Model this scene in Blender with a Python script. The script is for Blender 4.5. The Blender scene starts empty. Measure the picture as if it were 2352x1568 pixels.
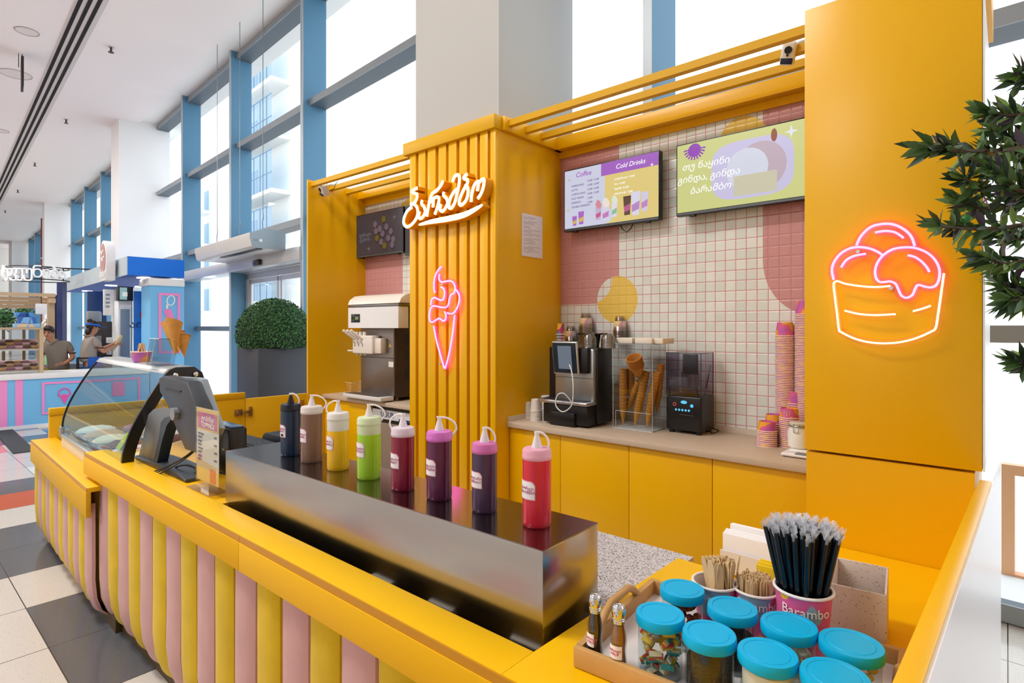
import bpy, bmesh, math, random
from mathutils import Vector, Matrix
random.seed(7)
SC = bpy.context.scene
COL = SC.collection
R = math.radians
# ---------------------------------------------------------------- camera, sky, exposure
H, FPX, CX, V0 = 1.6, 1300.0, 1176.0, 750.0        # eye height (m), focal length and horizon in pixels of the 2352x1568 frame
YAW = math.atan2(1300, 1486)                        # the kiosk's back wall runs along world X
cam_d = bpy.data.cameras.new('camera'); cam = bpy.data.objects.new('camera', cam_d); COL.objects.link(cam)
cam.location = (0, 0, H); cam.rotation_euler = (R(90), 0, YAW)
cam_d.sensor_width = 36; cam_d.lens = FPX / 2352 * 36; cam_d.shift_y = -34 / 2352
cam_d.clip_start = 0.05; cam_d.clip_end = 300
SC.camera = cam
W = bpy.data.worlds.new('sky'); SC.world = W; W.use_nodes = True
bg = W.node_tree.nodes['Background']; bg.inputs[0].default_value = (0.93, 0.965, 1.0, 1); bg.inputs[1].default_value = 1.35
vs = SC.view_settings; vs.view_transform = 'Standard'; vs.look = 'None'; vs.exposure = 0.85; vs.gamma = 1; vs.use_curve_mapping = False
SPOTW = 260                                         # watts of each added spot, without fixture, washing the bay sides
LAMP = 150                                          # watts of each unseen fill light added over the hall
SC.cycles.max_bounces = 10; SC.cycles.transparent_max_bounces = 24; SC.cycles.caustics_reflective = False; SC.cycles.caustics_refractive = False
SC.cycles.sample_clamp_indirect = 6

# ---------------------------------------------------------------- helpers
def lin(h):
    h = h.lstrip('#'); o = []
    for i in (0, 2, 4):
        c = int(h[i:i+2], 16) / 255
        o.append(c / 12.92 if c <= .04045 else ((c + .055) / 1.055) ** 2.4)
    return (*o, 1)
MATS = {}
def M(col, rough=.5, metal=0, spec=.5, coat=0, emit=0, trans=0, alpha=1, noise=0, nscale=8, bump=0, bscale=60, sheen=0, ior=1.45):
    k = (col, rough, metal, spec, coat, emit, trans, alpha, noise, nscale, bump, bscale, sheen, ior)
    if k in MATS: return MATS[k]
    m = bpy.data.materials.new('mat_%s_%d' % (col.strip('#'), len(MATS))); m.use_nodes = True
    nt = m.node_tree; b = nt.nodes['Principled BSDF']; I = b.inputs
    I['Base Color'].default_value = lin(col); I['Roughness'].default_value = rough; I['Metallic'].default_value = metal
    I['Specular IOR Level'].default_value = spec; I['Coat Weight'].default_value = coat; I['IOR'].default_value = ior
    I['Transmission Weight'].default_value = trans; I['Alpha'].default_value = alpha; I['Sheen Weight'].default_value = sheen
    if emit: I['Emission Color'].default_value = lin(col); I['Emission Strength'].default_value = emit
    tc = nt.nodes.new('ShaderNodeTexCoord')
    if noise:
        n = nt.nodes.new('ShaderNodeTexNoise'); n.inputs['Scale'].default_value = nscale; n.inputs['Detail'].default_value = 4
        nt.links.new(tc.outputs['Object'], n.inputs['Vector'])
        mx = nt.nodes.new('ShaderNodeMixRGB'); c = lin(col)
        mx.inputs[1].default_value = (*[v * (1 - noise) for v in c[:3]], 1); mx.inputs[2].default_value = (*[min(1, v * (1 + noise)) for v in c[:3]], 1)
        nt.links.new(n.outputs['Fac'], mx.inputs[0]); nt.links.new(mx.outputs[0], I['Base Color'])
    if bump:
        n = nt.nodes.new('ShaderNodeTexNoise'); n.inputs['Scale'].default_value = bscale
        nt.links.new(tc.outputs['Object'], n.inputs['Vector'])
        bp = nt.nodes.new('ShaderNodeBump'); bp.inputs['Strength'].default_value = bump; bp.inputs['Distance'].default_value = .01
        nt.links.new(n.outputs['Fac'], bp.inputs['Height']); nt.links.new(bp.outputs[0], I['Normal'])
    MATS[k] = m; return m
def GLASS(tint='#ffffff', refl=.08, rough=.02):          # thin clear sheet: mostly see-through, a little mirror
    k = ('glass', tint, refl, rough)
    if k in MATS: return MATS[k]
    m = bpy.data.materials.new('glass_%d' % len(MATS)); m.use_nodes = True; nt = m.node_tree; nt.nodes.clear()
    o = nt.nodes.new('ShaderNodeOutputMaterial'); mx = nt.nodes.new('ShaderNodeMixShader')
    t = nt.nodes.new('ShaderNodeBsdfTransparent'); t.inputs[0].default_value = lin(tint)
    g = nt.nodes.new('ShaderNodeBsdfGlossy'); g.inputs['Roughness'].default_value = rough
    lw = nt.nodes.new('ShaderNodeLayerWeight'); pw = nt.nodes.new('ShaderNodeMath'); pw.operation = 'POWER'; pw.inputs[1].default_value = 5
    ad = nt.nodes.new('ShaderNodeMath'); ad.operation = 'MULTIPLY_ADD'; ad.inputs[1].default_value = .6; ad.inputs[2].default_value = refl; ad.use_clamp = True
    nt.links.new(lw.outputs['Facing'], pw.inputs[0]); nt.links.new(pw.outputs[0], ad.inputs[0]); nt.links.new(ad.outputs[0], mx.inputs[0])
    nt.links.new(t.outputs[0], mx.inputs[1]); nt.links.new(g.outputs[0], mx.inputs[2]); nt.links.new(mx.outputs[0], o.inputs[0])
    MATS[k] = m; return m
def ZUP(ax):
    ax = Vector(ax).normalized(); return ax.to_track_quat('Z', 'Y').to_matrix()
class MB:
    """collects shapes into ONE mesh object"""
    def __init__(s): s.b = bmesh.new(); s.mi = 0
    def _xf(s, vs, mat):
        if mat is not None: bmesh.ops.transform(s.b, matrix=mat, verts=vs)
    def _mark(s, n0):
        s.b.faces.ensure_lookup_table()
        for f in s.b.faces[n0:]: f.material_index = s.mi
    def box(s, x0, x1, y0, y1, z0, z1, bev=0, seg=2, mat=None):
        n0 = len(s.b.faces)
        x0, x1 = sorted((x0, x1)); y0, y1 = sorted((y0, y1)); z0, z1 = sorted((z0, z1))
        vs = [s.b.verts.new((x, y, z)) for x in (x0, x1) for y in (y0, y1) for z in (z0, z1)]
        fs = [s.b.faces.new([vs[i] for i in q]) for q in ((0,1,3,2),(4,6,7,5),(0,4,5,1),(2,3,7,6),(0,2,6,4),(1,5,7,3))]
        if bev:
            bev = min(bev, .49 * min(x1-x0, y1-y0, z1-z0))
            es = list({e for f in fs for e in f.edges})
            r = bmesh.ops.bevel(s.b, geom=es, offset=bev, segments=seg, affect='EDGES', profile=.5)
            vs = list({v for f in r['faces'] for v in f.verts} | {v for v in vs if v.is_valid})
        s._xf(vs, mat); s._mark(n0); return s
    def poly(s, pts, mat=None):
        n0 = len(s.b.faces); vs = [s.b.verts.new(p) for p in pts]; s.b.faces.new(vs); s._xf(vs, mat); s._mark(n0); return s
    def prism(s, pts, lo, hi, ax='y', mat=None, bev=0):
        """2-D outline extruded along ax: ax='y' outline (x,z); 'z' outline (x,y); 'x' outline (y,z)"""
        n0 = len(s.b.faces)
        P = {'y': lambda a, b, t: (a, t, b), 'z': lambda a, b, t: (a, b, t), 'x': lambda a, b, t: (t, a, b)}[ax]
        A = [s.b.verts.new(P(a, b, lo)) for a, b in pts]; B = [s.b.verts.new(P(a, b, hi)) for a, b in pts]; n = len(pts)
        fs = [s.b.faces.new(A[::-1]), s.b.faces.new(B)] + [s.b.faces.new((A[i], A[(i+1) % n], B[(i+1) % n], B[i])) for i in range(n)]
        vs = A + B
        if bev:
            es = list({e for f in fs[:2] for e in f.edges})
            r = bmesh.ops.bevel(s.b, geom=es, offset=bev, segments=2, affect='EDGES', profile=.5)
            vs = list({v for f in r['faces'] for v in f.verts} | {v for v in vs if v.is_valid})
        s._xf(vs, mat); s._mark(n0); return s
    def lathe(s, prof, seg=24, c=(0, 0, 0), mat=None, sx=1, sy=1, cap=True):
        n0 = len(s.b.faces); rings = []; allv = []
        for r, z in prof:
            ring = [s.b.verts.new((c[0] + max(r, 1e-5) * sx * math.cos(2*math.pi*i/seg), c[1] + max(r, 1e-5) * sy * math.sin(2*math.pi*i/seg), c[2] + z)) for i in range(seg)]
            rings.append(ring); allv += ring
        for a, b in zip(rings, rings[1:]):
            for i in range(seg): s.b.faces.new((a[i], a[(i+1) % seg], b[(i+1) % seg], b[i]))
        if cap:
            s.b.faces.new(rings[0][::-1]); s.b.faces.new(rings[-1])
        s._xf(allv, mat); s._mark(n0); return s
    def cyl(s, p0, p1, r0, r1=None, seg=16):
        p0, p1 = Vector(p0), Vector(p1); L = (p1 - p0).length
        if L < 1e-6: return s
        m = Matrix.Translation(p0) @ ZUP(p1 - p0).to_4x4()
        return s.lathe([(r0, 0), (r0 if r1 is None else r1, L)], seg, mat=m)
    def tube(s, pts, r, seg=8, closed=False, flat=1):
        n0 = len(s.b.faces); pts = [Vector(p) for p in pts]; n = len(pts); rings = []; prev = None
        rr = r if isinstance(r, (list, tuple)) else [r] * n
        for i, p in enumerate(pts):
            a = pts[(i-1) % n] if closed or i > 0 else p; b = pts[(i+1) % n] if closed or i < n-1 else p
            t = (b - a).normalized() if (b - a).length > 1e-9 else Vector((0, 0, 1))
            if prev is None:
                up = Vector((0, 0, 1)) if abs(t.z) < .9 else Vector((0, 1, 0))
                x = t.cross(up).normalized()
            else:
                x = prev - t * prev.dot(t); x = x.normalized() if x.length > 1e-6 else prev
            prev = x; y = t.cross(x)
            rings.append([s.b.verts.new(p + x * math.cos(2*math.pi*k/seg) * rr[i] + y * math.sin(2*math.pi*k/seg) * rr[i] * flat) for k in range(seg)])
        for i in range(n if closed else n - 1):
            a, b = rings[i], rings[(i+1) % n]
            for k in range(seg): s.b.faces.new((a[k], a[(k+1) % seg], b[(k+1) % seg], b[k]))
        if not closed:
            s.b.faces.new(rings[0][::-1]); s.b.faces.new(rings[-1])
        s._mark(n0); return s
    def ball(s, c, r, sx=1, sy=1, sz=1, u=16, v=10, mat=None):
        n0 = len(s.b.faces)
        m = Matrix.Translation(c) @ (mat if mat is not None else Matrix.Identity(4)) @ Matrix.Diagonal((r*sx, r*sy, r*sz, 1))
        bmesh.ops.create_uvsphere(s.b, u_segments=u, v_segments=v, radius=1, matrix=m); s._mark(n0); return s
    def ico(s, c, r, sub=2, mat=None, sx=1, sy=1, sz=1):
        n0 = len(s.b.faces)
        m = Matrix.Translation(c) @ (mat if mat is not None else Matrix.Identity(4)) @ Matrix.Diagonal((r*sx, r*sy, r*sz, 1))
        bmesh.ops.create_icosphere(s.b, subdivisions=sub, radius=1, matrix=m); s._mark(n0); return s
    def build(s, name, mats, parent=None, smooth=True, mtx=None):
        me = bpy.data.meshes.new(name); bmesh.ops.recalc_face_normals(s.b, faces=s.b.faces); s.b.to_mesh(me); s.b.free()
        for m in (mats if isinstance(mats, (list, tuple)) else [mats]): me.materials.append(m)
        return link(name, me, parent, mtx, smooth)
def link(name, me, parent=None, mtx=None, smooth=True):
    o = bpy.data.objects.new(name, me); COL.objects.link(o)
    if smooth and me.polygons:
        me.polygons.foreach_set('use_smooth', [True] * len(me.polygons)); me.set_sharp_from_angle(angle=R(38))
    if parent is not None: o.parent = parent
    if mtx is not None: o.matrix_local = mtx
    return o
def tag(o, label, cat, group=None, kind=None):
    o['label'] = label; o['category'] = cat
    if group: o['group'] = group
    if kind: o['kind'] = kind
    return o
def struct(o): o['kind'] = 'structure'; return o
def thing(name, label, cat, mtx, group=None):
    o = bpy.data.objects.new(name, None); COL.objects.link(o); o.matrix_world = mtx; o.empty_display_size = .1
    return tag(o, label, cat, group)
def dup(root, mtx, label=None, group=None):
    r = root.copy(); COL.objects.link(r); r.matrix_world = mtx
    if label: r['label'] = label
    if group: r['group'] = group
    for ch in list(root.children):
        c = ch.copy(); COL.objects.link(c); c.parent = r
        for g in list(ch.children):
            d = g.copy(); COL.objects.link(d); d.parent = c
    return r
def T(x=0, y=0, z=0): return Matrix.Translation((x, y, z))
def RZ(a): return Matrix.Rotation(a, 4, 'Z')
def RX(a): return Matrix.Rotation(a, 4, 'X')
def RY(a): return Matrix.Rotation(a, 4, 'Y')
CY_, SY_ = math.cos(YAW), math.sin(YAW)
def P2(x, y): return (x * CY_ - y * SY_, x * SY_ + y * CY_)
def ray(u, v): x, y = P2((u - CX) / FPX, 1); return Vector((x, y, (V0 - v) / FPX))
def pY(u, v, Y): d = ray(u, v); return Vector((d.x * Y, d.y * Y, H + d.z * Y))
def pz(u, v, z): d = ray(u, v); t = (z - H) / d.z; return Vector((d.x * t, d.y * t, z))
class Fr:
    """plan frame: local x runs along a wall to the right, local y into the wall, z up"""
    def __init__(s, o, e):
        s.o = Vector((o[0], o[1])); s.e = Vector((e[0], e[1])).normalized(); s.i = Vector((-s.e.y, s.e.x))
    def w(s, x, y, z=0): p = s.o + s.e * x + s.i * y; return Vector((p.x, p.y, z))
    def at(s, x, y, z=0, rz=0): return T(*s.w(x, y, z)) @ RZ(math.atan2(s.e.y, s.e.x) + rz)
    def loc(s, p): d = Vector((p[0], p[1])) - s.o; return d.dot(s.e), d.dot(s.i)
    def px(s, u, v, y=0):                       # pixel -> (x, z) on the plane local y
        d = ray(u, v); k = (s.o.dot(s.i) + y) / (d.x * s.i.x + d.y * s.i.y); p = d * k
        return (Vector((p.x, p.y)) - s.o).dot(s.e), H + p.z
    def sx(s, u, y=0): return s.px(u, V0, y)[0]
    def zz(s, u, v, y=0): return s.px(u, v, y)[1]
    def yu(s, u, x):                            # depth at which column u crosses local x
        d = ray(u, V0); a = s.o + s.e * x
        return (d.x * a.y - d.y * a.x) / (d.y * s.i.x - d.x * s.i.y)
def vp(x): return P2((CX - x) / FPX, -1)           # wall direction with vanishing point at column x
TEXTS = []
def text(body, size, mat, parent, mtx, ext=.0006, name='lettering', align='CENTER', xs=1, shear=0):
    c = bpy.data.curves.new('txt', 'FONT'); c.body = body; c.size = size; c.extrude = ext; c.align_x = align; c.align_y = 'CENTER'; c.shear = shear
    c.resolution_u = 3
    o = bpy.data.objects.new('txt', c); COL.objects.link(o)
    dg = bpy.context.evaluated_depsgraph_get(); me = bpy.data.meshes.new_from_object(o.evaluated_get(dg))
    bpy.data.objects.remove(o); bpy.data.curves.remove(c)
    if xs != 1: me.transform(Matrix.Diagonal((xs, 1, 1, 1)))
    me.materials.clear(); me.materials.append(mat); me.name = name
    return link(name, me, parent, mtx, smooth=False)
UP = RX(R(90))                                    # text / flat art standing upright facing local -y
def smooth_pts(P, n=6, closed=False):             # Catmull-Rom through points
    P = [Vector(p) for p in P]; o = []; m = len(P)
    for i in range(m if closed else m - 1):
        a = P[(i-1) % m] if closed or i > 0 else P[i]; b = P[i]; c = P[(i+1) % m]; d = P[(i+2) % m] if closed or i < m-2 else P[i+1]
        for k in range(n):
            t = k / n
            o.append(.5 * ((2*b) + (c-a)*t + (2*a-5*b+4*c-d)*t*t + (3*b-a-3*c+d)*t**3))
    if not closed: o.append(P[-1])
    return o
K = Fr(P2(-.119, 4.08), vp(-310))                   # pillar front right corner, right bay
L = Fr(P2(-.858, 4.74), vp(-380))                   # left bay
C = Fr((0, 0), vp(-345))                          # raised front counter
D = Fr((0, 0), vp(-227))                          # lower front counter and freezer
FA = Fr(P2(-2.85, 8.52), vp(-150))                  # glazed facade
Q = Fr(P2(.97, 1.865), vp(-307))                    # right tower and return counter
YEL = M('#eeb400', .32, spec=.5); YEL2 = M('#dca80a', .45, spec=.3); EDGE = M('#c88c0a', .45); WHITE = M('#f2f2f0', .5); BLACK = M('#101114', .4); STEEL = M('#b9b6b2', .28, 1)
CHROME = M('#d8dadc', .12, 1); DGREY = M('#33363a', .45); LGREY = M('#b9bec2', .5)
# ================================================================ SETTING
ZC = 6.55
# ---- floor: pale terrazzo tiles with dark, blue, orange and pink ones
def floor_mat():
    m = bpy.data.materials.new('floor_tiles'); m.use_nodes = True; nt = m.node_tree; b = nt.nodes['Principled BSDF']
    N = nt.nodes.new; Lk = nt.links.new
    tc = N('ShaderNodeTexCoord'); mp = N('ShaderNodeMapping'); mp.inputs['Scale'].default_value = (1/.6,)*3
    Lk(tc.outputs['Object'], mp.inputs[0])
    fl = N('ShaderNodeVectorMath'); fl.operation = 'FLOOR'; Lk(mp.outputs[0], fl.inputs[0])
    wn = N('ShaderNodeTexWhiteNoise'); wn.noise_dimensions = '2D'; Lk(fl.outputs[0], wn.inputs[0])
    cr = N('ShaderNodeValToRGB'); cr.color_ramp.interpolation = 'CONSTANT'; E = cr.color_ramp.elements
    E[0].position = 0; E[0].color = lin('#cbc6bf'); E[1].position = .62; E[1].color = lin('#5b5d62')
    for p, c in ((.76, '#c0562f'), (.84, '#e3e0dc'), (.9, '#3f6f9e'), (.96, '#d98a86')):
        e = E.new(p); e.color = lin(c)
    Lk(wn.outputs['Value'], cr.inputs[0])
    no = N('ShaderNodeTexNoise'); no.inputs['Scale'].default_value = 90; no.inputs['Detail'].default_value = 2; Lk(tc.outputs['Object'], no.inputs[0])
    r2 = N('ShaderNodeValToRGB'); r2.color_ramp.elements[0].position = .3; r2.color_ramp.elements[0].color = (.7, .68, .66, 1); r2.color_ramp.elements[1].position = .45; r2.color_ramp.elements[1].color = (1, 1, 1, 1)
    Lk(no.outputs['Fac'], r2.inputs[0])
    mu = N('ShaderNodeMixRGB'); mu.blend_type = 'MULTIPLY'; mu.inputs[0].default_value = .5; Lk(cr.outputs[0], mu.inputs[1]); Lk(r2.outputs[0], mu.inputs[2])
    fr = N('ShaderNodeVectorMath'); fr.operation = 'FRACTION'; Lk(mp.outputs[0], fr.inputs[0])
    sp = N('ShaderNodeSeparateXYZ'); Lk(fr.outputs[0], sp.inputs[0])
    mn = N('ShaderNodeMath'); mn.operation = 'MINIMUM'; Lk(sp.outputs[0], mn.inputs[0]); Lk(sp.outputs[1], mn.inputs[1])
    lt = N('ShaderNodeMath'); lt.operation = 'LESS_THAN'; lt.inputs[1].default_value = .009; Lk(mn.outputs[0], lt.inputs[0])
    mg = N('ShaderNodeMixRGB'); mg.inputs[2].default_value = lin('#3a3835'); Lk(lt.outputs[0], mg.inputs[0]); Lk(mu.outputs[0], mg.inputs[1])
    Lk(mg.outputs[0], b.inputs['Base Color']); b.inputs['Roughness'].default_value = .16
    return m
fw = [FA.w(-40, .1), FA.w(16, .1), FA.w(16, -14), FA.w(-40, -14)]
mb = MB(); mb.prism([(p.x, p.y) for p in fw], -.1, 0, 'z'); struct(mb.build('floor', floor_mat()))
# ---- ceiling: perforated panels ending short of the facade, white strip beyond
def ceil_mat():
    m = bpy.data.materials.new('perforated_panel'); m.use_nodes = True; nt = m.node_tree; b = nt.nodes['Principled BSDF']
    N = nt.nodes.new; Lk = nt.links.new
    tc = N('ShaderNodeTexCoord'); vo = N('ShaderNodeTexVoronoi'); vo.inputs['Scale'].default_value = 17; vo.inputs['Randomness'].default_value = 0
    mp = N('ShaderNodeMapping'); mp.inputs['Rotation'].default_value = (0, 0, R(45)); Lk(tc.outputs['Object'], mp.inputs[0]); Lk(mp.outputs[0], vo.inputs['Vector'])
    lt = N('ShaderNodeMath'); lt.operation = 'LESS_THAN'; lt.inputs[1].default_value = .24; Lk(vo.outputs['Distance'], lt.inputs[0])
    mx = N('ShaderNodeMixRGB'); mx.inputs[1].default_value = lin('#f8f0ee'); mx.inputs[2].default_value = lin('#c4b2b0'); Lk(lt.outputs[0], mx.inputs[0])
    Lk(mx.outputs[0], b.inputs['Base Color']); b.inputs['Roughness'].default_value = .6
    return m
mb = MB(); q = [FA.w(-40, -.6), FA.w(16, -.6), FA.w(16, -14), FA.w(-40, -14)]
mb.prism([(p.x, p.y) for p in q], ZC, ZC + .2, 'z'); struct(mb.build('ceiling', ceil_mat()))
mb = MB(); mb.box(-40, 16, -.6, .4, 6.62, 6.8); struct(mb.build('trim_1', M('#f6f4f0', .6), mtx=FA.at(0, 0)))
# far end wall of the hall and wall over the deep windows
mb = MB(); mb.box(-40.3, -40, -14, .4, 0, 6.8); struct(mb.build('wall_far', M('#f1f1ee', .6), mtx=FA.at(0, 0)))
struct(MB().box(-40, 16, -14.3, -14, 0, 6.8).build('wall_back', M('#dcd8d4', .6), mtx=FA.at(0, 0)))
struct(MB().box(16, 16.3, -14, .4, 0, 6.8).build('wall_right', M('#e4e1dd', .6), mtx=FA.at(0, 0)))
def lamp(x, y, z, sx, sy, e, rot=(0, 0, 0), col=(1, .97, .93)):
    l = bpy.data.lights.new('hall_fill_light', 'AREA'); l.shape = 'RECTANGLE'; l.size = sx; l.size_y = sy; l.energy = e; l.color = col
    o = bpy.data.objects.new('hall_fill_light', l); COL.objects.link(o); o.matrix_world = FA.at(x, y, z) @ Matrix.LocRotScale(None, __import__('mathutils').Euler(rot), None); return o
for i in range(3):                                  # unseen area lights added under the ceiling as hall fill
    for y in (-5, -10.5): lamp(-16 + 10 * i, y, 6.5, 3, .8, LAMP)
# ---- columns between the bays of the facade
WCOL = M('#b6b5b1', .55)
def column(name, x0, x1, y0, y1):
    mb = MB(); mb.box(x0, x1, y0, y1, 0, 6.62); o = struct(mb.build(name, WCOL, mtx=FA.at(0, 0))); return o
# the column that rises out of the yellow pillar
cx0, cx1 = K.sx(955, .04), -.004
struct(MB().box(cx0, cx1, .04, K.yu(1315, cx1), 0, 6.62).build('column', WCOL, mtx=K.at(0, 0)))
yf = -.6
def col_px(name, ul, uc, ur):                      # ul..uc front face, uc..ur right side face
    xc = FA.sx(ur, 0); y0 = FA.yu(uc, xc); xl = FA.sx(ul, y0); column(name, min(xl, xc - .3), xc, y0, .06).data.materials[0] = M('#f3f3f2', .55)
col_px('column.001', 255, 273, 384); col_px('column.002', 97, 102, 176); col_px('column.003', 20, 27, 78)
# ---- facade: deep blue fins, transoms, panes
FIN = M('#5788a8', .5); FINE = M('#a9b1b6', .4, .3); TRS = M('#8e969c', .45, .2); TRD = M('#54606a', .5)
pitch = 2.87; ks = [k for k in range(-12, 4)]
n = 2
for k in ks:
    x = pitch * k - .0
    o = MB().box(x - .035, x + .035, -.32, .04, 0, 6.62).build('trim_%d' % n, FIN, mtx=FA.at(0, 0)); struct(o)
    e = MB().box(x - .036, x + .036, -.332, -.32, 0, 6.62).build('trim_edge', FINE, o); n += 1
for z in (.06, 1.56, 3.2, 4.9, 6.53):
    d = .05 if z < 2 else .22
    o = MB().box(-37, 12, -d, .03, z - .045, z + .045).build('trim_%d' % n, TRD, mtx=FA.at(0, 0)); struct(o)
    MB().box(-37, 12, -d - .012, -d, z - .047, z + .047).build('trim_edge', TRS, o); n += 1
PANE = GLASS('#f2faff', .03)
w = 1
for k in ks[:-1]:
    x0, x1 = pitch * k + .035, pitch * (k + 1) - .035
    for a, b in ((.1, 1.51), (1.6, 3.15), (3.25, 4.85), (4.95, 6.48)):
        if k == -1 and a < 2: continue              # the doorway
        o = MB().poly([(x0, .01, a), (x1, .01, a), (x1, .01, b), (x0, .01, b)]).build('window_%d' % w, PANE, mtx=FA.at(0, 0)); struct(o); w += 1
# ---- automatic glass door
AL = M('#c4c8cc', .35, .4)
x0, x1 = -2.835, -.035
do = MB()
do.box(x0, x0 + .13, -.06, .03, 0, 2.55); do.box(x1 - .13, x1, -.06, .03, 0, 2.55); do.box(x0, x1, -.06, .03, 2.47, 2.58)
do = struct(do.build('door_1', AL, mtx=FA.at(0, 0)))
for xa, xb in ((x0 + .13, -1.46), (-1.4, x1 - .13)):
    f = MB()
    for q in ((xa, xa + .07, .05, 2.45), (xb - .07, xb, .05, 2.45), (xa, xb, 2.38, 2.46), (xa, xb, .02, .1)): f.box(q[0], q[1], -.04, .0, q[2], q[3])
    f = f.build('door_leaf', AL, do)
    MB().poly([(xa + .07, -.02, .1), (xb - .07, -.02, .1), (xb - .07, -.02, 2.38), (xa + .07, -.02, 2.38)]).build('pane', GLASS('#f4fbff', .05), f)
    MB().box(xa + .07, xa + .3, -.026, -.022, 1.45, 1.65).build('door_sticker', M('#d8785a', .5), f)
hd = MB().box(-5.9, -.02, -.36, -.06, 2.58, 2.78, .01).build('door_header', AL, do)
MB().box(-1.62, -1.36, -.42, -.36, 2.6, 2.7, .02).build('door_sensor', M('#2a2a30', .2), hd)
# ---- ceiling slots (air diffuser), ceiling hatches, sprinklers
def on_ceil(u, v): p = pz(u, v, ZC); return p
a, b = on_ceil(177, 0), on_ceil(2, 405)
d = (b - a).normalized(); sd = Fr((a.x, a.y), (-d.x, -d.y)); ang = math.atan2(d.y, d.x)
dif = thing('linear_diffuser', 'long triple-slot black air diffuser let into the perforated ceiling', 'air diffuser', T(a.x, a.y, ZC) @ RZ(ang))
MB().box(-8, 22, -.34, .02, -.012, -.002).build('frame', M('#d8d0cc', .5), dif)
for i in range(3): MB().box(-8, 22, -.06 - .105*i, -.01 - .105*i, -.02, -.012).build('slot', M('#15110f', .8), dif)
for i, (u, v, lab) in enumerate(((255, 118, 'largest brass sprinkler head under the ceiling'), (152, 284, 'second ceiling sprinkler head, behind the largest one'), (80, 384, 'third ceiling sprinkler head along the row'), (41, 446, 'fourth ceiling sprinkler head along the row'), (12, 493, 'farthest ceiling sprinkler head of the row'))):
    p = on_ceil(u, v - 10)
    t = thing('sprinkler', lab, 'sprinkler', T(p.x, p.y, ZC), 'sprinklers along the ceiling')
    MB().lathe([(.05, -.005), (.05, 0)], 16).build('rose', M('#cfc4bf', .4), t)
    MB().cyl((0, 0, 0), (0, 0, -.09), .018).cyl((0, 0, -.09), (0, 0, -.098), .045).tube([(.02, 0, -.04), (.03, 0, -.07), (.0, 0, -.09)], .006).tube([(-.02, 0, -.04), (-.03, 0, -.07), (0, 0, -.09)], .006).build('head', M('#5a4a3f', .35, .6), t)
for i, (u, v, lab, r) in enumerate(((62, 72, 'upper round access hatch in the ceiling', .16), (36, 170, 'round ceiling hatch beside the hanging black bracket', .25), (2, 300, 'round ceiling hatch cut off by the photo edge', .16))):
    p = on_ceil(u, v)
    h = thing('ceiling_hatch', lab, 'ceiling hatch', T(p.x, p.y, ZC), 'round hatches in the ceiling')
    MB().tube([(r*math.cos(t*.2618), r*math.sin(t*.2618), -.004) for t in range(24)], .007, 6, True).build('rim', M('#a89c98', .5), h)
    MB().lathe([(r, -.004), (r, 0)], 32).build('panel', M('#e8dfdc', .6), h)
p = on_ceil(51, 125)
t = thing('hanging_bracket', 'black hanging sign bracket under the ceiling', 'bracket', T(p.x, p.y, ZC) @ RZ(YAW + .73))
MB().cyl((0, 0, 0), (0, 0, -.1), .008).cyl((-.05, 0, 0), (-.05, 0, -.25), .006).build('rod', M('#4a4440', .4, .8), t)
MB().box(-.02, .02, -.22, .22, -.62, -.1, .01).build('plate', M('#2a2522', .5), t)
# ---- outside: pale apartment blocks with glazed balconies, bright ground
mb = MB(); q = [FA.w(-60, .1), FA.w(30, .1), FA.w(30, 60), FA.w(-60, 60)]
mb.prism([(p.x, p.y) for p in q], -.25, -.15, 'z'); struct(mb.build('ground_outside', M('#e9e7e4', .8)))
def block(x0, x1, y0, y1, h, lab, floors, bal):
    t = thing('apartment_building', lab, 'building', FA.at(x0, y0, -.15))
    MB().box(0, x1 - x0, 0, y1 - y0, 0, h).build('wall', M('#f4f1ea', .8), t)
    for f in range(floors):
        for (bx, bw) in bal:
            z = 3.1 * f + 3.0
            MB().box(bx, bx + bw, -1.1, 0, z, z + .22).build('balcony_slab', M('#e9e6e0', .7), t)
            r = MB().box(bx + .03, bx + bw - .03, -1.08, -1.05, z + 1.1, z + 1.16)
            for q in range(int(bw / .9) + 1): r.box(bx + .03 + q*.9, bx + .08 + q*.9, -1.08, -1.05, z + .2, z + 2.4)
            r.box(bx + .03, bx + bw - .03, -1.08, -1.05, z + 2.35, z + 2.42)
            rl = r.build('balcony_frame', M('#7d97ad', .5), t)
            MB().box(bx + .05, bx + bw - .05, -1.06, -1.055, z + .2, z + 2.35).build('pane', GLASS('#d4e6f4', .12), rl)
            MB().box(bx + .4, bx + 1.5, -.05, .01, z + .2, z + 2.3).build('balcony_door', M('#9db6c6', .4), t)
bx_, by_ = FA.sx(566, 10), FA.sx(684, 10)
block(bx_, by_, 10, 16, 24, 'pale apartment block with glazed balconies seen through the tall windows', 6, ((.3, by_ - bx_ - 1.2),))
block(FA.sx(462, 14), FA.sx(512, 14), 14, 24, 15, 'farther pale apartment block left of the balconied one, outside the glass', 4, ((.6, 2.5),))
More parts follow.
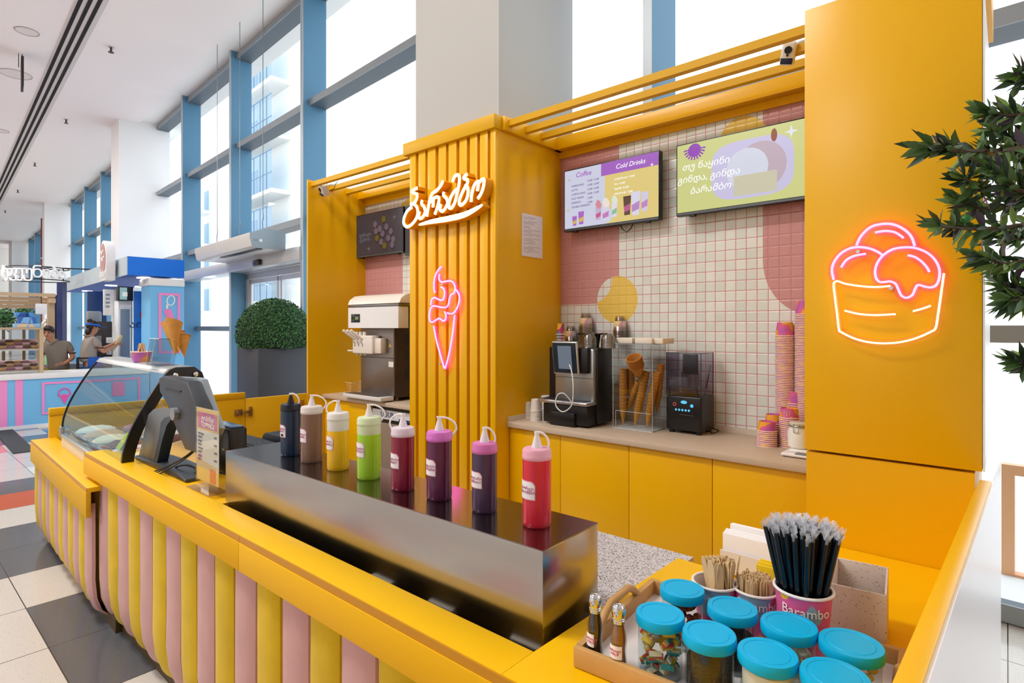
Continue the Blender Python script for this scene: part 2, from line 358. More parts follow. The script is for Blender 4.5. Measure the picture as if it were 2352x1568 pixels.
# ================================================================ KIOSK SHELL
def tile_mat(pitch=.1, pink=(), yellow=(), bite=()):
    """square pale tiles with red grout; pink and yellow shapes tiled in: lists of (cx, cz, rx, rz, power) in wall metres"""
    m = bpy.data.materials.new('wall_tiles'); m.use_nodes = True; nt = m.node_tree; b = nt.nodes['Principled BSDF']
    N = nt.nodes.new; Lk = nt.links.new
    tc = N('ShaderNodeTexCoord'); sp = N('ShaderNodeSeparateXYZ'); Lk(tc.outputs['Object'], sp.inputs[0])
    def mth(op, a, c=None, d=None):
        n = N('ShaderNodeMath'); n.operation = op
        for i, v in enumerate((a, c, d)):
            if v is None: continue
            if isinstance(v, (int, float)): n.inputs[i].default_value = v
            else: Lk(v, n.inputs[i])
        return n.outputs[0]
    def cell(o):
        f = mth('FRACT', mth('DIVIDE', o, pitch)); return mth('MINIMUM', f, mth('SUBTRACT', 1, f))
    g = mth('LESS_THAN', mth('MINIMUM', cell(sp.outputs[0]), cell(sp.outputs[2])), .024)
    def shape(lst):
        tot = None
        for cx, cz, rx, rz, pw in lst:
            u = mth('POWER', mth('ABSOLUTE', mth('DIVIDE', mth('SUBTRACT', sp.outputs[0], cx), rx)), pw)
            v = mth('POWER', mth('ABSOLUTE', mth('DIVIDE', mth('SUBTRACT', sp.outputs[2], cz), rz)), pw)
            i = mth('LESS_THAN', mth('ADD', u, v), 1)
            tot = i if tot is None else mth('MAXIMUM', tot, i)
        return tot
    def mix(f, a, c):
        n = N('ShaderNodeMixRGB')
        Lk(f, n.inputs[0])
        for i, v in ((1, a), (2, c)):
            if isinstance(v, str): n.inputs[i].default_value = lin(v)
            else: Lk(v, n.inputs[i])
        return n.outputs[0]
    fl = N('ShaderNodeVectorMath'); fl.operation = 'FLOOR'; sc = N('ShaderNodeVectorMath'); sc.operation = 'SCALE'; sc.inputs['Scale'].default_value = 1 / pitch
    Lk(tc.outputs['Object'], sc.inputs[0]); Lk(sc.outputs[0], fl.inputs[0]); wn = N('ShaderNodeTexWhiteNoise'); Lk(fl.outputs[0], wn.inputs[0])
    base = mix(wn.outputs['Value'], '#dbe2dc', '#e9eee9')
    col = mix(g, base, '#cf5a66')
    pk = shape(pink); pkc = mix(mth('MULTIPLY', g, .5), '#cd9494', '#bd8284'); col = mix(pk, col, pkc)
    yl = shape(yellow)
    if bite:
        col = mix(shape(yellow[:1]), col, mix(g, base, '#cf5a66')); yl = mth('MULTIPLY', yl, mth('SUBTRACT', 1, shape(bite)))
    ylc = mix(mth('MULTIPLY', g, .4), '#ecc95e', '#dcb748'); col = mix(yl, col, ylc)
    Lk(col, b.inputs['Base Color']); b.inputs['Roughness'].default_value = .22
    no = N('ShaderNodeTexNoise'); no.inputs['Scale'].default_value = 16; Lk(tc.outputs['Object'], no.inputs[0])
    hgt = mth('ADD', mth('MULTIPLY', no.outputs['Fac'], .6), mth('MULTIPLY', mth('MINIMUM', mth('MULTIPLY', mth('MINIMUM', cell(sp.outputs[0]), cell(sp.outputs[2])), 9), 1), .5))
    bp = N('ShaderNodeBump'); bp.inputs['Strength'].default_value = .35; bp.inputs['Distance'].default_value = .012; Lk(hgt, bp.inputs['Height']); Lk(bp.outputs[0], b.inputs['Normal'])
    return m
ZS = 1.09
yb = K.yu(1288, 0)                       # depth of the right bay
xe = K.sx(1862, .12)                     # right end of the bay
ZB0, ZB1 = 3.03, 3.13
# ---- pillar cladding
xl = K.sx(941, 0)
pil = thing('pillar_cladding', 'fluted yellow cladding round the foot of the white column', 'pillar', K.at(0, 0))
fl = MB().box(xl, 0, .03, yb, 0, ZB0)
fl.build('core_panel', YEL, pil)
us = [941, 954.5, 961, 976.5, 982, 1000, 1007, 1024, 1030, 1048, 1055, 1072, 1079, 1096, 1102, 1120, 1126, 1138]
for i in range(0, len(us), 2):
    MB().box(K.sx(us[i], 0), K.sx(us[i+1], 0), 0, .032, 0, ZB0, .002).build('flute', YEL, pil)
MB().box(xl - .06, .01, -.025, .06, ZB0, ZB1, .003).build('top_band', YEL2, pil)
MB().box(-.0, .035, .06, yb + .02, ZB0, ZB1, .002).build('side_band', YEL, pil)
# ---- right bay: tiled back wall, beam, slats
def wx(u, v): return K.px(u, v, yb)
pinkK, yelK = [], []
x0w, _ = wx(1288, 500)
xa, za = wx(1424, 620); _, zpb = wx(1300, 700)
pinkK.append(((x0w + wx(1420, 700)[0]) / 2 - .6, (3.2 + zpb) / 2, (wx(1424, 700)[0] - x0w) / 2 + .6, (3.2 - zpb) / 2, 12))
xc = wx(1752, 600)[0]
z6 = wx(1752, 590)[1]; pinkK.append((xc + .9, z6 + 1, .9, 1, 60)); pinkK.append((xc + .36, z6, .36, z6 - wx(1852, 728)[1], 2.2))
xb, zb = wx(1417, 688)
yelK.append((xb, zb, wx(1465, 688)[0] - xb, wx(1417, 634)[1] - zb, 2)); bt = wx(1366, 640); bite = [(bt[0], bt[1], .16, .185, 2)]
xd, zd = wx(1705, 330); yelK.append((xd, zd - .02, .17, .2, 2))
bw = MB().box(-.02, xe + .05, yb, yb + .05, 0, ZB1)
bw = tag(bw.build('tiled_wall', tile_mat(.068, pinkK, yelK, bite), mtx=K.at(0, 0)), 'tiled back wall of the right bay with pink fields and a yellow disc', 'tiled wall')
# keep one pale crescent over the yellow disc
bm_ = MB().box(0, xe + .05, yb - .1, yb, ZB0, ZB1, .003); bm_ = tag(bm_.build('pergola_beam', YEL, mtx=K.at(0, 0)), 'yellow beam over the tiled wall behind the two bright menu screens', 'beam')
MB().box(0, xe + .05, yb - .02, yb - .001, ZB0 - .05, ZB0).build('lower_strip', YEL, bm_)
for i, y in enumerate((.10, .29, .48)):
    o = MB().box(.035, xe, y, y + .045, ZB0 + .035, ZB0 + .08).build('pergola_slat', YEL2, mtx=K.at(0, 0))
    tag(o, 'yellow pergola slat over the right bay, ' + ('frontmost of the three', 'middle one of the three', 'rearmost, nearest the tiled wall')[i], 'slat', 'pergola slats over the right bay')
en = MB().box(xe, xe + .04, .06, yb, 0, ZB1); tag(en.build('end_panel', YEL, mtx=K.at(0, 0)), 'yellow end panel closing the right bay behind the tower', 'panel')
# worktop and cabinets of the right bay
WT = M('#cbb8a3', .38, noise=.04, nscale=30)
wt = MB().box(0.001, xe, .12, yb, .862, .9, .004); wt = tag(wt.build('worktop', WT, mtx=K.at(0, 0)), 'long beige worktop under the tiled wall, carrying the coffee machine and cups', 'worktop')
MB().box(0.001, xe, yb - .014, yb - .001, .9, .935).build('upstand', M('#d8cbbb', .4), wt)
MB().box(0.001, .014, .13, yb - .014, .9, .935).build('upstand', M('#d8cbbb', .4), wt)
cu = [1165, 1287, 1444.5, 1636, 1862]
labs = ('narrow yellow cabinet beside the fluted pillar under the beige worktop', 'yellow cabinet behind the red sauce bottle, second from the pillar', 'yellow cabinet under the cone case, third from the pillar', 'yellow cabinet under the blender and cup stacks, fourth from the pillar')
for i in range(4):
    a, b_ = max(.002, K.sx(cu[i], .15)), K.sx(cu[i+1], .15)
    c = thing('base_cabinet', labs[i], 'cabinet', K.at(a, .15, 0), 'cabinets under the beige worktop')
    MB().box(.001, b_ - a - .001, .02, yb - .16, .08, .861).build('carcass', YEL, c)
    MB().box(.002, b_ - a - .002, 0, .019, .09, .857, .001).build('cabinet_door', YEL, c)
    MB().box(.0, b_ - a, .06, .09, 0, .08).build('plinth', DGREY, c)
def spot(pos, to, e, ang):
    l = bpy.data.lights.new('added_wash_spot', 'SPOT'); l.energy = e; l.spot_size = R(ang); l.spot_blend = .9; l.shadow_soft_size = .45; l.color = (1, .96, .88)
    o = bpy.data.objects.new('added_wash_spot', l); COL.objects.link(o); o.location = pos; o.rotation_euler = (Vector(to) - Vector(pos)).to_track_quat('-Z', 'Y').to_euler()
spot(K.w(.75, .30, 6.3), K.w(0, .36, 2.75), SPOTW, 17); spot(L.w(L.sx(707, 0) + .8, .30, 6.3), L.w(L.sx(707, 0), .40, 2.7), SPOTW, 17)  # unseen lamps added to brighten the pillar side and left partition
# ---- left bay
yb2 = L.yu(840, L.sx(707, 0)); xs = L.sx(707, 0)
Yt = lambda u, v: L.px(u, v, yb2)
zt0 = Yt(840, 461.6)[1]; zt1 = zt0 + .1
sp_ = MB().box(xs - .02, xs, 0, yb2 + .05, 0, zt1); tag(sp_.build('partition_panel', YEL, mtx=L.at(0, 0)), 'tall yellow side panel closing the left bay beside the round shrub', 'panel')
x2, z2 = Yt(925, 640)
pk2 = [(xs + .02, Yt(870, 640)[1], x2 - xs - .02, .62, 3)]
tw = MB().box(xs, .25, yb2, yb2 + .05, 0, zt1)
tag(tw.build('tiled_wall', tile_mat(.068, pk2, [(Yt(935, 460)[0] + .1, Yt(935, 470)[1] - .05, .22, .12, 2)]), mtx=L.at(0, 0)), 'tiled back wall of the left bay behind the soft serve machine', 'tiled wall')
bm2 = MB().box(xs, .25, yb2 - .1, yb2, zt0, zt1, .003); bm2 = tag(bm2.build('pergola_beam', YEL, mtx=L.at(0, 0)), 'yellow beam over the dark promo screens in the left bay', 'beam')
MB().box(xs, .25, yb2 - .02, yb2 - .001, zt0 - .06, zt0).build('lower_strip', YEL, bm2)
for i, y in enumerate((.03, .25, .45)):
    o = MB().box(xs + .001, .06, y, y + .045, zt0 + .035, zt0 + .08).build('pergola_slat', YEL2, mtx=L.at(0, 0))
    tag(o, 'yellow pergola slat over the left bay, ' + ('frontmost of the three', 'middle one of the three', 'rearmost, nearest the tiles')[i], 'slat', 'pergola slats over the left bay')
yc2 = .16
w2 = MB().box(xs + .001, .12, yc2, yb2, .862, .9, .004); w2 = tag(w2.build('worktop', WT, mtx=L.at(0, 0)), 'beige worktop under the soft serve machine in the left bay', 'worktop')
MB().box(xs + .001, .12, yb2 - .014, yb2 - .001, .9, .935).build('upstand', M('#d8cbbb', .4), w2)
a, b_ = xs + .003, L.sx(848, yc2 + .03)
c = thing('base_cabinet', 'yellow cabinet under the worktop of the left bay, beside the small freezer', 'cabinet', L.at(a, yc2 + .03, 0))
MB().box(0, b_ - a, .02, .5, .08, .861).build('carcass', YEL, c); MB().box(.002, b_ - a - .002, 0, .019, .09, .857, .001).build('cabinet_door', YEL, c); MB().box(0, b_ - a, .06, .09, 0, .08).build('plinth', DGREY, c)
# under-counter freezer with its blue sign
uf = thing('undercounter_freezer', 'small black-framed freezer with a white name strip under the left worktop', 'freezer', L.at(b_ + .005, yc2 + .04, 0))
fwd = .08 - b_
MB().box(0, fwd, .03, .5, .06, .855, .005).build('body', M('#1b1a1c', .4), uf)
MB().box(.02, fwd - .02, 0, .03, .1, .70, .004).build('freezer_door', M('#8f7f72', .35), uf)
st = MB().box(.015, fwd - .015, .012, .03, .735, .82, .002).build('name_strip', M('#e8ecf0', .4), uf)
MB().box(fwd*.46, fwd - .02, .008, .011, .737, .757).build('stripe', M('#22408f', .4), st)
text('UĞUR', .07, M('#1d2f6a', .5), st, T(fwd*.27, .010, .778) @ UP); text('UĞUR', .06, M('#58b6cc', .5), st, T(fwd*.78, .008, .79) @ UP, xs=1.1)
# ---- right tower
xq = Q.sx(2252, 0)
tw_ = thing('tower', 'tall plain yellow tower at the right carrying the ice cream cup neon', 'tower', Q.at(0, 0))
MB().box(-.004, xq + .004, -.006, .55, 1.198, 2.64, .002).build('upper_panel', YEL, tw_)
MB().box(0, xq - .012, 0, .55, 0, 1.19).build('lower_panel', YEL, tw_)
MB().box(xq + .005, xq + .010, -.004, .55, 1.198, 2.52).build('side_panel', M('#f4f4f2', .35), tw_)
MB().box(xq + .005, xq + .022, -.006, .36, 2.52, 2.64).build('side_trim', M('#f6b21c', .4), tw_)
# ---- half wall at the right (yellow rim, white outside) and return counter
N_ = Fr((0, 0), vp(-205))
xi, xo = -.133, -.106
ye = N_.loc(Q.w(xq, 0))[1]
hw = thing('half_wall', 'low white-faced partition with a yellow rim running to the tower at the right', 'partition', N_.at(0, 0))
MB().box(xi, xo, .1, ye - .004, 0, 1.176, .002).build('core', YEL, hw)
MB().box(xo, xo + .004, .1, ye + .35, 0, 1.17).build('outer_face', M('#ffffff', .3), hw)
# return counter: between granite and half wall, reaching the tower
def nl(u, v, z=.9): return N_.loc(pz(u, v, z))
xg = nl(1557, 1281)[0]; yg = nl(1557, 1281)[1]
yr = C.loc(pz(1228, 1495, .9))
rc = MB()
pA = N_.w(xg, .2); 
front = [C.w(yr[0], .853), C.w(.40, .853)]
pts = [C.w(yr[0], .855), C.w(yr[0], yr[1] + .0)]
pr = pz(1228, 1495, .9); pk = pz(1381.4, 1387, .9); pc = pz(1557, 1281, .9); pe = pz(1622, 1300, .9)
# outline in plan, anticlockwise
tl = Q.w(.02, -.002); tr = Q.w(Q.loc(N_.w(xi, 0))[0] if False else xq - .02, -.002)
hwn = N_.w(xi, .62); hwf = N_.w(xi, ye - .01)
fr0 = C.w(C.loc(N_.w(xi, .62))[0], .853)
out = [C.w(yr[0], .853), fr0, hwn, N_.w(xi - .001, ye - .012), Q.w(xq - .05, -.003), Q.w(.0, -.003), Q.w(.0, -.12), N_.w(N_.loc(Q.w(0, -.12))[0], yg), pc, pr]
rcm = thing('return_counter', 'yellow return counter at the right carrying the wooden tray', 'counter', T(0, 0, 0))
MB().prism([(p.x, p.y) for p in out], .875, .9, 'z').build('countertop', M('#f6c000', .4, spec=.3), rcm)
MB().prism([(p.x, p.y) for p in [out[0].lerp(out[8], .06), out[1].lerp(out[8], .08), out[2].lerp(out[8], .05), out[5], out[8].lerp(out[0], .05)]], .0, .874, 'z').build('base', YEL, rcm)
# ---- granite worktop behind the steel cover
gx = N_.loc(pz(1593, 1279, .87)); pB = pz(1380, 1203, ZS)
gs = C.loc(pz(1593, 1279, .87))
g = MB().prism([(p.x, p.y) for p in (C.w(yr[0] - 1.55, C.loc(pB)[1] + .01), C.w(C.loc(pB)[0] - .0, C.loc(pB)[1] + .012), N_.w(xg - .003, N_.loc(pB)[1] + .03), N_.w(xg - .003, yg), C.w(gs[0], gs[1]), C.w(yr[0] - 1.6, gs[1]))], .84, .87, 'z')
def granite():
    m = M('#cfcaca', .3); m = m.copy(); nt = m.node_tree; b = nt.nodes['Principled BSDF']; tc = nt.nodes.new('ShaderNodeTexCoord')
    n = nt.nodes.new('ShaderNodeTexNoise'); n.inputs['Scale'].default_value = 210; n.inputs['Detail'].default_value = 3
    c = nt.nodes.new('ShaderNodeValToRGB'); e = c.color_ramp.elements; e[0].position = .36; e[0].color = lin('#4a4648'); e[1].position = .5; e[1].color = lin('#d8d4d6')
    nt.links.new(tc.outputs['Object'], n.inputs[0]); nt.links.new(n.outputs['Fac'], c.inputs[0]); nt.links.new(c.outputs[0], b.inputs['Base Color']); return m
gr = tag(g.build('granite_worktop', granite()), 'speckled grey granite worktop behind the steel cover', 'worktop')
MB().prism([(p.x, p.y) for p in (C.w(yr[0] - 1.5, C.loc(pB)[1] + .03), C.w(gs[0] - .15, C.loc(pB)[1] + .05), C.w(gs[0] - .05, gs[1] - .03), C.w(yr[0] - 1.55, gs[1] - .03))], 0, .839, 'z').build('base', M('#a9a6a4', .4), gr)
# ---- raised front counter with velvet rolls
sL = C.loc(pz(195.8, 1038, .9))[0]; sR = yr[0]
xw = C.loc(pz(499, 1151, .9))[0]
rcn = thing('front_counter', 'raised yellow front counter clad below in yellow and pink velvet rolls', 'counter', C.at(0, 0))
MB().box(sL, sR - .001, .853, .958, .874, .9, .001).build('ledge_top', M('#f6c000', .4, spec=.3), rcn)
xj = C.loc(pz(548, 1230, .9))[0]
for a, b_ in ((sL, xj - .001), (xj + .001, C.loc(fr0)[0])):
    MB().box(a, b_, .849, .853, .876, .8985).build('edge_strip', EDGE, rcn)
    MB().box(a, b_, .846, .862, .782, .876, .001).build('fascia', M('#ecb516', .55, spec=.15), rcn)
MB().box(sL + .03, xw, .959, 1.45, .86, .886, .001).build('work_surface', YEL, rcn)
MB().box(xw, sR, .940, .956, .55, .874).build('inner_face', YEL, rcn)
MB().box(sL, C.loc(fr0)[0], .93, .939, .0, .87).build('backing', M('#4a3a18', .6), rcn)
MB().box(xw, sR, .957, 1.30, .58, .60).build('recess_floor', YEL2, rcn)
MB().box(xw - .004, xw - .002, .958, 1.3, .55, .885).build('cheek', YEL, rcn)
VY = M('#d2b010', .8, sheen=.12, noise=.2, nscale=7, spec=.2); VP_ = M('#c89c98', .8, sheen=.12, noise=.13, nscale=7, spec=.2)
def roll(fr, x, wd, y, zt, zb, mat, parent, bulge=.03):
    """one upholstered vertical roll: half-round in plan, tucked under at the foot"""
    mb = MB(); b = mb.b; seg = 8; rows = []
    zs = [zt, (zt + zb) / 2, zb + .22, zb + .12, zb + .05, zb + .015, zb]
    ins = [0, 0, 0, .008, .03, .06, .085]
    for z, i_ in zip(zs, ins):
        j = random.uniform(-.0015, .0015)
        rows.append([b.verts.new((x + wd/2 - math.cos(math.pi*k/seg) * (wd/2 - .0005), y - math.sin(math.pi*k/seg) ** .7 * bulge * (1 - i_*3) + i_ + j, z)) for k in range(seg + 1)])
    for r0, r1 in zip(rows, rows[1:]):
        for k in range(seg): b.faces.new((r0[k], r0[k+1], r1[k+1], r1[k]))
    b.faces.new(rows[-1]); return mb.build('velvet_roll', mat, parent)
ub = [217, 232.7, 254, 274.6, 299.5, 325.8, 355, 386, 421, 457.7, 500.4, 547, 600]
xsr = [C.sx(u, .895) for u in ub]; pt = (xsr[-1] - xsr[0]) / (len(xsr) - 1)
k = 0
while xsr[0] + k * pt < C.loc(fr0)[0] - .05:
    roll(C, xsr[0] + k*pt, pt, .895, .80, .03, VY if k % 2 == 0 else VP_, rcn); k += 1
# ---- lower front counter
lcn = thing('low_counter', 'lower yellow counter step under the curved glass freezer, clad in velvet rolls', 'counter', D.at(0, 0))
dl = D.loc(pz(69.6, 1010, .76))[0]; dr = D.loc(pz(196.5, 1121.6, .76))[0]; yo = .652
MB().box(dl, dr, yo + .004, .80, .735, .76, .001).build('countertop', M('#efb408', .4, spec=.3), lcn)
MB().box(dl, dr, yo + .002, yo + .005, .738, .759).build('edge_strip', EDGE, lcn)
MB().box(dl, dr, yo, yo + .022, .605, .736, .001).build('fascia', M('#dcaa26', .55, spec=.15), lcn)
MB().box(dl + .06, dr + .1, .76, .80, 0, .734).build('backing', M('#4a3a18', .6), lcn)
ud = [87, 89.7, 98, 106.5, 117, 126.5, 136.7, 147.3, 158.6, 172, 185.5, 201.5, 217]
xd_ = [D.sx(u, .70) for u in ud]; pd = (xd_[-1] - xd_[0]) / (len(xd_) - 1)
for k in range(12): roll(D, xd_[0] + k*pd, pd, .705, .66, .03, VY if k % 2 == 0 else VP_, lcn)
# ---- yellow end wall and gate closing the kiosk at the left
ew0 = D.loc(pz(112, 1005.5, .76)); yew = D.yu(561, ew0[0]); ygt = D.yu(706, ew0[0])
ew = thing('end_wall', 'low yellow wall closing the kiosk at its left end, behind the freezer', 'partition', D.at(ew0[0], 0))
MB().box(-.02, .02, ew0[1], yew, 0, .93, .002).build('panel', YEL2, ew)
MB().box(-.024, .024, ew0[1], yew, .93, .983, .002).build('coping', YEL2, ew)
gt = thing('kiosk_gate', 'low yellow swing gate with a steel hinge, between end wall and left bay', 'gate', D.at(ew0[0], yew + .004))
MB().box(-.018, .018, 0, ygt - yew - .02, .05, .921, .002).build('gate_panel', YEL2, gt)
hg = MB(); zh = .80
hg.box(.019, .032, -.10, -.03, zh - .03, zh + .03, .004); hg.box(.019, .03, .03, .06, zh - .045, zh + .045, .004); hg.box(.024, .04, -.04, .04, zh - .012, zh + .012, .003); hg.cyl((.03, -.07, zh - .02), (.045, -.07, zh - .02), .008); hg.cyl((.03, -.05, zh + .015), (.045, -.05, zh + .015), .008)
hg.build('hinge', M('#8a6a40', .3, .8), gt)
MB().box(.019, .026, ygt - yew - .09, ygt - yew - .05, .80, .86, .003).build('latch', M('#a86c10', .4), gt)
# ---- steel cover with its reflections of the sockets
pR = pz(1247, 1266, ZS); pL_ = pz(518, 1036, ZS); pB = pz(1380, 1203, ZS)
S = Fr((pR.x, pR.y), (pR.x - pL_.x, pR.y - pL_.y)); sl = (pR - pL_).length
dpt = S.loc(pB)[1]
def brushed():
    m = M('#aca7a1', .2, 1).copy(); nt = m.node_tree; b = nt.nodes['Principled BSDF']; tc = nt.nodes.new('ShaderNodeTexCoord')
    mp = nt.nodes.new('ShaderNodeMapping'); mp.inputs['Scale'].default_value = (240, 240, 3)
    n = nt.nodes.new('ShaderNodeTexNoise'); n.inputs['Scale'].default_value = 1; n.inputs['Detail'].default_value = 5
    nt.links.new(tc.outputs['Object'], mp.inputs[0]); nt.links.new(mp.outputs[0], n.inputs[0])
    bp = nt.nodes.new('ShaderNodeBump'); bp.inputs['Strength'].default_value = .05; bp.inputs['Distance'].default_value = .002; nt.links.new(n.outputs['Fac'], bp.inputs['Height'])
    n2 = nt.nodes.new('ShaderNodeTexNoise'); n2.inputs['Scale'].default_value = 2.2; nt.links.new(tc.outputs['Object'], n2.inputs[0])
    b2 = nt.nodes.new('ShaderNodeBump'); b2.inputs['Strength'].default_value = .12; b2.inputs['Distance'].default_value = .05; nt.links.new(n2.outputs['Fac'], b2.inputs['Height']); nt.links.new(bp.outputs[0], b2.inputs['Normal'])
    nt.links.new(b2.outputs[0], b.inputs['Normal']); b.inputs['Roughness'].default_value = .2
    return m
BR = brushed()
sc_ = thing('steel_cover', 'long brushed steel box carrying the eight sauce bottles', 'steel box', S.at(0, 0))
MB().box(-sl, 0, 0, dpt, .60, ZS - .001, .002).build('body', BR, sc_)
MB().box(-sl, 0, 0, dpt, ZS - .0009, ZS + .0015).build('top_sheet', M('#8f8a88', .14, 1), sc_)
# sockets on the inside of the ledge, seen mirrored in the steel
for i, x in enumerate((-.62, -.36, -.06)):
    so = thing('wall_socket', 'white socket on the inner ledge face, mirrored in the steel, ' + ('farthest', 'middle one', 'nearest')[i], 'socket', C.at(C.loc(S.w(x, 0))[0], .958, .80), 'sockets under the ledge')
    MB().box(-.05, .05, 0, .035, -.045, .045, .006).build('plate', M('#e8e6e0', .4), so)
    MB().lathe([(.001, 0), (.02, 0), (.02, .004)], 16, mat=T(0, .039, 0) @ RX(R(90))).build('outlet', BLACK, so)
# ================================================================ SIGNS, SCREENS AND THE BACK BAYS
FWD = Vector((*P2(0, 1), 0))
def zat(p, v): return H + (V0 - v) / FPX * (p[0] * FWD.x + p[1] * FWD.y)
def ribbon(mb, P, w, y0, y1):
    """flat strip following 2-D points (x,z), w wide, thick from y0 to y1"""
    n = len(P); P = [Vector((p[0], p[1])) for p in P]; ww = w if isinstance(w, (list, tuple)) else [w] * n; Lf, Rt = [], []
    for i in range(n):
        t = (P[min(i+1, n-1)] - P[max(i-1, 0)]); t = t.normalized() if t.length > 1e-9 else Vector((1, 0)); nn = Vector((-t.y, t.x)) * ww[i] / 2
        Lf.append(P[i] + nn); Rt.append(P[i] - nn)
    b = mb.b; f = []
    V = [[b.verts.new((q.x, y, q.y)) for q in S_] for S_ in (Lf, Rt) for y in (y0, y1)]   # L0 L1 R0 R1
    for i in range(n - 1):
        b.faces.new((V[0][i], V[0][i+1], V[2][i+1], V[2][i])); b.faces.new((V[1][i], V[3][i], V[3][i+1], V[1][i+1]))
        b.faces.new((V[0][i], V[1][i], V[1][i+1], V[0][i+1])); b.faces.new((V[2][i], V[2][i+1], V[3][i+1], V[3][i]))
    b.faces.new((V[0][0], V[2][0], V[3][0], V[1][0])); b.faces.new((V[0][-1], V[1][-1], V[3][-1], V[2][-1])); return mb
def trace(fr, y, crop, pts, n=5):
    """points read off an enlarged crop (u0, v0, scale) -> smooth wall coordinates (x, z)"""
    u0, v0, s = crop; q = [fr.px(u0 + a / s, v0 + b / s, y) for a, b in pts]
    return [(p.x, p.z) for p in smooth_pts([(a, 0, b) for a, b in q], n)]
# ---- script shop sign on the pillar
CR = (880, 360, 5.227); ys = -.085
strokes = [[(405,372),(365,392),(342,420),(375,440),(402,450),(398,500),(370,550),(325,575)],
 [(325,562),(375,575),(405,620),(408,690),(380,760),(325,820),(275,838),(243,800),(245,740),(275,665),(315,620),(342,608)],
 [(465,520),(455,560),(485,600),(498,650),(485,700),(450,738),(425,730),(425,690),(432,655)],
 [(715,285),(690,340),(640,400),(585,440),(555,520),(535,620),(520,715)], [(545,560),(590,505),(640,480),(665,505),(650,590),(615,690)], [(600,500),(592,605)],
 [(725,420),(720,460),(755,500),(768,550),(745,610),(710,650),(680,640),(680,595),(690,570)],
 [(830,300),(850,240),(885,215),(910,235),(905,330),(880,450),(850,560),(810,615),(785,600),(790,530),(825,450),(870,395),(890,390)],
 [(1005,205),(970,235),(965,260),(1005,275),(1005,320),(975,370),(940,440),(910,520),(915,575),(945,570),(990,520),(1015,430),(1005,360),(975,345)],
 [(1050,540),(1060,440),(1085,350),(1120,300),(1140,310),(1125,410)], [(1135,325),(1175,275),(1205,270),(1200,350),(1170,440),(1130,500)]]
NW = M('#fff6e4', .4, emit=1.7)
sgn = thing('shop_sign', 'glowing white script shop sign with yellow sides across the fluted pillar', 'sign', K.at(0, 0))
side = MB(); face = MB()
for s in strokes:
    q = trace(K, ys, CR, s); ribbon(side, q, .030, -.078, -.001); ribbon(face, q, .0205, -.085, -.078)
q = trace(K, ys, CR, [(425,815),(560,780),(760,745),(950,700),(1080,640),(1185,575)], 6)
m_ = len(q); wd = [.006 + .034 * math.sin(math.pi * min(1, (i / (m_ - 1)) * .95 + .02)) ** .8 for i in range(m_)]
ribbon(side, q, [v + .008 for v in wd], -.078, -.001); ribbon(face, q, wd, -.085, -.078)
side.build('letter_body', M('#efa106', .45), sgn, smooth=False); face.build('lit_face', NW, sgn, smooth=False)
# ---- neon signs
def neon(fr, y, crop, strokes, mat, par, r, name, back):
    mb = MB(); bk = MB()
    for s in strokes:
        q = trace(fr, y, crop, s, 6); mb.tube([(a, y, b) for a, b in q], r, 6); ribbon(bk, q, r * 7.5, y + .008, y + .012)
    mb.build(name, mat, par); bk.build('acrylic_backing', back, par, smooth=False)
PINK = M('#ff6cf0', .4, emit=2.6); YNE = M('#ffe690', .4, emit=2.0); ACR = GLASS('#ffe9fb', .05); ACY = GLASS('#fff3c8', .05)
nc = thing('neon_cone_sign', 'pink neon soft ice cream cone on the fluted pillar', 'neon sign', K.at(0, 0))
neon(K, -.035, (920, 580, 5.228), [[(490,165),(455,205),(420,270),(402,345),(400,430),(412,485)],
 [(465,258),(462,320),(490,352),(540,345),(600,340),(640,370),(655,430),(640,485),(605,505),(585,560),(575,620),(545,655),(480,655),(400,640),(360,670),(345,750),(350,815),(380,835),(430,805),(465,790),(510,820),(540,800),(545,750),(530,710)],
 [(485,412),(520,440),(528,510),(500,570),(450,560),(410,540),(375,560),(362,628)], [(668,445),(700,500),(705,570),(680,660),(635,725),(590,732),(560,722)],
 [(397,880),(430,1050),(475,1220),(510,1340),(528,1388),(545,1360),(580,1220),(620,1000),(650,750)]], PINK, nc, .0058, 'neon_tube', ACR)
for a, b in ((512, 383), (487, 1338)):
    x, z = K.px(920 + a/5.228, 580 + b/5.228, -.03); MB().cyl((x, -.045, z), (x, 0, z), .007).build('standoff', CHROME, nc)
nb = thing('neon_bowl_sign', 'pink and yellow neon cup of three ice cream scoops on the tower', 'neon sign', Q.at(0, 0))
CQ = (1860, 440, 3.734)
neon(Q, -.032, CQ, [[(400,460),(440,380),(520,305),(620,277),(720,282),(810,325),(870,385),(900,465)], [(560,350),(640,337),(720,345),(780,378),(803,398)],
 [(205,755),(190,680),(205,610),(260,535),(340,488),(420,475),(510,487),(580,515),(622,543)], [(268,650),(310,590),(370,555),(430,540),(480,533)],
 [(600,775),(570,745),(560,680),(580,610),(630,545),(710,495),(800,478),(900,482),(1000,520),(1070,580),(1110,660),(1110,740),(1085,800),(1040,820),(990,815),(930,800),(905,830),(880,885),(830,910),(785,890),(760,840),(735,790),(690,770),(640,775),(603,776)],
 [(840,545),(900,560),(960,600),(1005,650),(1025,688)]], PINK, nb, .0034, 'pink_tube', ACR)
neon(Q, -.032, CQ, [[(690,808),(560,818),(420,808),(300,788),(240,768),(205,790),(215,900),(235,1060),(250,1180),(270,1205),(400,1265),(560,1297),(740,1295),(900,1260),(1040,1200),(1080,1165),(1100,1050),(1125,880),(1150,700)],
 [(300,1020),(420,1048),(560,1058),(735,1050)], [(885,1025),(960,1005),(1037,978)]], YNE, nb, .0029, 'yellow_tube', ACY)
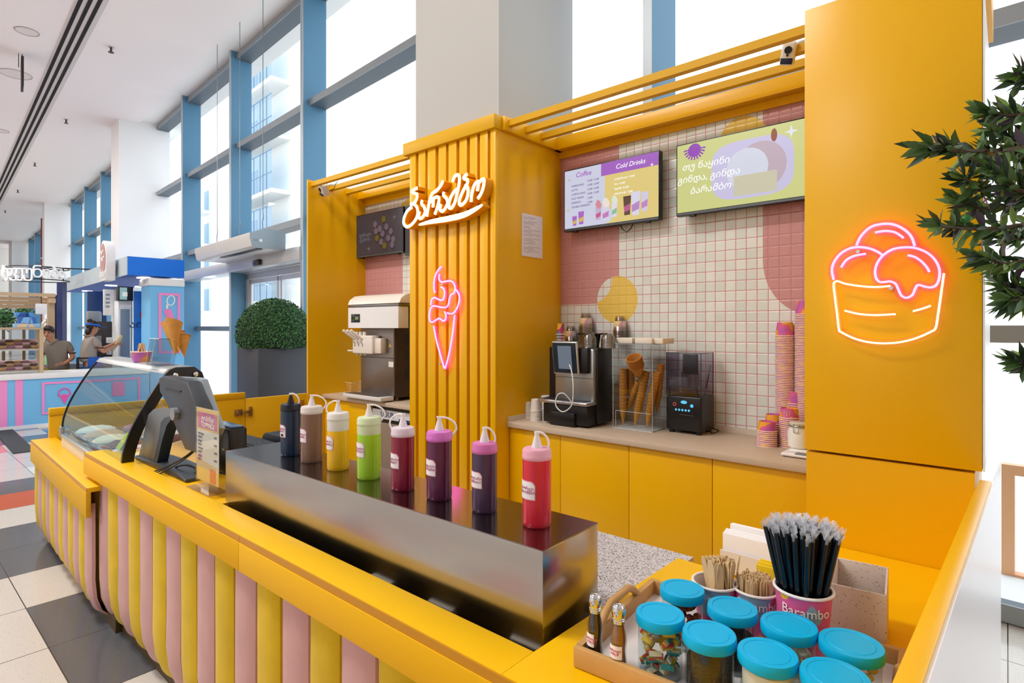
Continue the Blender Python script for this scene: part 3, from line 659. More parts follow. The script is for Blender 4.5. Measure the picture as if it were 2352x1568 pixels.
for a, b in ((415, 515), (698, 828)):
    x, z = Q.px(1860 + a/3.734, 440 + b/3.734, -.03); MB().cyl((x, -.036, z), (x, -.007, z), .0055).build('standoff', CHROME, nb)
# ---- screens
def disc(mb, x, z, r, y, sx=1, sz=1, n=20): mb.poly([(x + r*sx*math.cos(2*math.pi*i/n), y, z + r*sz*math.sin(2*math.pi*i/n)) for i in range(n)][::-1]); return mb
def EM(c, e=1.0):
    k = ('em', c, e)
    if k not in MATS:
        m = M(c, .25, emit=e, spec=.4).copy(); m.node_tree.nodes['Principled BSDF'].inputs['Base Color'].default_value = (.01, .01, .01, 1); MATS[k] = m
    return MATS[k]
def star(mb, x, z, r, y):
    mb.poly([(x + (r if i % 2 == 0 else r*.3)*math.sin(i*math.pi/4), y, z + (r if i % 2 == 0 else r*.3)*math.cos(i*math.pi/4)) for i in range(8)]); return mb
def screen(fr, y, tl, tr, bl, label, group, bg, right=None):
    xa, z1 = fr.px(*tl, y); xb = fr.px(tr[0], tr[1], y)[0] if right is None else right; z0 = fr.px(*bl, y)[1]
    w, h = xb - xa, z1 - z0
    t = thing('menu_screen', label, 'screen', fr.at(xa, y, z0), group)
    MB().box(0, w, 0, .05, 0, h, .003).build('housing', M('#0d0d0f', .35), t)
    p = MB().box(.008, w - .008, -.0015, -.0005, .022, h - .008).build('display', bg, t, smooth=False)
    MB().box(.008, w - .008, -.003, -.0005, .003, .018).build('lower_bezel', M('#5d6468', .3, .4), t)
    MB().box(w*.3, w*.7, .05, yb - y if fr is K else yb2 - y, h*.35, h*.65).build('bracket', BLACK, t)
    for q in (.12, .88): MB().box(w*q - .02, w*q + .02, .0, .03, -.012, 0, .003).build('speaker_foot', BLACK, t)
    return t, p, w, h
ysn = yb - .10
E = .5
t, p, w, h = screen(K, ysn, (1295.7, 393), (1515, 343), (1297, 533), 'menu screen listing coffee and cold drinks, left of the two bright screens', 'menu screens over the right bay', EM('#d3d5ea', E))
MB().box(w*.46, w - .008, -.0022, -.0016, .022, h*.80).build('yellow_panel', EM('#e6cf80', E), p, smooth=False)
disc(MB(), w*.47, .084, .06, -.0025).build('pale_curve', EM('#d3d5ea', E), p, smooth=False)
MB().box(w*.42, w - .008, -.0026, -.002, h*.79, h - .008, .0).build('violet_banner', EM('#a866c6', E), p, smooth=False)
PT = EM('#7a56a8', .3); WTX = EM('#ffffff', .56)
text('Coffee', h*.11, EM('#a54fc0', .5), p, T(w*.225, -.003, h*.885) @ UP, shear=.25); text('Cold Drinks', h*.10, WTX, p, T(w*.72, -.003, h*.885) @ UP, shear=.25)
for i, (nm, pr_) in enumerate((('AMERICANO', '4.50₾  5.50₾'), ('LATTE', '5.50₾  6.50₾'), ('CAPPUCCINO', '5.50₾  6.50₾'), ('FLAT WHITE', '4.50₾  5.50₾'), ('ESPRESSO', '3.50₾'), ('DOUBLE ESPRESSO', '4.50₾'))):
    text(nm, h*.042, PT, p, T(w*.09, -.003, h*(.72 - i*.068)) @ UP, align='LEFT'); text(pr_, h*.04, PT, p, T(w*.27, -.003, h*(.76 - i*.068)) @ UP, align='LEFT')
for i in range(4): text(('ლიმონათი', 'ჩაი', 'FRAPPE', 'SMOOTHIE')[i] + '  ' + ('5.50₾', '4.50₾', '8.50₾', '7.50₾')[i], h*.04, WTX, p, T(w*.56, -.003, h*(.70 - i*.075)) @ UP, align='LEFT')
def cup(x, z, ww, hh, c, c2, y=-.003, top=None):
    MB().poly([(x - ww*.36, y, z), (x + ww*.36, y, z), (x + ww*.5, y, z + hh), (x - ww*.5, y, z + hh)]).build('cup_picture', EM(c, E), p, smooth=False)
    MB().poly([(x - ww*.38, y - .0004, z + hh*.15), (x + ww*.38, y - .0004, z + hh*.25), (x + ww*.43, y - .0004, z + hh*.6), (x - ww*.41, y - .0004, z + hh*.45)]).build('cup_print', EM(c2, E), p, smooth=False)
    if top:
        m2 = MB()
        for q in range(4): disc(m2, x + .006*(-1)**q, z + hh + .008 + q*.012, ww*(.44 - q*.09), y - .0002 - q*.0001)
        m2.build('cream_swirl', EM(top, E), p, smooth=False)
cup(w*.125, h*.08, .045, .075, '#b06cc8', '#ddb85c'); cup(w*.20, h*.09, .055, .10, '#b06cc8', '#ddb85c')
cup(w*.39, h*.12, .055, .10, '#c9b6d8', '#cf5c90', top='#d8909c'); cup(w*.56, h*.13, .05, .11, '#e3e0f0', '#8fc4a0', top='#e2ecdc'); cup(w*.47, h*.09, .065, .12, '#dcd6ec', '#c77fc0', y=-.0045, top='#f2e6d8')
cup(w*.69, h*.13, .065, .14, '#5d4334', '#c05c8c'); cup(w*.86, h*.15, .06, .14, '#d6d0e6', '#c488cc'); cup(w*.775, h*.11, .075, .17, '#dedbee', '#b98ad0', y=-.0045)
for a, b in ((.06, .83), (.05, .34), (.93, .81)): star(MB(), w*a, h*b, .016, -.003).build('star', EM('#d8bb62' if a < .5 else '#ffffff', E), p, smooth=False)
MB().tube([(w*.60, .03, 0), (w*.62, .03, -.03), (w*.66, .035, -.055), (w*.70, .04, -.03), (w*.71, .05, .0)], .004, 6).build('cable', BLACK, t)
t, p, w, h = screen(K, ysn - .02, (1553.4, 334.4), (1849, 266), (1553.4, 497.6), 'large promo screen showing a scoop of pale ice cream, partly behind the tower', 'menu screens over the right bay', EM('#d2d488', E), right=xe - .03)
wv = K.sx(1850, ysn) - K.sx(1553.4, ysn)
MB().prism([(a*wv, b*h) for a, b in [(.61 + .31*abs(math.cos(t))**.55*(1 if math.cos(t) > 0 else -1), .50 + .38*abs(math.sin(t))**.55*(1 if math.sin(t) > 0 else -1)) for t in [k*math.pi/24 for k in range(48)]]], -.0022, -.0016, 'y').build('lilac_field', EM('#cdc6e6', E), p, smooth=False)
sb = MB(); sx_, sz_ = wv*.16, h*.90
for i in range(11):
    a = math.pi * (1.02 + i*.096); sb.poly([(sx_ + .022*math.cos(a-.12), -.003, sz_ + .022*math.sin(a-.12)), (sx_ + .075*math.cos(a-.08), -.003, sz_ + .075*math.sin(a-.08)), (sx_ + .075*math.cos(a+.08), -.003, sz_ + .075*math.sin(a+.08)), (sx_ + .022*math.cos(a+.12), -.003, sz_ + .022*math.sin(a+.12))])
disc(sb, sx_, sz_ - .01, .045, -.0031); sb.build('sunburst', EM('#9440b8', E), p, smooth=False)
m2 = disc(MB(), wv*.68, h*.50, .155, -.003); m2.build('scoop_picture', EM('#c3aebb', E), p, smooth=False)
disc(MB(), wv*.58, h*.50, .13, -.0034).build('scoop_highlight', EM('#d8daea', E), p, smooth=False)
MB().box(wv*.48, wv*.80, -.0042, -.0036, h*.16, h*.42).build('wafer_picture', EM('#cfc9ae', E), p, smooth=False)
MB().prism([(wv*.78 + .018*math.cos(t), h*.86 + .04*math.sin(t)) for t in [k*math.pi/10 for k in range(20)]], -.0034, -.003, 'y').build('bean_picture', EM('#a4512c', .4), p, smooth=False)
star(MB(), wv*.90, h*.86, .04, -.0034).build('star', EM('#e9e9f4', E), p, smooth=False)
for i, s in enumerate(('თუ ნაყინი', 'გინდა, გინდა', 'ბარამბო')): text(s, h*.125, EM('#ffffff', .56), p, T(wv*(.25 + .02*i), -.004, h*(.66 - i*.17)) @ UP, shear=.2)
ys2 = yb2 - .12
for i, (tl, tr, bl, lab, rt) in enumerate((((819, 496), (927, 473), (820, 593), 'dark promo screen with a heap of macarons, left of the pillar', None), ((930, 473), (960, 466), (931, 586), 'dark promo screen mostly hidden behind the fluted pillar', .08))):
    t, p, w, h = screen(L, ys2, tl, tr, bl, lab, 'dim screens in the left bay', EM('#6b5f6c', .14), right=rt)
    if i == 0:
        for k, (a, b) in enumerate(((.42, .72), (.60, .80), (.52, .60), (.66, .62), (.58, .48), (.46, .40), (.75, .50), (.55, .30), (.70, .36), (.80, .32), (.44, .56), (.62, .20), (.78, .20))):
            mm = MB(); disc(mm, w*a, h*b - .012, .034, -.003 - k*.0002); mm.build('macaron_shadow', EM('#4d3450', .1), p, smooth=False)
            mm = MB(); disc(mm, w*a, h*b, .034, -.0031 - k*.0002); mm.build('macaron_picture', EM('#a58a30' if k in (1, 5, 11) else '#a58a9e', .18), p, smooth=False)
        text('ფერადი\nტკბობა', h*.11, EM('#a8a0a8', .2), p, T(w*.20, -.004, h*.46) @ UP)
        for a, b in ((.82, .80), (.28, .18)): star(MB(), w*a, h*b, .03, -.003).build('star', EM('#a39aab', .2), p, smooth=False)
    else: disc(MB(), w*.5, h*.52, .1, -.003).build('violet_disc', EM('#6a5aa0', .2), p, smooth=False)
# ---- notice taped to the side of the pillar
ya, yb_ = K.yu(1206, .036), K.yu(1253.5, .036); zt = zat(K.w(0, ya), 488); zb_ = zat(K.w(0, ya), 587)
nt_ = thing('paper_notice', 'white printed notice sheet on the yellow side of the pillar', 'notice', K.at(.001, ya, zb_, R(90)))
MB().box(0, yb_ - ya, -.002, -.0008, 0, zt - zb_).build('sheet', M('#e6e0e6', .6), nt_)
pw, ph = yb_ - ya, zt - zb_
ln = MB(); random.seed(3)
for i in range(26):
    z = ph*(.93 - i*.033); 
    if i in (2, 6, 14, 20): continue
    a = pw*(.10 if i % 3 else .3); ln.box(a, a + pw*random.uniform(.3, .6), -.0026, -.0021, z, z + ph*.006)
ln.build('print_lines', M('#8a8690', .7), nt_, smooth=False)
# ---- security cameras
def cctv(fr, mtx, lab):
    t = thing('security_camera', lab, 'camera', mtx, 'white security cameras')
    MB().box(-.035, .035, -.04, .04, -.06, .06, .014, 3).build('camera_body', M('#eceae4', .35), t)
    MB().cyl((0, -.039, .018), (0, -.048, .018), .019, .019, 20).build('lens', BLACK, t)
    MB().box(-.03, .03, -.043, -.036, -.052, -.022, .003).build('dark_panel', M('#14233f', .3), t)
    MB().cyl((0, -.04, -.008), (0, -.046, -.008), .006).build('sensor', BLACK, t)
    MB().tube([(0, .03, .03), (.05, .07, .05), (.11, .08, .06)], .011, 8).build('mount_arm', M('#d8d8d6', .4), t)
    MB().tube([(.02, .04, -.02), (.06, .08, -.0), (.10, .09, .06), (.15, .09, .10)], .0035, 6).build('cable', BLACK, t)
x, z = K.px(1812, 122, .30); cctv(K, K.at(x, .30, z, .1) @ RX(.45) @ RY(.25), 'larger white security camera under the slats beside the tower')
x, z = L.px(744, 436, .12); cctv(L, L.at(x, .12, z, -.2) @ RX(.5) @ RY(.5), 'small white security camera at the corner of the left bay')
# ---- coffee machine
def onK(u, v, z=.9): return K.loc(pz(u, v, z))
mx1 = onK(1345, 981); yf = mx1[1] + .06; m0, m1 = K.sx(1261, yf), K.sx(1373, yf); mw = m1 - m0; md = min(K.yu(1407, m1), yb - .03) - yf; mh = K.zz(1373, 799, yf) - .9
cm = thing('coffee_machine', 'black and silver bean-to-cup coffee machine with tablet screen on the beige worktop', 'coffee machine', K.at(m0, yf, .9))
MB().box(0, mw, 0, md, .015, mh, .01).build('body', M('#17161a', .35), cm)
SIL = M('#b9c0c4', .3, .85)
MB().box(mw*.19, mw*.97, -.035, .01, .17, mh*.99, .012).build('front_panel', SIL, cm)
MB().box(mw*.20, mw*.96, -.037, -.034, .335, .339).build('panel_seam', M('#53585c', .4), cm)
MB().box(mw*.07, mw*.97, -.11, .02, .012, .15, .01).box(mw*.25, mw*.75, -.135, -.1, .0, .1, .01).build('base', M('#131316', .35), cm)
dt = MB().box(-mw*.02, mw*.98, -.13, .02, .152, .178, .008).build('drip_tray', M('#c9c9cf', .2, .8), cm)
MB().box(mw*.05, mw*.92, -.115, .0, .1785, .1815).build('drip_grid', M('#222328', .4), dt)
sc0, scz = K.px(1275, 857, yf - .08); sw = K.sx(1332, yf - .08) - sc0; sh = K.zz(1300, 783, yf - .08) - scz
tb = MB().box(0, sw, -.012, .012, 0, sh, .008, 3).build('touchscreen', M('#d4d8da', .25, .6), cm, mtx=T(sc0 - m0, -.085, scz - .9) @ RX(.12))
MB().box(.008, sw - .008, -.0145, -.012, .012, sh - .008).build('glass', M('#202c38', .12), tb); MB().box(sw*.24, sw*.78, -.0155, -.0147, .04, sh - .03).build('display', EM('#7b8798', .35), tb)
MB().box(sc0 - m0 + .02, sc0 - m0 + sw + .06, -.075, -.03, scz - .9 + .01, scz - .9 + sh*.8, .01).build('screen_mount', M('#17161a', .35), cm)
sp0 = mw*.36
MB().box(sp0, sp0 + .075, -.10, -.03, .385, .45, .008).build('spout', M('#9aa0a4', .3, .7), cm); MB().cyl((sp0 + .02, -.07, .386), (sp0 + .02, -.07, .37), .007).cyl((sp0 + .05, -.07, .386), (sp0 + .05, -.07, .37), .007).build('nozzle', BLACK, cm)
MB().box(sp0 + .076, sp0 + .14, -.095, -.03, .40, .452, .006).build('steam_head', BLACK, cm)
MB().tube(smooth_pts([(sp0 + .10, -.10, .44), (sp0 + .16, -.15, .38), (sp0 + .185, -.17, .27), (sp0 + .17, -.17, .16), (sp0 + .10, -.175, .11), (sp0 + .04, -.175, .15), (sp0 + .05, -.17, .22), (sp0 + .10, -.16, .235), (sp0 + .14, -.13, .18)], 6), .0042, 8).build('milk_hose', M('#e6e4e0', .3), cm)
hx, hz = mw*.72, mh
MB().lathe([(.06, 0), (.075, .09)], 4, c=(mw*.72, md*.55, mh), mat=None).build('bean_hopper', M('#17161a', .2), cm)
MB().box(mw*.5, mw*.96, md*.3, md*.82, mh + .0895, mh + .105, .006).build('hopper_lid', M('#17161a', .2), cm)
# ---- cups: paper, ice cream and clear ones, every cup its own thing
def cup_print(base='#d9609a', a='#f0a92c', b='#c15bb0', p1=.45, p2=.6):
    k = ('cupprint', base, a, b, p1)
    if k in MATS: return MATS[k]
    m = bpy.data.materials.new('printed_paper'); m.use_nodes = True; nt = m.node_tree; bs = nt.nodes['Principled BSDF']
    tc = nt.nodes.new('ShaderNodeTexCoord'); n = nt.nodes.new('ShaderNodeTexNoise'); n.inputs['Scale'].default_value = 14; n.inputs['Detail'].default_value = 0
    c = nt.nodes.new('ShaderNodeValToRGB'); c.color_ramp.interpolation = 'CONSTANT'; e = c.color_ramp.elements
    e[0].position = 0; e[0].color = lin(a); e[1].position = p1; e[1].color = lin(base); q = e.new(p2); q.color = lin(b)
    nt.links.new(tc.outputs['Object'], n.inputs[0]); nt.links.new(n.outputs['Fac'], c.inputs[0]); nt.links.new(c.outputs[0], bs.inputs['Base Color']); bs.inputs['Roughness'].default_value = .5
    MATS[k] = m; return m
PRT = cup_print(); RIM = M('#efd6ca', .5)
def cup_thing(name, lab, cat, r0, r1, h, mat, rim, grp, inverted, mtx):
    t = thing(name, lab, cat, mtx, grp)
    f = -1 if inverted else 1; z0 = h if inverted else 0
    MB().lathe([(r0 - .004, z0 + f*.006), (r0 - .004, z0 + f*.002), (r0, z0), (r1, z0 + f*h)], 20).build('cup_wall', mat, t)
    MB().tube([(r1*math.cos(i*.314159), r1*math.sin(i*.314159), z0 + f*(h - .002)) for i in range(20)], .0036, 6, True).build('rim', rim, t)
    return t
protos = {}
def stack(name, lab, u, v, wpx, vtop, step, h, taper, mat, rim, grp, cat='paper cup', one=False):
    """nested upside-down cups from pixel (u, v) up to row vtop; wpx = rim width in pixels"""
    xk, yk = K.loc(pz(u, v, .9)); yk = min(yk, yb - .05); xk = K.sx(u, yk); p = K.w(xk, yk, .9); dep = p.x * FWD.x + p.y * FWD.y
    r1 = wpx / 2 * dep / FPX; top = zat(p, vtop) - .9; n = 1 if one else max(1, round((top - h) / step) + 1); h = top if one else h
    if n > 1: step = (top - h) / (n - 1)
    for i in range(n):
        mt = T(p.x + random.uniform(-.001, .001), p.y + random.uniform(-.001, .001), .9 + step * i) @ RZ(random.uniform(0, 6))
        if i == 0: pr0 = cup_thing(name, lab, cat, r1 * taper, r1, h, mat, rim, grp, True, mt)
        else: dup(pr0, mt)
random.seed(11)
IC = 'ice_cream_cup'
stack(IC, 'pink ice cream cup in the tall visible stack beside the tower', 1803, 985, 41, 740, .0102, .085, .80, PRT, RIM, 'cups of the tall stack')
stack(IC, 'pink ice cream cup in the tallest stack half hidden by the tower', 1849, 990, 42, 690, .0102, .085, .80, PRT, RIM, 'cups of the half hidden tall stack')
stack(IC, 'larger pink ice cream cup in the stack behind the white jar', 1829, 1000, 43, 898, .014, .075, .86, PRT, RIM, 'cups of the stack behind the jar')
stack(IC, 'pink ice cream cup in the stack just left of the white jar', 1813, 1026, 41, 937, .0115, .056, .88, PRT, RIM, 'cups of the stack left of the jar')
stack(IC, 'pink ice cream cup in the stack second from the worktop edge', 1778, 1016, 38, 951, .0125, .056, .88, PRT, RIM, 'cups of the low rear stack')
stack(IC, 'pink ice cream cup in the low front stack on the brown paper', 1762, 1024, 40, 967, .0118, .056, .88, PRT, RIM, 'cups of the low front stack')
PW = M('#efe9e2', .5); PW2 = M('#e4e2df', .5)
stack('paper_cup', 'small white paper cup in the short front stack beside the coffee machine', 1230, 965, 24, 916, .010, .085, .8, PW, PW, 'white cups of the front stack')
stack('paper_cup', 'white paper cup in the taller stack between pillar and coffee machine', 1243, 948, 28, 882, .014, .12, .88, PW, PW, 'white cups of the tall stack')
stack('paper_cup', 'grey-white paper cup in the stack touching the coffee machine', 1253, 964, 22, 908, .012, .10, .88, PW2, PW2, 'white cups next to the machine')
stack('paper_cup', 'white paper cup with rounded top, leftmost on the beige worktop', 1214, 960, 17, 923, .01, .115, .8, PW, PW, 'leftmost white cup', one=True)
stack('paper_cup', 'red-rimmed paper cup behind the white cups, against the coffee machine', 1259, 945, 17, 870, .16, .11, .9, PW, M('#b8303c', .5), 'red-rimmed cup', one=True)
zt = .9 + mh
def onm(u, v, zz=None): p = pz(u, v, zz or zt); return p
CLR = GLASS('#e9e6e4', .16, .08)
def clear_stack(lab, grp, u, v, wpx, n, step, h, taper, z, dome=False):
    p = K.w(*[max(a, b) if k == 0 else b for k, (a, b) in enumerate(((.0, 0), (0, 0)))]) if False else pz(u, v, z)
    xk, yk = K.loc(p); yk = min(yk, yb - .05); yk = max(yk, yf + .03); xk = K.sx(u, yk); p = K.w(xk, yk, z); dep = p.x * FWD.x + p.y * FWD.y; r = wpx / 2 * dep / FPX
    for i in range(n):
        mt = T(p.x, p.y, z + step*i)
        if i: dup(t0, mt); continue
        t0 = thing('dome_lid' if dome else 'clear_cup', lab, 'cup lid' if dome else 'plastic cup', mt, grp)
        pr = [(r, 0), (r*.98, .008), (r*.95, h*.45), (r*.75, h*.8), (r*.4, h)] if dome else [(r, 0), (r, .006), (r*.96, .008), (r*taper, h)]
        MB().lathe(pr, 20, cap=False).build('dome' if dome else 'cup_wall', CLR, t0)
        MB().tube([(r*math.cos(k*.314159), r*math.sin(k*.314159), .002) for k in range(20)], .002, 5, True).build('rim', GLASS('#d8d6d6', .35, .1), t0)
        if not dome: MB().lathe([(r*.88 + .0006, h*.42), (r*.80 + .0006, h*.66)], 20, cap=False).build('printed_band', cup_print('#d8a0b4', '#e8cc94', '#dcd8d4'), t0)
clear_stack('clear printed cup in the tallest stack on the coffee machine', 'clear cups of the tall stack', 1346, 785, 34, 12, .0125, .12, .62, zt)
clear_stack('clear printed cup in the leaning stack nearest the tablet', 'clear cups of the low stack', 1311, 786, 30, 4, .012, .12, .62, zt)
clear_stack('clear dome lid in the pile at the middle of the coffee machine', 'dome lids of the middle pile', 1354, 799, 33, 9, .007, .05, .6, zt, True)
clear_stack('clear dome lid in the pile at the right corner of the machine', 'dome lids of the corner pile', 1397, 799, 33, 9, .007, .05, .6, zt, True)
xk = K.sx(1288, yf + .16)
for i in range(5):
    mt = K.at(xk, yf + .16, zt + .022*i)
    if i == 0: pc0 = cup_thing('paper_cup', 'coloured paper cup in the stack at the left corner of the coffee machine', 'paper cup', .026, .033, .085, cup_print('#b8326e', '#e8a820', '#5f7f96'), RIM, 'coloured cups on the machine', True, mt)
    else: dup(pc0, mt)
# ---- cone case
bx = onK(1407, 981); cx0_, cy0 = bx[0] + .005, bx[1]; cx1_ = K.sx(1498.5, cy0); cyb = min(K.yu(1528, cx1_), yb - .03); chh = K.zz(1498, 791, cy0) - .9
cc = thing('cone_case', 'tall clear acrylic case of waffle cones beside the coffee machine', 'display case', K.at(cx0_, cy0, .9))
cw, cd_ = cx1_ - cx0_, cyb - cy0; AC = GLASS('#eceff0', .06, .02)
g_ = MB()
g_.poly([(0, 0, 0), (cw, 0, 0), (cw, 0, chh), (0, 0, chh)]).poly([(cw, 0, 0), (cw, cd_, 0), (cw, cd_, chh), (cw, 0, chh)]).poly([(0, 0, 0), (0, cd_, 0), (0, cd_, chh), (0, 0, chh)]).poly([(0, cd_, 0), (cw, cd_, 0), (cw, cd_, chh), (0, cd_, chh)]).poly([(0, 0, chh), (cw, 0, chh), (cw, cd_, chh), (0, cd_, chh)])
g_.build('acrylic_wall', AC, cc, smooth=False)
e_ = MB()
for a, b in (((0, 0, 0), (0, 0, chh)), ((cw, 0, 0), (cw, 0, chh)), ((cw, cd_, 0), (cw, cd_, chh)), ((0, 0, chh), (cw, 0, chh)), ((cw, 0, chh), (cw, cd_, chh)), ((0, 0, 0), (cw, 0, 0)), ((cw, 0, 0), (cw, cd_, 0)), ((.02, -.001, .12), (cw - .01, -.001, .12)), ((.02, -.001, 0), (.02, -.001, .12)), ((0, cd_, chh), (cw, cd_, chh))): e_.tube([a, b], .0022, 5)
e_.build('polished_edge', M('#c7ccce', .15, spec=.8, alpha=.75), cc)
MB().box(.004, cw - .004, .004, cd_ - .004, .001, .006).build('floor_panel', M('#dfe2e3', .3), cc)
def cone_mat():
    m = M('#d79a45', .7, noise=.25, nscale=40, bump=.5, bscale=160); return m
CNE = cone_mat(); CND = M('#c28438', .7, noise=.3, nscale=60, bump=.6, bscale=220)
def cone(lab, grp, L_, r, mtx, mat=None, rag=0):
    t = thing('waffle_cone', lab, 'ice cream cone', mtx, grp); mb = MB(); b = mb.b; n = 18
    rings = []
    for q, (rr, z) in enumerate(((.002, 0), (r*.35, L_*.33), (r*.68, L_*.68), (r, L_))):
        rings.append([b.verts.new((rr*math.cos(2*math.pi*i/n), rr*math.sin(2*math.pi*i/n), z + (rag*L_*(.5 + .5*math.cos(2*math.pi*i/n)) if q == 3 else 0))) for i in range(n)])
    rings.append([b.verts.new((v.co.x*.9, v.co.y*.9, v.co.z)) for v in rings[-1]]); rings.append([b.verts.new((v.co.x*.88, v.co.y*.88, v.co.z)) for v in rings[2]]); 
    for a, c in zip(rings, rings[1:]):
        for i in range(n): b.faces.new((a[i], a[(i+1) % n], c[(i+1) % n], c[i]))
    b.faces.new(rings[0][::-1]); b.faces.new(rings[-1])
    mb.build('cone_wall', mat or CNE, t); 
    if not rag: MB().tube([(r*math.cos(2*math.pi*i/n), r*math.sin(2*math.pi*i/n), L_ - .004) for i in range(n)], .0016, 5, True).build('lip', M('#a8682a', .7), t)
    return t
def cone_stack(tip, top, yy, r, n, lab, grp, mat=None):
    """nested cones from tip pixel to top pixel at depth yy inside the case"""
    a = K.px(*tip, yy); b = K.px(*top, yy); A = K.w(a[0], yy, max(a[1], .91)); B = K.w(b[0], yy + .0, b[1]); ax = (B - A); Lt = ax.length; ax.normalize()
    L0 = .13; rot = ZUP(ax).to_4x4()
    for i in range(n):
        mt = T(*(A + ax * (Lt - L0) * i / max(1, n - 1))) @ rot @ RZ(random.uniform(0, 6))
        if i == 0: c0 = cone(lab, grp, L0, r, mt, mat)
        else: dup(c0, mt)
y1 = cy0 + .06; y2 = cy0 + cd_*.62
cone_stack((1431, 979), (1431, 846), y1, .029, 13, 'waffle cone of the upright front stack, leftmost in the clear case', 'cones of the leftmost stack')
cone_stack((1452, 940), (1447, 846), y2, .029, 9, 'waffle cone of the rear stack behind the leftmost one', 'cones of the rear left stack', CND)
cone_stack((1432, 954), (1468, 876), y1 + .05, .026, 8, 'waffle cone of the short stack leaning to the right', 'cones of the leaning stack')
cone_stack((1457, 980), (1484, 853), y1, .029, 13, 'waffle cone of the tilted stack in the middle of the case', 'cones of the middle stack')
cone_stack((1485, 984), (1508, 854), y1, .028, 13, 'waffle cone of the slanting stack at the right of the case', 'cones of the right stack')
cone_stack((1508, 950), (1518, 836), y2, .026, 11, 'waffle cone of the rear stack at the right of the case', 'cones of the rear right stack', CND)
a = K.px(1475, 880, y2 - .05); A = K.w(a[0], y2 - .05, a[1]); ax = (Vector((*(-K.i * .55), .84))).normalized()
for i in range(7):
    mt = T(*(A + ax * (.0 + .011*i))) @ ZUP(ax).to_4x4()
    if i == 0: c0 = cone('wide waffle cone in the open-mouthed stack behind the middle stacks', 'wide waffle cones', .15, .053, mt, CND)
    else: dup(c0, mt)
# folded napkins and boxes lying on top of the case
for i, (u0, u1, v, d0, d1) in enumerate(((1415, 1452, 787, .02, .12), (1458, 1497, 788, .02, .12), (1440, 1497, 779, .13, .24), (1500, 1540, 784, .05, .22))):
    xa, xb = K.sx(u0, cy0 + d0), K.sx(u1, cy0 + d0); xb = min(xb, cx1_ + .05)
    o = MB().box(0, xb - xa, 0, d1 - d0, 0, .038, .004).build('napkin_pack', M('#ece4d6', .7), mtx=K.at(xa, cy0 + d0, .9 + chh + .003))
    tag(o, ('cream napkin pack on the cone case, front left', 'cream napkin pack on the cone case, front middle', 'cream napkin pack at the back of the cone case top', 'cream napkin pack at the right end of the cone case top')[i], 'napkins', 'napkin packs on the cone case')
clear_stack('clear printed cup in the stack at the left end of the cone case', 'clear cups by the napkins', 1424, 772, 33, 8, .0115, .115, .6, .9 + chh + .003)
# ---- blender with sound cover
bb = onK(1575, 997); b0, b1 = K.sx(1529, bb[1]), K.sx(1611, bb[1]); bwid = b1 - b0; bdp = min(K.yu(1642, b1), yb - .03) - bb[1]; bh = K.zz(1611, 913, bb[1]) - .9; ht = K.zz(1611, 812, bb[1]) - .9
bl = thing('blender', 'black countertop blender under a smoky clear sound cover', 'blender', K.at(b0, bb[1], .9))
MB().box(0, bwid, 0, bdp, .02, bh, .012, 3).build('base', M('#151417', .3), bl)
for a in (.03, bwid - .03):
    for c in (.03, bdp - .03): MB().lathe([(.018, 0), (.018, .021)], 12, c=(a, c, 0)).build('foot', BLACK, bl)
BLU = M('#4fb4e8', .4, emit=.4)
kp = MB(); disc(kp, bwid*.52, bh*.84, .022, -.001, 1, .5)
for i in range(5): disc(kp, bwid*(.30 + i*.09), bh*.63, .0075, -.001)
disc(kp, bwid*.74, bh*.76, .011, -.001); kp.build('button', BLU, bl, smooth=False)
MB().tube([(bwid*.26 + .010*math.cos(i*.52), -.001, bh*.77 + .010*math.sin(i*.52)) for i in range(12)], .0018, 5, True).build('power_button', M('#d05858', .4, emit=.3), bl)
MB().box(bwid*.4, bwid*.78, -.0016, -.0005, bh*.50, bh*.508).build('trim_line', M('#8d8d92', .3, .6), bl)
SMK = GLASS('#b9b3c4', .07, .04)
g_ = MB(); x0_, x1_ = .004, bwid - .004
g_.poly([(x0_, .004, bh), (x1_, .004, bh), (x1_, .004, ht), (x0_, .004, ht)]).poly([(x1_, .004, bh), (x1_, bdp - .02, bh), (x1_, bdp - .02, ht), (x1_, .004, ht)]).poly([(x0_, .004, bh), (x0_, bdp - .02, bh), (x0_, bdp - .02, ht), (x0_, .004, ht)]).poly([(x0_, .004, ht), (x1_, .004, ht), (x1_, bdp - .02, ht), (x0_, bdp - .02, ht)])
cv = g_.build('sound_cover', SMK, bl, smooth=False)
e_ = MB()
for pth in ([(x0_, .003, bh), (x0_, .003, ht), (x1_, .003, ht), (x1_, .003, bh)], [(x1_, .003, ht), (x1_, bdp - .02, ht), (x1_, bdp - .02, bh)], [(x0_ + .02, -.002, bh + .0), (x0_ + .025, -.004, bh + .06), (x1_ - .03, -.004, bh + .06), (x1_ - .02, -.002, bh)], [(x1_ + .002, .06, bh + .01), (x1_ + .002, bdp*.7, ht - .08)]): e_.tube(pth, .0032, 6)
e_.build('cover_rim', M('#3a3440', .2), cv)
MB().box(bwid*.48, bwid*.9, -.001, .012, ht - .135, ht - .005, .006).build('lid_grip', M('#24222a', .3), cv)
jg = MB().lathe([(.045, 0), (.055, .02), (.062, .15), (.05, .155)], 12, c=(bwid*.5, bdp*.5, bh)).build('jug', GLASS('#d9d4e0', .1, .05), bl)
MB().lathe([(.05, .156), (.05, .18), (.02, .19)], 16, c=(bwid*.5, bdp*.5, bh)).build('jug_lid', M('#1d1b20', .4), bl)
MB().tube(smooth_pts([(bwid, bdp*.75, .03), (bwid + .05, bdp*.72, .02), (bwid + .03, bdp*.5, .008), (bwid + .01, bdp*.6, .006)], 5), .004, 6).build('power_cord', BLACK, bl)
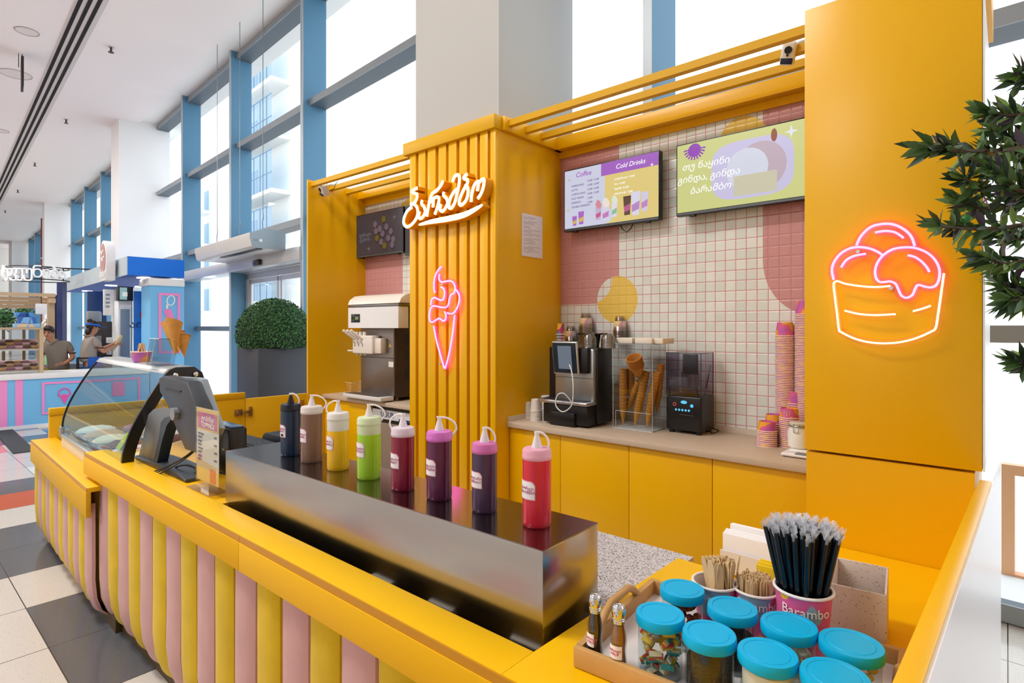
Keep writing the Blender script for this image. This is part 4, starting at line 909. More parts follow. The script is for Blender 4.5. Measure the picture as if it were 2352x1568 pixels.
# ---- clear squeeze bottle, jar, scale, paper
p = onK(1668, 988)
sq = thing('squeeze_bottle', 'empty frosted squeeze bottle standing beside the blender', 'squeeze bottle', K.at(p[0], p[1], .9))
FRS = M('#d8d8d2', .4, alpha=.72)
MB().lathe([(.034, .0), (.036, .006), (.036, .165), (.032, .18)], 24).build('bottle_body', FRS, sq); MB().lathe([(.037, .172), (.037, .2), (.012, .206), (.003, .25)], 20).build('nozzle_cap', M('#e6e6e2', .4, alpha=.85), sq)
p = onK(1745, 1012); o = MB().prism([(-.09, -.07), (.16, -.08), (.17, .09), (-.02, .10)], 0, .002, 'z').build('brown_paper', M('#cdb498', .7), mtx=K.at(p[0], p[1], .9)); tag(o, 'piece of brown paper under the small cup stacks', 'paper')
p = onK(1828, 1050); t = thing('kitchen_scale', 'flat white kitchen scale under the clip jar', 'scale', K.at(p[0], p[1], .9))
MB().box(-.07, .13, -.03, .16, .004, .022, .009, 3).build('base', M('#ece9e6', .4), t); MB().box(-.04, .12, .015, .155, .0225, .036, .006, 3).build('weighing_plate', M('#f4f2ef', .35), t); MB().box(.0, .06, -.028, .012, .0222, .0235).build('readout', M('#555a60', .2), t)
for q in (-.05, .11):
    MB().lathe([(.012, 0), (.012, .005)], 12, c=(q, 0, 0)).build('foot', BLACK, t)
jx = K.sx(1834, p[1] + .075)
t = thing('clip_jar', 'glass clip-top jar of white powder on the kitchen scale', 'jar', K.at(jx, p[1] + .085, .937))
MB().lathe([(.045, 0), (.056, .01), (.058, .09), (.048, .112), (.048, .12)], 28).build('jar_glass', M('#efece4', .1, spec=.8), t); MB().lathe([(.05, .122), (.052, .135), (.04, .142)], 28).build('lid', M('#cfc8b4', .2), t)
MB().tube([(.052*math.cos(i*.3142), .052*math.sin(i*.3142), .121) for i in range(20)], .0028, 6, True).tube([(-.012, -.05, .135), (-.016, -.06, .12), (-.010, -.062, .09), (.010, -.062, .09), (.016, -.06, .12), (.012, -.05, .135)], .0018, 6).build('wire_clip', M('#8d8a84', .3, .9), t)
# ---- soft serve machine in the left bay
mz = .9; yq = yc2 + .10
q0 = L.loc(pz(820, 912, .9)); x0_, x1_ = L.sx(828, yq), .0; 
xA, xB = L.sx(801, yq - .09), L.sx(917, yq - .09)
ss = thing('soft_serve_machine', 'white and steel three-lever soft ice cream machine in the left bay', 'ice cream machine', L.at(L.sx(829, yq), yq, .9))
sw_ = L.sx(904, yq) - L.sx(829, yq); zz_ = lambda v, yy=yq: L.zz(860, v, yy) - .9
ztop = zz_(680); STL = M('#8f8680', .38, .9); DK = M('#2c1d12', .5)
MB().box(-.01, sw_ + .01, .02, yb2 - yq - .03, .03, zz_(703), .006).build('body', M('#3a2a1c', .5), ss)
MB().box(0, sw_, 0, .02, .05, zz_(740), .002).build('front_panel', STL, ss)
MB().box(-.001, sw_ + .001, -.004, .0, zz_(820) - .004, zz_(820) + .002).build('panel_seam', M('#3d3936', .4), ss)
hd0, hd1 = xA - L.sx(829, yq), xB - L.sx(829, yq)
MB().prism([(-.10, zz_(753)), (-.10, zz_(706)), (.02, zz_(706)), (.02, zz_(753))], hd0, hd1, 'x', bev=.008).build('control_head', M('#ecebea', .35), ss)
MB().box(hd0, hd1, -.098, .3, zz_(705), zz_(700), .002).build('metal_band', M('#8d8b88', .25, .9), ss)
MB().prism([(-.105, zz_(699)), (-.085, zz_(688)), (-.03, zz_(679)), (.05, zz_(676)), (.50, zz_(676)), (.50, zz_(699))], hd0, hd1 + .02, 'x', bev=.01).build('lid', M('#eee7dc', .4), ss)
cp = MB().box(hd0 + .06, hd0 + .20, -.104, -.099, zz_(740), zz_(721), .001).build('control_display', M('#101114', .2), ss)
MB().box(hd0 + .13, hd0 + .18, -.1055, -.1042, zz_(734), zz_(727)).build('readout', EM('#8aa05c', .4), cp)
for i, (a, b, c) in enumerate(((.07, 725, '#a0a0a0'), (.09, 725, '#a0a0a0'), (.11, 725, '#a0a0a0'), (.075, 735, '#2ecc71'), (.10, 735, '#a0a0a0'))): MB().box(hd0 + a, hd0 + a + .008, -.1055, -.1042, zz_(b) - .005, zz_(b) + .005).build('key', EM(c, .3), cp)
WB = M('#eae1d6', .4)
MB().box(.0, sw_*.62, -.10, .0, zz_(812), zz_(770), .012, 3).build('dispenser_block', WB, ss)
for i in range(3):
    x = .035 + i*.062
    lv = MB().tube([(x, -.10, zz_(778)), (x - .02, -.155, zz_(768)), (x - .035, -.19, zz_(760))], .013, 10).build('lever', WB, ss); MB().ball((x - .037, -.193, zz_(759.5)), .0145, u=10, v=8).build('lever_tip', WB, lv)
    MB().lathe([(.018, 0), (.018, .035)], 14, c=(x, -.07, zz_(770))).build('plunger', WB, ss)
    MB().tube([(x - .015, -.102, zz_(784)), (x + .012, -.106, zz_(789)), (x + .012, -.104, zz_(795))], .0025, 6).build('spring_clip', M('#6c6560', .3, .9), ss)
    MB().lathe([(.016, 0), (.02, .02)], 12, c=(x, -.06, zz_(812) - .015)).build('outlet', WB, ss)
MB().box(sw_*.62, sw_*.80, -.07, 0, zz_(810), zz_(776), .006).build('side_block', WB, ss); MB().tube([(0, -.08, zz_(806)), (-.05, -.10, zz_(806)), (-.07, -.10, zz_(806))], .008, 8).build('drain_tube', WB, ss)
MB().prism([(sw_*.86, zz_(795)), (sw_*.94, zz_(795)), (sw_*.90, zz_(787))], -.002, -.0005, 'y').build('warning_label', M('#e0b428', .5), ss)
MB().box(sw_*.86, sw_ + .0, -.0022, -.0005, zz_(840), zz_(828)).build('sticker', M('#e8e8e4', .5), ss)
dtr = MB().box(-.09, sw_ + .005, -.15, .0, .012, .05, .006).build('drip_tray', M('#dedbd8', .35), ss); MB().box(-.075, sw_ - .05, -.138, -.01, .0505, .0525).build('drip_grid', M('#6a6460', .4, .5), dtr)
vt = MB()
for blk in range(4):
    for i in range(6 + blk % 2 * 2): vt.box(sw_ + .0105, sw_ + .0125, .12, .40, zz_(730) - blk*.16 - i*.014, zz_(730) - blk*.16 - i*.014 + .006)
vt.build('side_vent', BLACK, ss, smooth=False)
for a in (.03, sw_ - .03):
    for b in (.06, .40): MB().lathe([(.018, 0), (.015, .03)], 12, c=(a, b, 0)).build('foot', M('#7a7068', .4), ss)
# ---- plastic basket behind it
bk = thing('plastic_basket', 'clear yellowish plastic basket at the back of the left worktop', 'basket', L.at(L.sx(806, yb2 - .17), yb2 - .17, .9))
b_ = MB().b
mb = MB(); n0 = [(-.09, -.06), (.09, -.06), (.09, .06), (-.09, .06)]; n1 = [(-.14, -.09), (.14, -.09), (.14, .09), (-.14, .09)]
A_ = [mb.b.verts.new((*q, .002)) for q in n0]; B_ = [mb.b.verts.new((*q, .10)) for q in n1]; mb.b.faces.new(A_)
for i in range(4): mb.b.faces.new((A_[i], A_[(i+1) % 4], B_[(i+1) % 4], B_[i]))
mb.build('bowl', M('#e8c98a', .35, alpha=.45), bk, smooth=False); MB().tube([(*q, .10) for q in n1], .005, 6, True).build('rim', M('#efdcae', .35, alpha=.8), bk)
# ================================================================ FRONT COUNTER: BOTTLES, TILL, FREEZER, TRAY
def wrap(body, size, r, z, mat, par, ang0=0, name='lettering'):
    o = text(body, size, mat, par, None, ext=.0002, name=name)
    for v in o.data.vertices:
        a = v.co.x / r + ang0; zz = v.co.y + z; rr = r + v.co.z + .0003
        v.co = (rr * math.sin(a), -rr * math.cos(a), zz)
    o.matrix_local = Matrix.Identity(4); return o
def patch(r, a0, a1, z0, z1, th=.0006, seg=10, cut=.0):
    """label bent round a cylinder, facing local -y"""
    mb = MB(); b = mb.b; rows = []
    for i in range(seg + 1):
        a = a0 + (a1 - a0) * i / seg; top = z1 - (cut * max(0, (i - seg + 2) / 2) ** 2 if i > seg - 2 else 0)
        rows.append([b.verts.new((rr * math.sin(a), -rr * math.cos(a), z)) for rr in (r, r + th) for z in (z0, top)])
    for p, q in zip(rows, rows[1:]):
        b.faces.new((p[2], q[2], q[3], p[3])); b.faces.new((p[1], p[3], q[3], q[1])); b.faces.new((p[0], q[0], q[2], p[2]))
    b.faces.new((rows[0][0], rows[0][2], rows[0][3], rows[0][1])); b.faces.new((rows[-1][0], rows[-1][1], rows[-1][3], rows[-1][2])); return mb
LBL = M('#f3eff2', .5); LED = M('#e3a3bc', .5); INK = M('#b8508a', .6)
bot = [((646, 690, 1050), '#12314f', '#101626', 'dark navy', 'იოგურტი\nYOGURT', .97, 1),
 ((692, 740, 1066), '#846654', '#e8e2dc', 'brown caramel', 'კარამელი\nCARAMEL', .93, 1), ((752, 801, 1084), '#f6c010', '#efeeea', 'yellow pineapple', 'ანანასი\nPINEAPPLE', .80, -1),
 ((821, 874, 1105), '#a2d62c', '#dff0c4', 'bright green avocado', 'ავოკადო\nAVOCADO', .84, 1), ((899, 952, 1130), '#8a1238', '#ecdcea', 'crimson cherry', 'ალუბალი\nCHERRY', .92, -1),
 ((980, 1038, 1152), '#5c1c46', '#e07ad8', 'plum blackberry', 'მაყვალი\nBLACKBERRY', .96, 1), ((1084, 1142, 1180), '#463052', '#dc78c0', 'violet currant', 'მოცხარი\nCURRANT', .97, 1),
 ((1200, 1266, 1214), '#d2243c', '#f4b4cc', 'bright red strawberry', 'მარწყვი\nSTRAWBERRY', .97, 1)]
ordn = ('farthest of the row', 'second from the far end', 'third from the far end', 'beside the crimson one', 'beside the green one', 'next to the violet one', 'second from the near end', 'nearest of the row')
for i, ((ul, ur, vb), c1, c2, nm, tx, fillz, sd) in enumerate(bot):
    w = ur - ul; p = pz((ul + ur) / 2, vb - w * .16, ZS + .0016); dep = p.x*FWD.x + p.y*FWD.y; r = w / 2 * dep / FPX
    t = thing('squeeze_bottle', '%s sauce bottle on the steel cover, %s' % (nm, ordn[i]), 'sauce bottle', S.at(*S.loc(p), ZS + .0017), 'sauce bottles on the steel cover')
    hb = .160 * r / .035; lq = M(c1, .22, spec=.6)
    zf = hb * fillz if fillz < .9 else hb
    MB().lathe([(r*.93, 0), (r*.985, .004), (r, .012), (r, zf)], 28).build('sauce', lq, t)
    cl = M(c2, .35, alpha=.85) if i else M(c2, .3)
    if zf < hb: MB().lathe([(r, zf), (r, hb)], 28).build('empty_neck', cl, t)
    MB().lathe([(r*.99, hb), (r*1.03, hb + .003), (r*1.03, hb + .010), (r*1.0, hb + .012), (r*1.02, hb + .020), (r*.93, hb + .027), (r*.4, hb + .029)], 28).build('screw_cap', cl, t)
    NZ = M('#efe9ee' if i else '#1a1a28', .3, alpha=.9)
    nz = MB().lathe([(.014, 0), (.013, .006), (.005, .035), (.004, .039)], 16, c=(0, 0, hb + .028)).build('nozzle', NZ, t)
    zt_ = hb + .067
    a = .75 if sd > 0 else math.pi + .3
    ca, sa = math.cos(a), math.sin(a)
    if i in (0, 6, 7): ca *= .62; sa *= .62
    arc = smooth_pts([(0, 0, zt_), (ca*r*.55, sa*r*.55, zt_ - .001), (ca*r*1.15, sa*r*1.15, zt_ - .014), (ca*r*1.35, sa*r*1.35, zt_ - .034), (ca*r*1.0, sa*r*1.0, hb + .012)], 6)
    tc_ = MB().tube(arc, .0028, 8); tc_.cyl((0, 0, zt_ - .004), (0, 0, zt_ + .003), .006, .0065, 12).box(-.011*ca - .002, .0, -.002, .002, zt_, zt_ + .003); tc_.build('tip_strap', M('#f3eff2', .35), t)
    z0, z1 = hb*.42, hb*.70
    pt_ = patch(r + .0002, -.85, .55, z0, z1, cut=.010).build('label', LED, t, smooth=False)
    patch(r + .0009, -.85, .50, z0 + .002, z1 - .002, .0003, cut=.010).build('label_face', LBL, pt_, smooth=False)
    if i == 0:
        m_ = patch(r + .0013, -.1, .28, z0 + .004, z0 + .014, .0002); m_.build('black_mark', BLACK, pt_, smooth=False)
    wrap(tx, .0102, r + .0013, (z0 + z1) / 2 + (.004 if i == 0 else 0), INK, pt_, -.12)
# ---- till: monitor on its stand, receipt printer, keyboard, cables, price sign
zw = .8865
pb = pz(370, 1072, zw); GM = M('#7d7f80', .35, .5); DM = M('#3c4045', .4, .2)
tl_ang = math.atan2(FWD.y, FWD.x)
tm = thing('till_monitor', 'grey touch till seen from behind on its arched stand', 'cash register', C.at(*C.loc(pb), zw))
# stand: wide column leaning back, arm to the screen
def tl(u, v, dx=0):                                  # pixel -> local point in the plane through the stand
    f = Fr((pb.x, pb.y), (C.e.x, C.e.y)); x, z = f.px(u, v, dx); return x, z - zw
L1 = [tl(*q) for q in ((327, 1050), (350, 950), (362, 938), (410, 934), (423, 940), (425, 948), (400, 955), (386, 966), (380, 1000), (366, 1066), (330, 1058))]
MB().prism([(a, max(b, .002)) for a, b in L1], -.022, .022, 'y', bev=.008).build('stand_column', GM, tm)
MB().prism([(a, max(b, .002)) for a, b in [tl(*q) for q in ((378, 1002), (382, 968), (392, 957), (424, 950), (405, 962), (396, 975), (385, 1010), (372, 1066), (362, 1066))]], -.025, .025, 'y').build('stand_edge', M('#2a3644', .35), tm)
MB().prism([(a, b) for a, b in ((tl(326, 1062)[0], .002), (tl(326, 1052)[0], .02), (tl(380, 1045)[0], .03), (tl(425, 1040)[0], .028), (tl(445, 1052)[0], .016), (tl(445, 1062)[0], .002))], -.035, .10, 'y', bev=.006).build('stand_foot', M('#3b4148', .4), tm)
a = tl(422, 950); MB().cyl((a[0] - .03, -.04, a[1]), (a[0] - .03, .06, a[1]), .030).build('hinge_barrel', M('#85888a', .35), tm)
# screen slab tilted: prism in side view following the photographed outline
O1 = [tl(*q, .02) for q in ((384, 866), (394, 862), (448, 876), (472, 935), (497, 1000), (480, 1040), (445, 1030), (430, 990), (405, 920), (386, 900))]
MB().prism(O1, -.02, .05, 'y', bev=.012).build('screen_back', DM, tm)
O2 = [tl(*q, .05) for q in ((384, 864), (450, 868), (460, 872), (500, 985), (488, 1012), (462, 975), (442, 880))]
MB().prism(O2, .055, .085, 'y', bev=.004).build('screen_frame', M('#8f989e', .3, .3), tm)
s0, s1 = tl(388, 887, -.005), tl(424, 894, -.005)
MB().box(s0[0], s1[0], -.024, -.019, s0[1] - .012, s0[1] - .006).build('slot', BLACK, tm)
cbl = MB()
for q in ((0, 0), (.012, .006), (-.01, .012)):
    a = tl(452, 1010); b_ = tl(430, 1040); c_ = tl(395, 1060)
    cbl.tube(smooth_pts([(a[0] + q[0], .03, a[1]), (b_[0] + q[0], .00 + q[1], b_[1] - .01), (c_[0] + q[0]*3, -.06, .012), (c_[0] - .06, -.085, .006)], 6), .0035, 6)
cbl.build('cable', BLACK, tm)
pc_ = C.loc(pz(424, 1092, .888)); cd2 = MB().tube(smooth_pts([(-.10, -.01, .004), (-.07, -.01, .035), (0, .01, .05), (.06, .03, .035), (.08, .01, .006), (.03, .05, .006), (-.01, .07, .03), (.10, .10, .02), (.22, .14, .01)], 6), .005, 8)
cd2 = cd2.build('power_cable', BLACK, mtx=C.at(pc_[0], max(pc_[1], .985), .8865)); tag(cd2, 'thick black cable looping across the worktop behind the price sign', 'cable')
# receipt printer
pp = C.loc(pz(513, 1085, zw)); px0 = C.sx(478, pp[1]); hpr = C.zz(520, 985, pp[1]) - zw
pr_ = thing('receipt_printer', 'black box receipt printer between the price sign and steel cover', 'printer', C.at(px0, max(pp[1], 1.0), zw))
wp_ = C.sx(525, max(pp[1], 1.0)) - px0
MB().box(0, wp_, 0, .09, 0, hpr, .008).build('body', M('#16171a', .3), pr_); MB().box(.01, wp_ - .01, .015, .08, hpr, hpr + .008, .003).build('lid', M('#3d5876', .25), pr_); MB().box(wp_*.7, wp_*.8, -.001, 0, hpr*.5, hpr*.54).build('button', LGREY, pr_)
# keyboard and card box beyond
pk_ = C.loc(pz(560, 1024, zw)); kb = thing('keyboard', 'dark till keyboard lying behind the steel cover', 'keyboard', C.at(pk_[0], pk_[1], zw))
MB().box(-.19, .19, -.02, .14, 0, .018, .004).build('body', M('#191b22', .4), kb); ky = MB()
for r_ in range(5):
    for c_ in range(14): ky.box(-.178 + c_*.0257, -.156 + c_*.0257, .0 + r_*.025, .021 + r_*.025, .018, .024, .002, 1)
ky.build('key', M('#2a2e38', .45), kb)
pd_ = C.loc(pz(620, 1020, zw)); cb = MB().prism([(-.16, 0), (-.13, .04), (-.10, .055), (.16, .055), (.16, 0)], 0, .16, 'y', bev=.004).build('card_box', M('#1d2027', .4), mtx=C.at(pd_[0], pd_[1] + .02, zw)); tag(cb, 'flat black box with sloping front behind the navy sauce bottle', 'box')
# worktop widening under them
g2 = MB().box(xw - .25, C.sx(640, 1.45), 1.451, 1.75, .86, .886).build('side_table', YEL); g2.matrix_world = C.at(0, 0); tag(g2, 'yellow shelf carrying the keyboard behind the till', 'shelf')
MB().box(xw - .2, C.sx(640, 1.45) - .05, 1.46, 1.74, 0, .859).build('base', YEL2, g2)
# price sign
p0_ = C.loc(pz(501, 1137, .9)); p1_ = C.loc(pz(445, 1114, .9)); wsg = p0_[0] - p1_[0]; hs = C.zz(503, 945, p0_[1]) - .9
ps = thing('price_sign', 'upright acrylic stand with a pink toppings price list on the ledge', 'sign', C.at(p1_[0], (p0_[1] + p1_[1]) / 2, .9005))
MB().box(0, wsg, -.035, .05, 0, .003).build('acrylic_base', GLASS('#f0ead8', .08), ps)
sh_ = MB().box(0, wsg, .004, .007, .012, hs).build('acrylic_front', GLASS('#fbfbf6', .07), ps); 
sh_ = MB().box(.004, wsg - .004, .0082, .0092, .03, hs - .003).build('price_sheet', M('#ecebea', .5), ps)
MB().box(.004, wsg - .004, .0076, .0081, hs*.72, hs - .003).build('yellow_field', M('#e8c05a', .5), sh_)
MB().box(.02, wsg - .018, .007, .0075, hs*.745, hs*.94).build('pink_panel', M('#c9689c', .5), sh_)
MB().prism([(.004, .03), (wsg - .004, .03), (wsg - .004, hs*.30), (.004, hs*.36)], .0076, .0081, 'y').build('yellow_foot', M('#eecf86', .5), sh_)
TW = M('#fbf6fa', .5); TG = M('#8d7f86', .6); TP = M('#c0608c', .6)
text('ტოპინგი', .030, TW, sh_, T(wsg*.52, .0066, hs*.865) @ UP); text('TOPPINGS', .030, TW, sh_, T(wsg*.52, .0066, hs*.785) @ UP)
for i, (a_, b_) in enumerate((('სიროფი', '1.00₾'), ('SYRUP', ''), ('ორეო', '1.50₾'), ('OREO', ''), ('თხილი', '1.50₾'), ('NUTS', ''), ('ჟელე', '2.00₾'), ('JELLY', ''))):
    text(a_, .014, TG if i < 6 else TP, sh_, T(.02, .0066, hs*(.67 - i*.046)) @ UP, align='LEFT'); 
    if b_: text(b_, .013, TG, sh_, T(wsg - .02, .0066, hs*(.66 - i*.046)) @ UP, align='RIGHT')
MB().box(wsg*.62, wsg*.86, .0066, .0072, hs*.10, hs*.27, .0).build('orange_badge', M('#d8764a', .5), sh_)
# ---- curved glass freezer
fx0, fx1, fy = -5.03, -3.46, .766
fz = thing('ice_cream_freezer', 'curved glass ice cream display freezer on the lower counter', 'display freezer', D.at(0, 0))
CRM = M('#d9d2c2', .4); GRY = M('#b5b8b8', .3, .5); DKF = M('#121316', .3)
MB().box(fx0, fx1, fy, 1.60, .30, .761, .003).box(fx0, fx1, fy, fy + .04, .761, .826, .002).build('body', CRM, fz)
MB().box(fx0 - .01, fx1, fy - .006, fy + .03, .826, .848, .004).build('front_rail', GRY, fz)
MB().box(fx0 - .03, fx0 + .01, fy - .01, fy + .05, .825, .90, .012).build('corner_bracket', M('#a5abad', .25, .8), fz)
arc = [(.770, .85), (.777, .95), (.813, 1.067), (.872, 1.186), (.93, 1.285), (.985, 1.362)]
arcs = [(q.x, q.z) for q in smooth_pts([(a, 0, b) for a, b in arc], 4)]
def sheet(mb, pts, x0, x1):
    for a, b in zip(pts, pts[1:]): mb.poly([(x0, a[0], a[1]), (x1, a[0], a[1]), (x1, b[0], b[1]), (x0, b[0], b[1])])
    return mb
m_ = sheet(MB(), arcs, fx0 + .01, fx1 - .01); bmesh.ops.remove_doubles(m_.b, verts=m_.b.verts, dist=1e-5)
gl_ = m_.build('curved_glass', GLASS('#e3f0f2', .10, .015), fz)
MB().poly([(fx0, a, b) for a, b in arcs] + [(fx0, 1.40, 1.365), (fx0, 1.42, .86)]).build('end_glass', GLASS('#dcecee', .06, .02), fz, smooth=False)
em = MB(); ed = [(a, b) for a, b in arcs]
em.tube([(fx0, a, b) for a, b in ed], .007, 6); em.build('glass_edge', M('#14201f', .2), fz)
def arch(x):
    o = [(a - .004, b) for a, b in ed] + [(1.02, 1.378), (1.11, 1.378), (1.15, 1.345), (1.165, 1.30), (1.13, 1.298), (1.02, 1.30), (.985, 1.285)] + [(a + .05, b - .012) for a, b in ed[::-1][3:]]
    return MB().prism(o, x, x + .022, 'x', bev=.003)
ar = arch(fx1).build('end_frame', DKF, fz)
for yv in (1.015, 1.115): MB().lathe([(.017, 0), (.017, .005), (.012, .012), (.004, .014)], 16, mat=T(fx1 + .022, yv, 1.335) @ RY(R(90))).build('dome_bolt', CHROME, ar)
MB().prism([(.965, 1.345), (.985, 1.37), (1.02, 1.378), (1.11, 1.378), (1.145, 1.345), (1.13, 1.335), (1.02, 1.335)], fx0, fx1 - .002, 'x', bev=.004).build('canopy', M('#aeb0b0', .35, .4), fz)
MB().box(fx0, fx1 + .45, 1.42, 1.60, .762, .865, .004).build('rear_deck', M('#cfcdc8', .4), fz)
MB().box(fx0 + .02, fx1 + .40, 1.45, 1.47, .865, .89, .003).box(fx0 + .02, fx1 + .4, 1.545, 1.565, .865, .885, .003).build('sliding_rail', M('#3b3a3a', .4, .4), fz)
MB().box(fx1 - .05, fx1 + .44, 1.18, 1.42, .80, .84, .003).build('side_lid', CRM, fz)
MB().poly([(fx0 + .02, fy + .05, .84), (fx1 - .02, fy + .05, .84), (fx1 - .02, 1.42, .80), (fx0 + .02, 1.42, .80)]).build('well_rim', M('#bfc4c2', .3, .6), fz)
# tubs with ice cream, each its own thing
flav = ('#f2ead8', '#d8b48c', '#efe2c0', '#8a5a3c', '#f0d7dc', '#e8dcae', '#c98aa0', '#d9cba0', '#f4efe6', '#7a4a34', '#e7c9a0', '#dfe3c8')
nm = ('cream', 'beige', 'pale yellow', 'brown', 'pale pink', 'straw yellow', 'rose', 'sand', 'white', 'dark brown', 'apricot', 'pale green')
for i in range(12):
    cx_ = fx0 + .14 + (i % 6) * .245; row = i // 6; cy_ = .94 + row * .28; zz = .845 - row * .012
    t = thing('gelato_tub', '%s ice cream in a steel tub, %s row of the glass freezer' % (nm[i], 'front' if row == 0 else 'rear'), 'ice cream tub', D.at(cx_, cy_, zz), 'tubs in the glass freezer')
    MB().box(-.115, .115, -.125, .125, .0, .02, .004).build('tub_rim', M('#c9cccc', .25, .9), t)
    mb = MB(); mb.ball((0, 0, .018), .105, 1, 1.12, .32, 18, 10)
    for v in mb.b.verts: v.co.z += random.uniform(-.004, .006)
    mb.build('ice_cream', M(flav[i], .6, bump=.4, bscale=40), t)
for i, (u, v) in enumerate(((250, 1012), (268, 1008))):
    p = D.loc(pz(u, v, .95)); o = MB().box(-.045, .045, 0, .003, 0, .10).build('price_tag', M('#d3dd3c', .5), mtx=D.at(p[0], max(.86, min(p[1], .95)), .885, .5 - i*.8) @ RX(-.5) @ RY(.3 * (1 - 2*i))); tag(o, ('lime green price tag leaning in the freezer, upper left one', 'lime green price tag in the freezer beside the black frame')[i], 'price tag', 'lime tags')
# spoon cup and cone holder on the freezer top
zt2 = 1.3785
p = pz(325, 830, zt2); dep = p.x*FWD.x + p.y*FWD.y; r1 = 21 * dep / FPX
t = thing('spoon_cup', 'pink and orange paper cup of wooden spoons on the freezer top', 'paper cup', T(p.x, p.y, zt2))
MB().lathe([(r1*.78, 0), (r1, .062)], 24).build('cup_wall', cup_print('#d678b0', '#f2a64c', '#c56cc4'), t); MB().tube([(r1*math.cos(i*.2618), r1*math.sin(i*.2618), .062) for i in range(24)], .003, 6, True).build('rim', M('#f4d9c8', .5), t)
WD = M('#dcbf92', .65, noise=.1, nscale=30); WD2 = M('#c9a678', .65, noise=.1, nscale=30)
def stick(name, lab, cat, grp, mtx, Ls, w, spoon):
    o_ = [(-w/2, 0), (w/2, 0), (w*.42, Ls*.5), (w*(.62 if spoon else .5), Ls*.78), (w*(.6 if spoon else .5), Ls*.92), (w*.3, Ls), (-w*.3, Ls), (-w*(.6 if spoon else .5), Ls*.92), (-w*(.62 if spoon else .5), Ls*.78), (-w*.42, Ls*.5)]
    o = MB().prism(o_, -.0008, .0008, 'y').build(name, WD, mtx=mtx, smooth=False); return tag(o, lab, cat, grp)
for i in range(12):
    a = random.uniform(0, 6.28); rr = r1 * random.uniform(.2, .6)
    mt = T(p.x + rr*math.cos(a), p.y + rr*math.sin(a), zt2 + .012) @ RZ(a + 1.57) @ RX(-.34 * rr / r1) @ RZ(random.uniform(-.6, .6))
    if i == 0: o0 = stick('wooden_spoon', 'flat wooden spoon in the cup on the freezer top', 'spoon', 'spoons on the freezer top', mt, .105, .017, True)
    else: dup(o0, mt)
hp = pz(372, 838, zt2); hx_ = D.loc(hp)
ch = thing('cone_holder', 'clear acrylic cone holder on the freezer top', 'cone holder', D.at(hx_[0], min(hx_[1], 1.22), zt2))
acr = GLASS('#eef2f4', .09)
hh = D.zz(380, 777, min(hx_[1], 1.22)) - zt2
MB().prism([(-.07, .0), (.08, .0), (.08, .004), (-.07, .004)], -.06, .06, 'y').prism([(-.075, 0), (-.069, 0), (-.0, hh), (-.006, hh)], -.06, .06, 'y').prism([(.01, 0), (.016, 0), (.10, hh), (.094, hh)], -.06, .06, 'y').box(-.01, .17, -.06, .06, hh - .004, hh).build('acrylic_frame', acr, ch, smooth=False)
e_ = MB()
for a, b in (((-.075, -.06, 0), (0, -.06, hh)), ((.016, -.06, 0), (.10, -.06, hh)), ((-.01, -.061, hh), (.17, -.061, hh)), ((-.07, -.06, 0), (.08, -.06, 0))): e_.tube([a, b], .0018, 5)
e_.build('polished_edge', M('#d4d8da', .2), ch)
for i, (tu, tv, uu, vv, rg) in enumerate(((403, 815, 400, 742, .18), (411, 807, 398, 752, .1), (424, 820, 418, 772, 0), (408, 812, 405, 760, 0), (400, 808, 390, 748, .12))):
    yy = min(hx_[1], 1.22) + (-.02 if i < 2 else .0) + .012*i
    a = D.px(tu, tv, yy); b_ = D.px(uu, vv, yy); A = D.w(a[0], yy, a[1]); B = D.w(b_[0], yy, b_[1]); ax = B - A
    cone(('large waffle cone with a tall torn rim in the freezer-top holder', 'waffle cone nested in front in the freezer-top holder', 'rightmost upright waffle cone in the freezer-top holder', 'middle waffle cone in the freezer-top holder', 'leftmost waffle cone in the freezer-top holder')[i], 'cones in the freezer-top holder', ax.length, .042, T(*A) @ ZUP(ax).to_4x4(), None, rg)
# ---- wooden tray and what stands on it
TR = Fr(P2(0, 0), vp(-560)); tz = .9012
ta = TR.loc(pz(1316, 1532, .9)); tb_ = TR.loc(pz(2092, 1446, .9))
tx0, ty0, tx1, ty1 = ta[0], ta[1], tb_[0], tb_[1]
ty1 = ty0 + .40
wtm = M('#c79a5c', .5, noise=.18, nscale=14)
ty = thing('serving_tray', 'bamboo serving tray with cut-out handles on the yellow return counter', 'tray', TR.at(tx0, ty0, tz))
tw2, td2 = tx1 - tx0, ty1 - ty0
MB().box(.008, tw2 - .008, .008, td2 - .008, 0, .008).build('tray_floor', M('#e6e2e0', .4), ty)
MB().box(0, tw2, 0, .014, 0, .042, .003).build('side_wall', wtm, ty); MB().box(0, tw2, td2 - .014, td2, 0, .042, .003).build('side_wall', wtm, ty)
def handle_wall(x):
    mb = MB(); m_ = td2 / 2; hw_ = .075
    top = [(0.014, 0), (td2 - .014, 0), (td2 - .014, .042), (m_ + hw_ + .04, .042), (m_ + hw_, .075), (m_ + hw_ - .02, .088), (m_ - hw_ + .02, .088), (m_ - hw_, .075), (m_ - hw_ - .04, .042), (.014, .042)]
    # frame with a slot: build as strips
    mb.prism([(.014, 0), (td2 - .014, 0), (td2 - .014, .042), (.014, .042)], x, x + .014, 'x')
    mb.tube([(x + .007, a, b) for a, b in ((m_ - hw_ - .025, .038), (m_ - hw_ + .005, .062), (m_ - hw_ + .03, .073), (m_ + hw_ - .03, .073), (m_ + hw_ - .005, .062), (m_ + hw_ + .025, .038))], .009, 10)
    return mb
handle_wall(0).build('handle', wtm, ty); handle_wall(tw2 - .014).build('handle', wtm, ty)
zf_ = tz + .0085
def ontray(u, v): return pz(u, v, zf_)
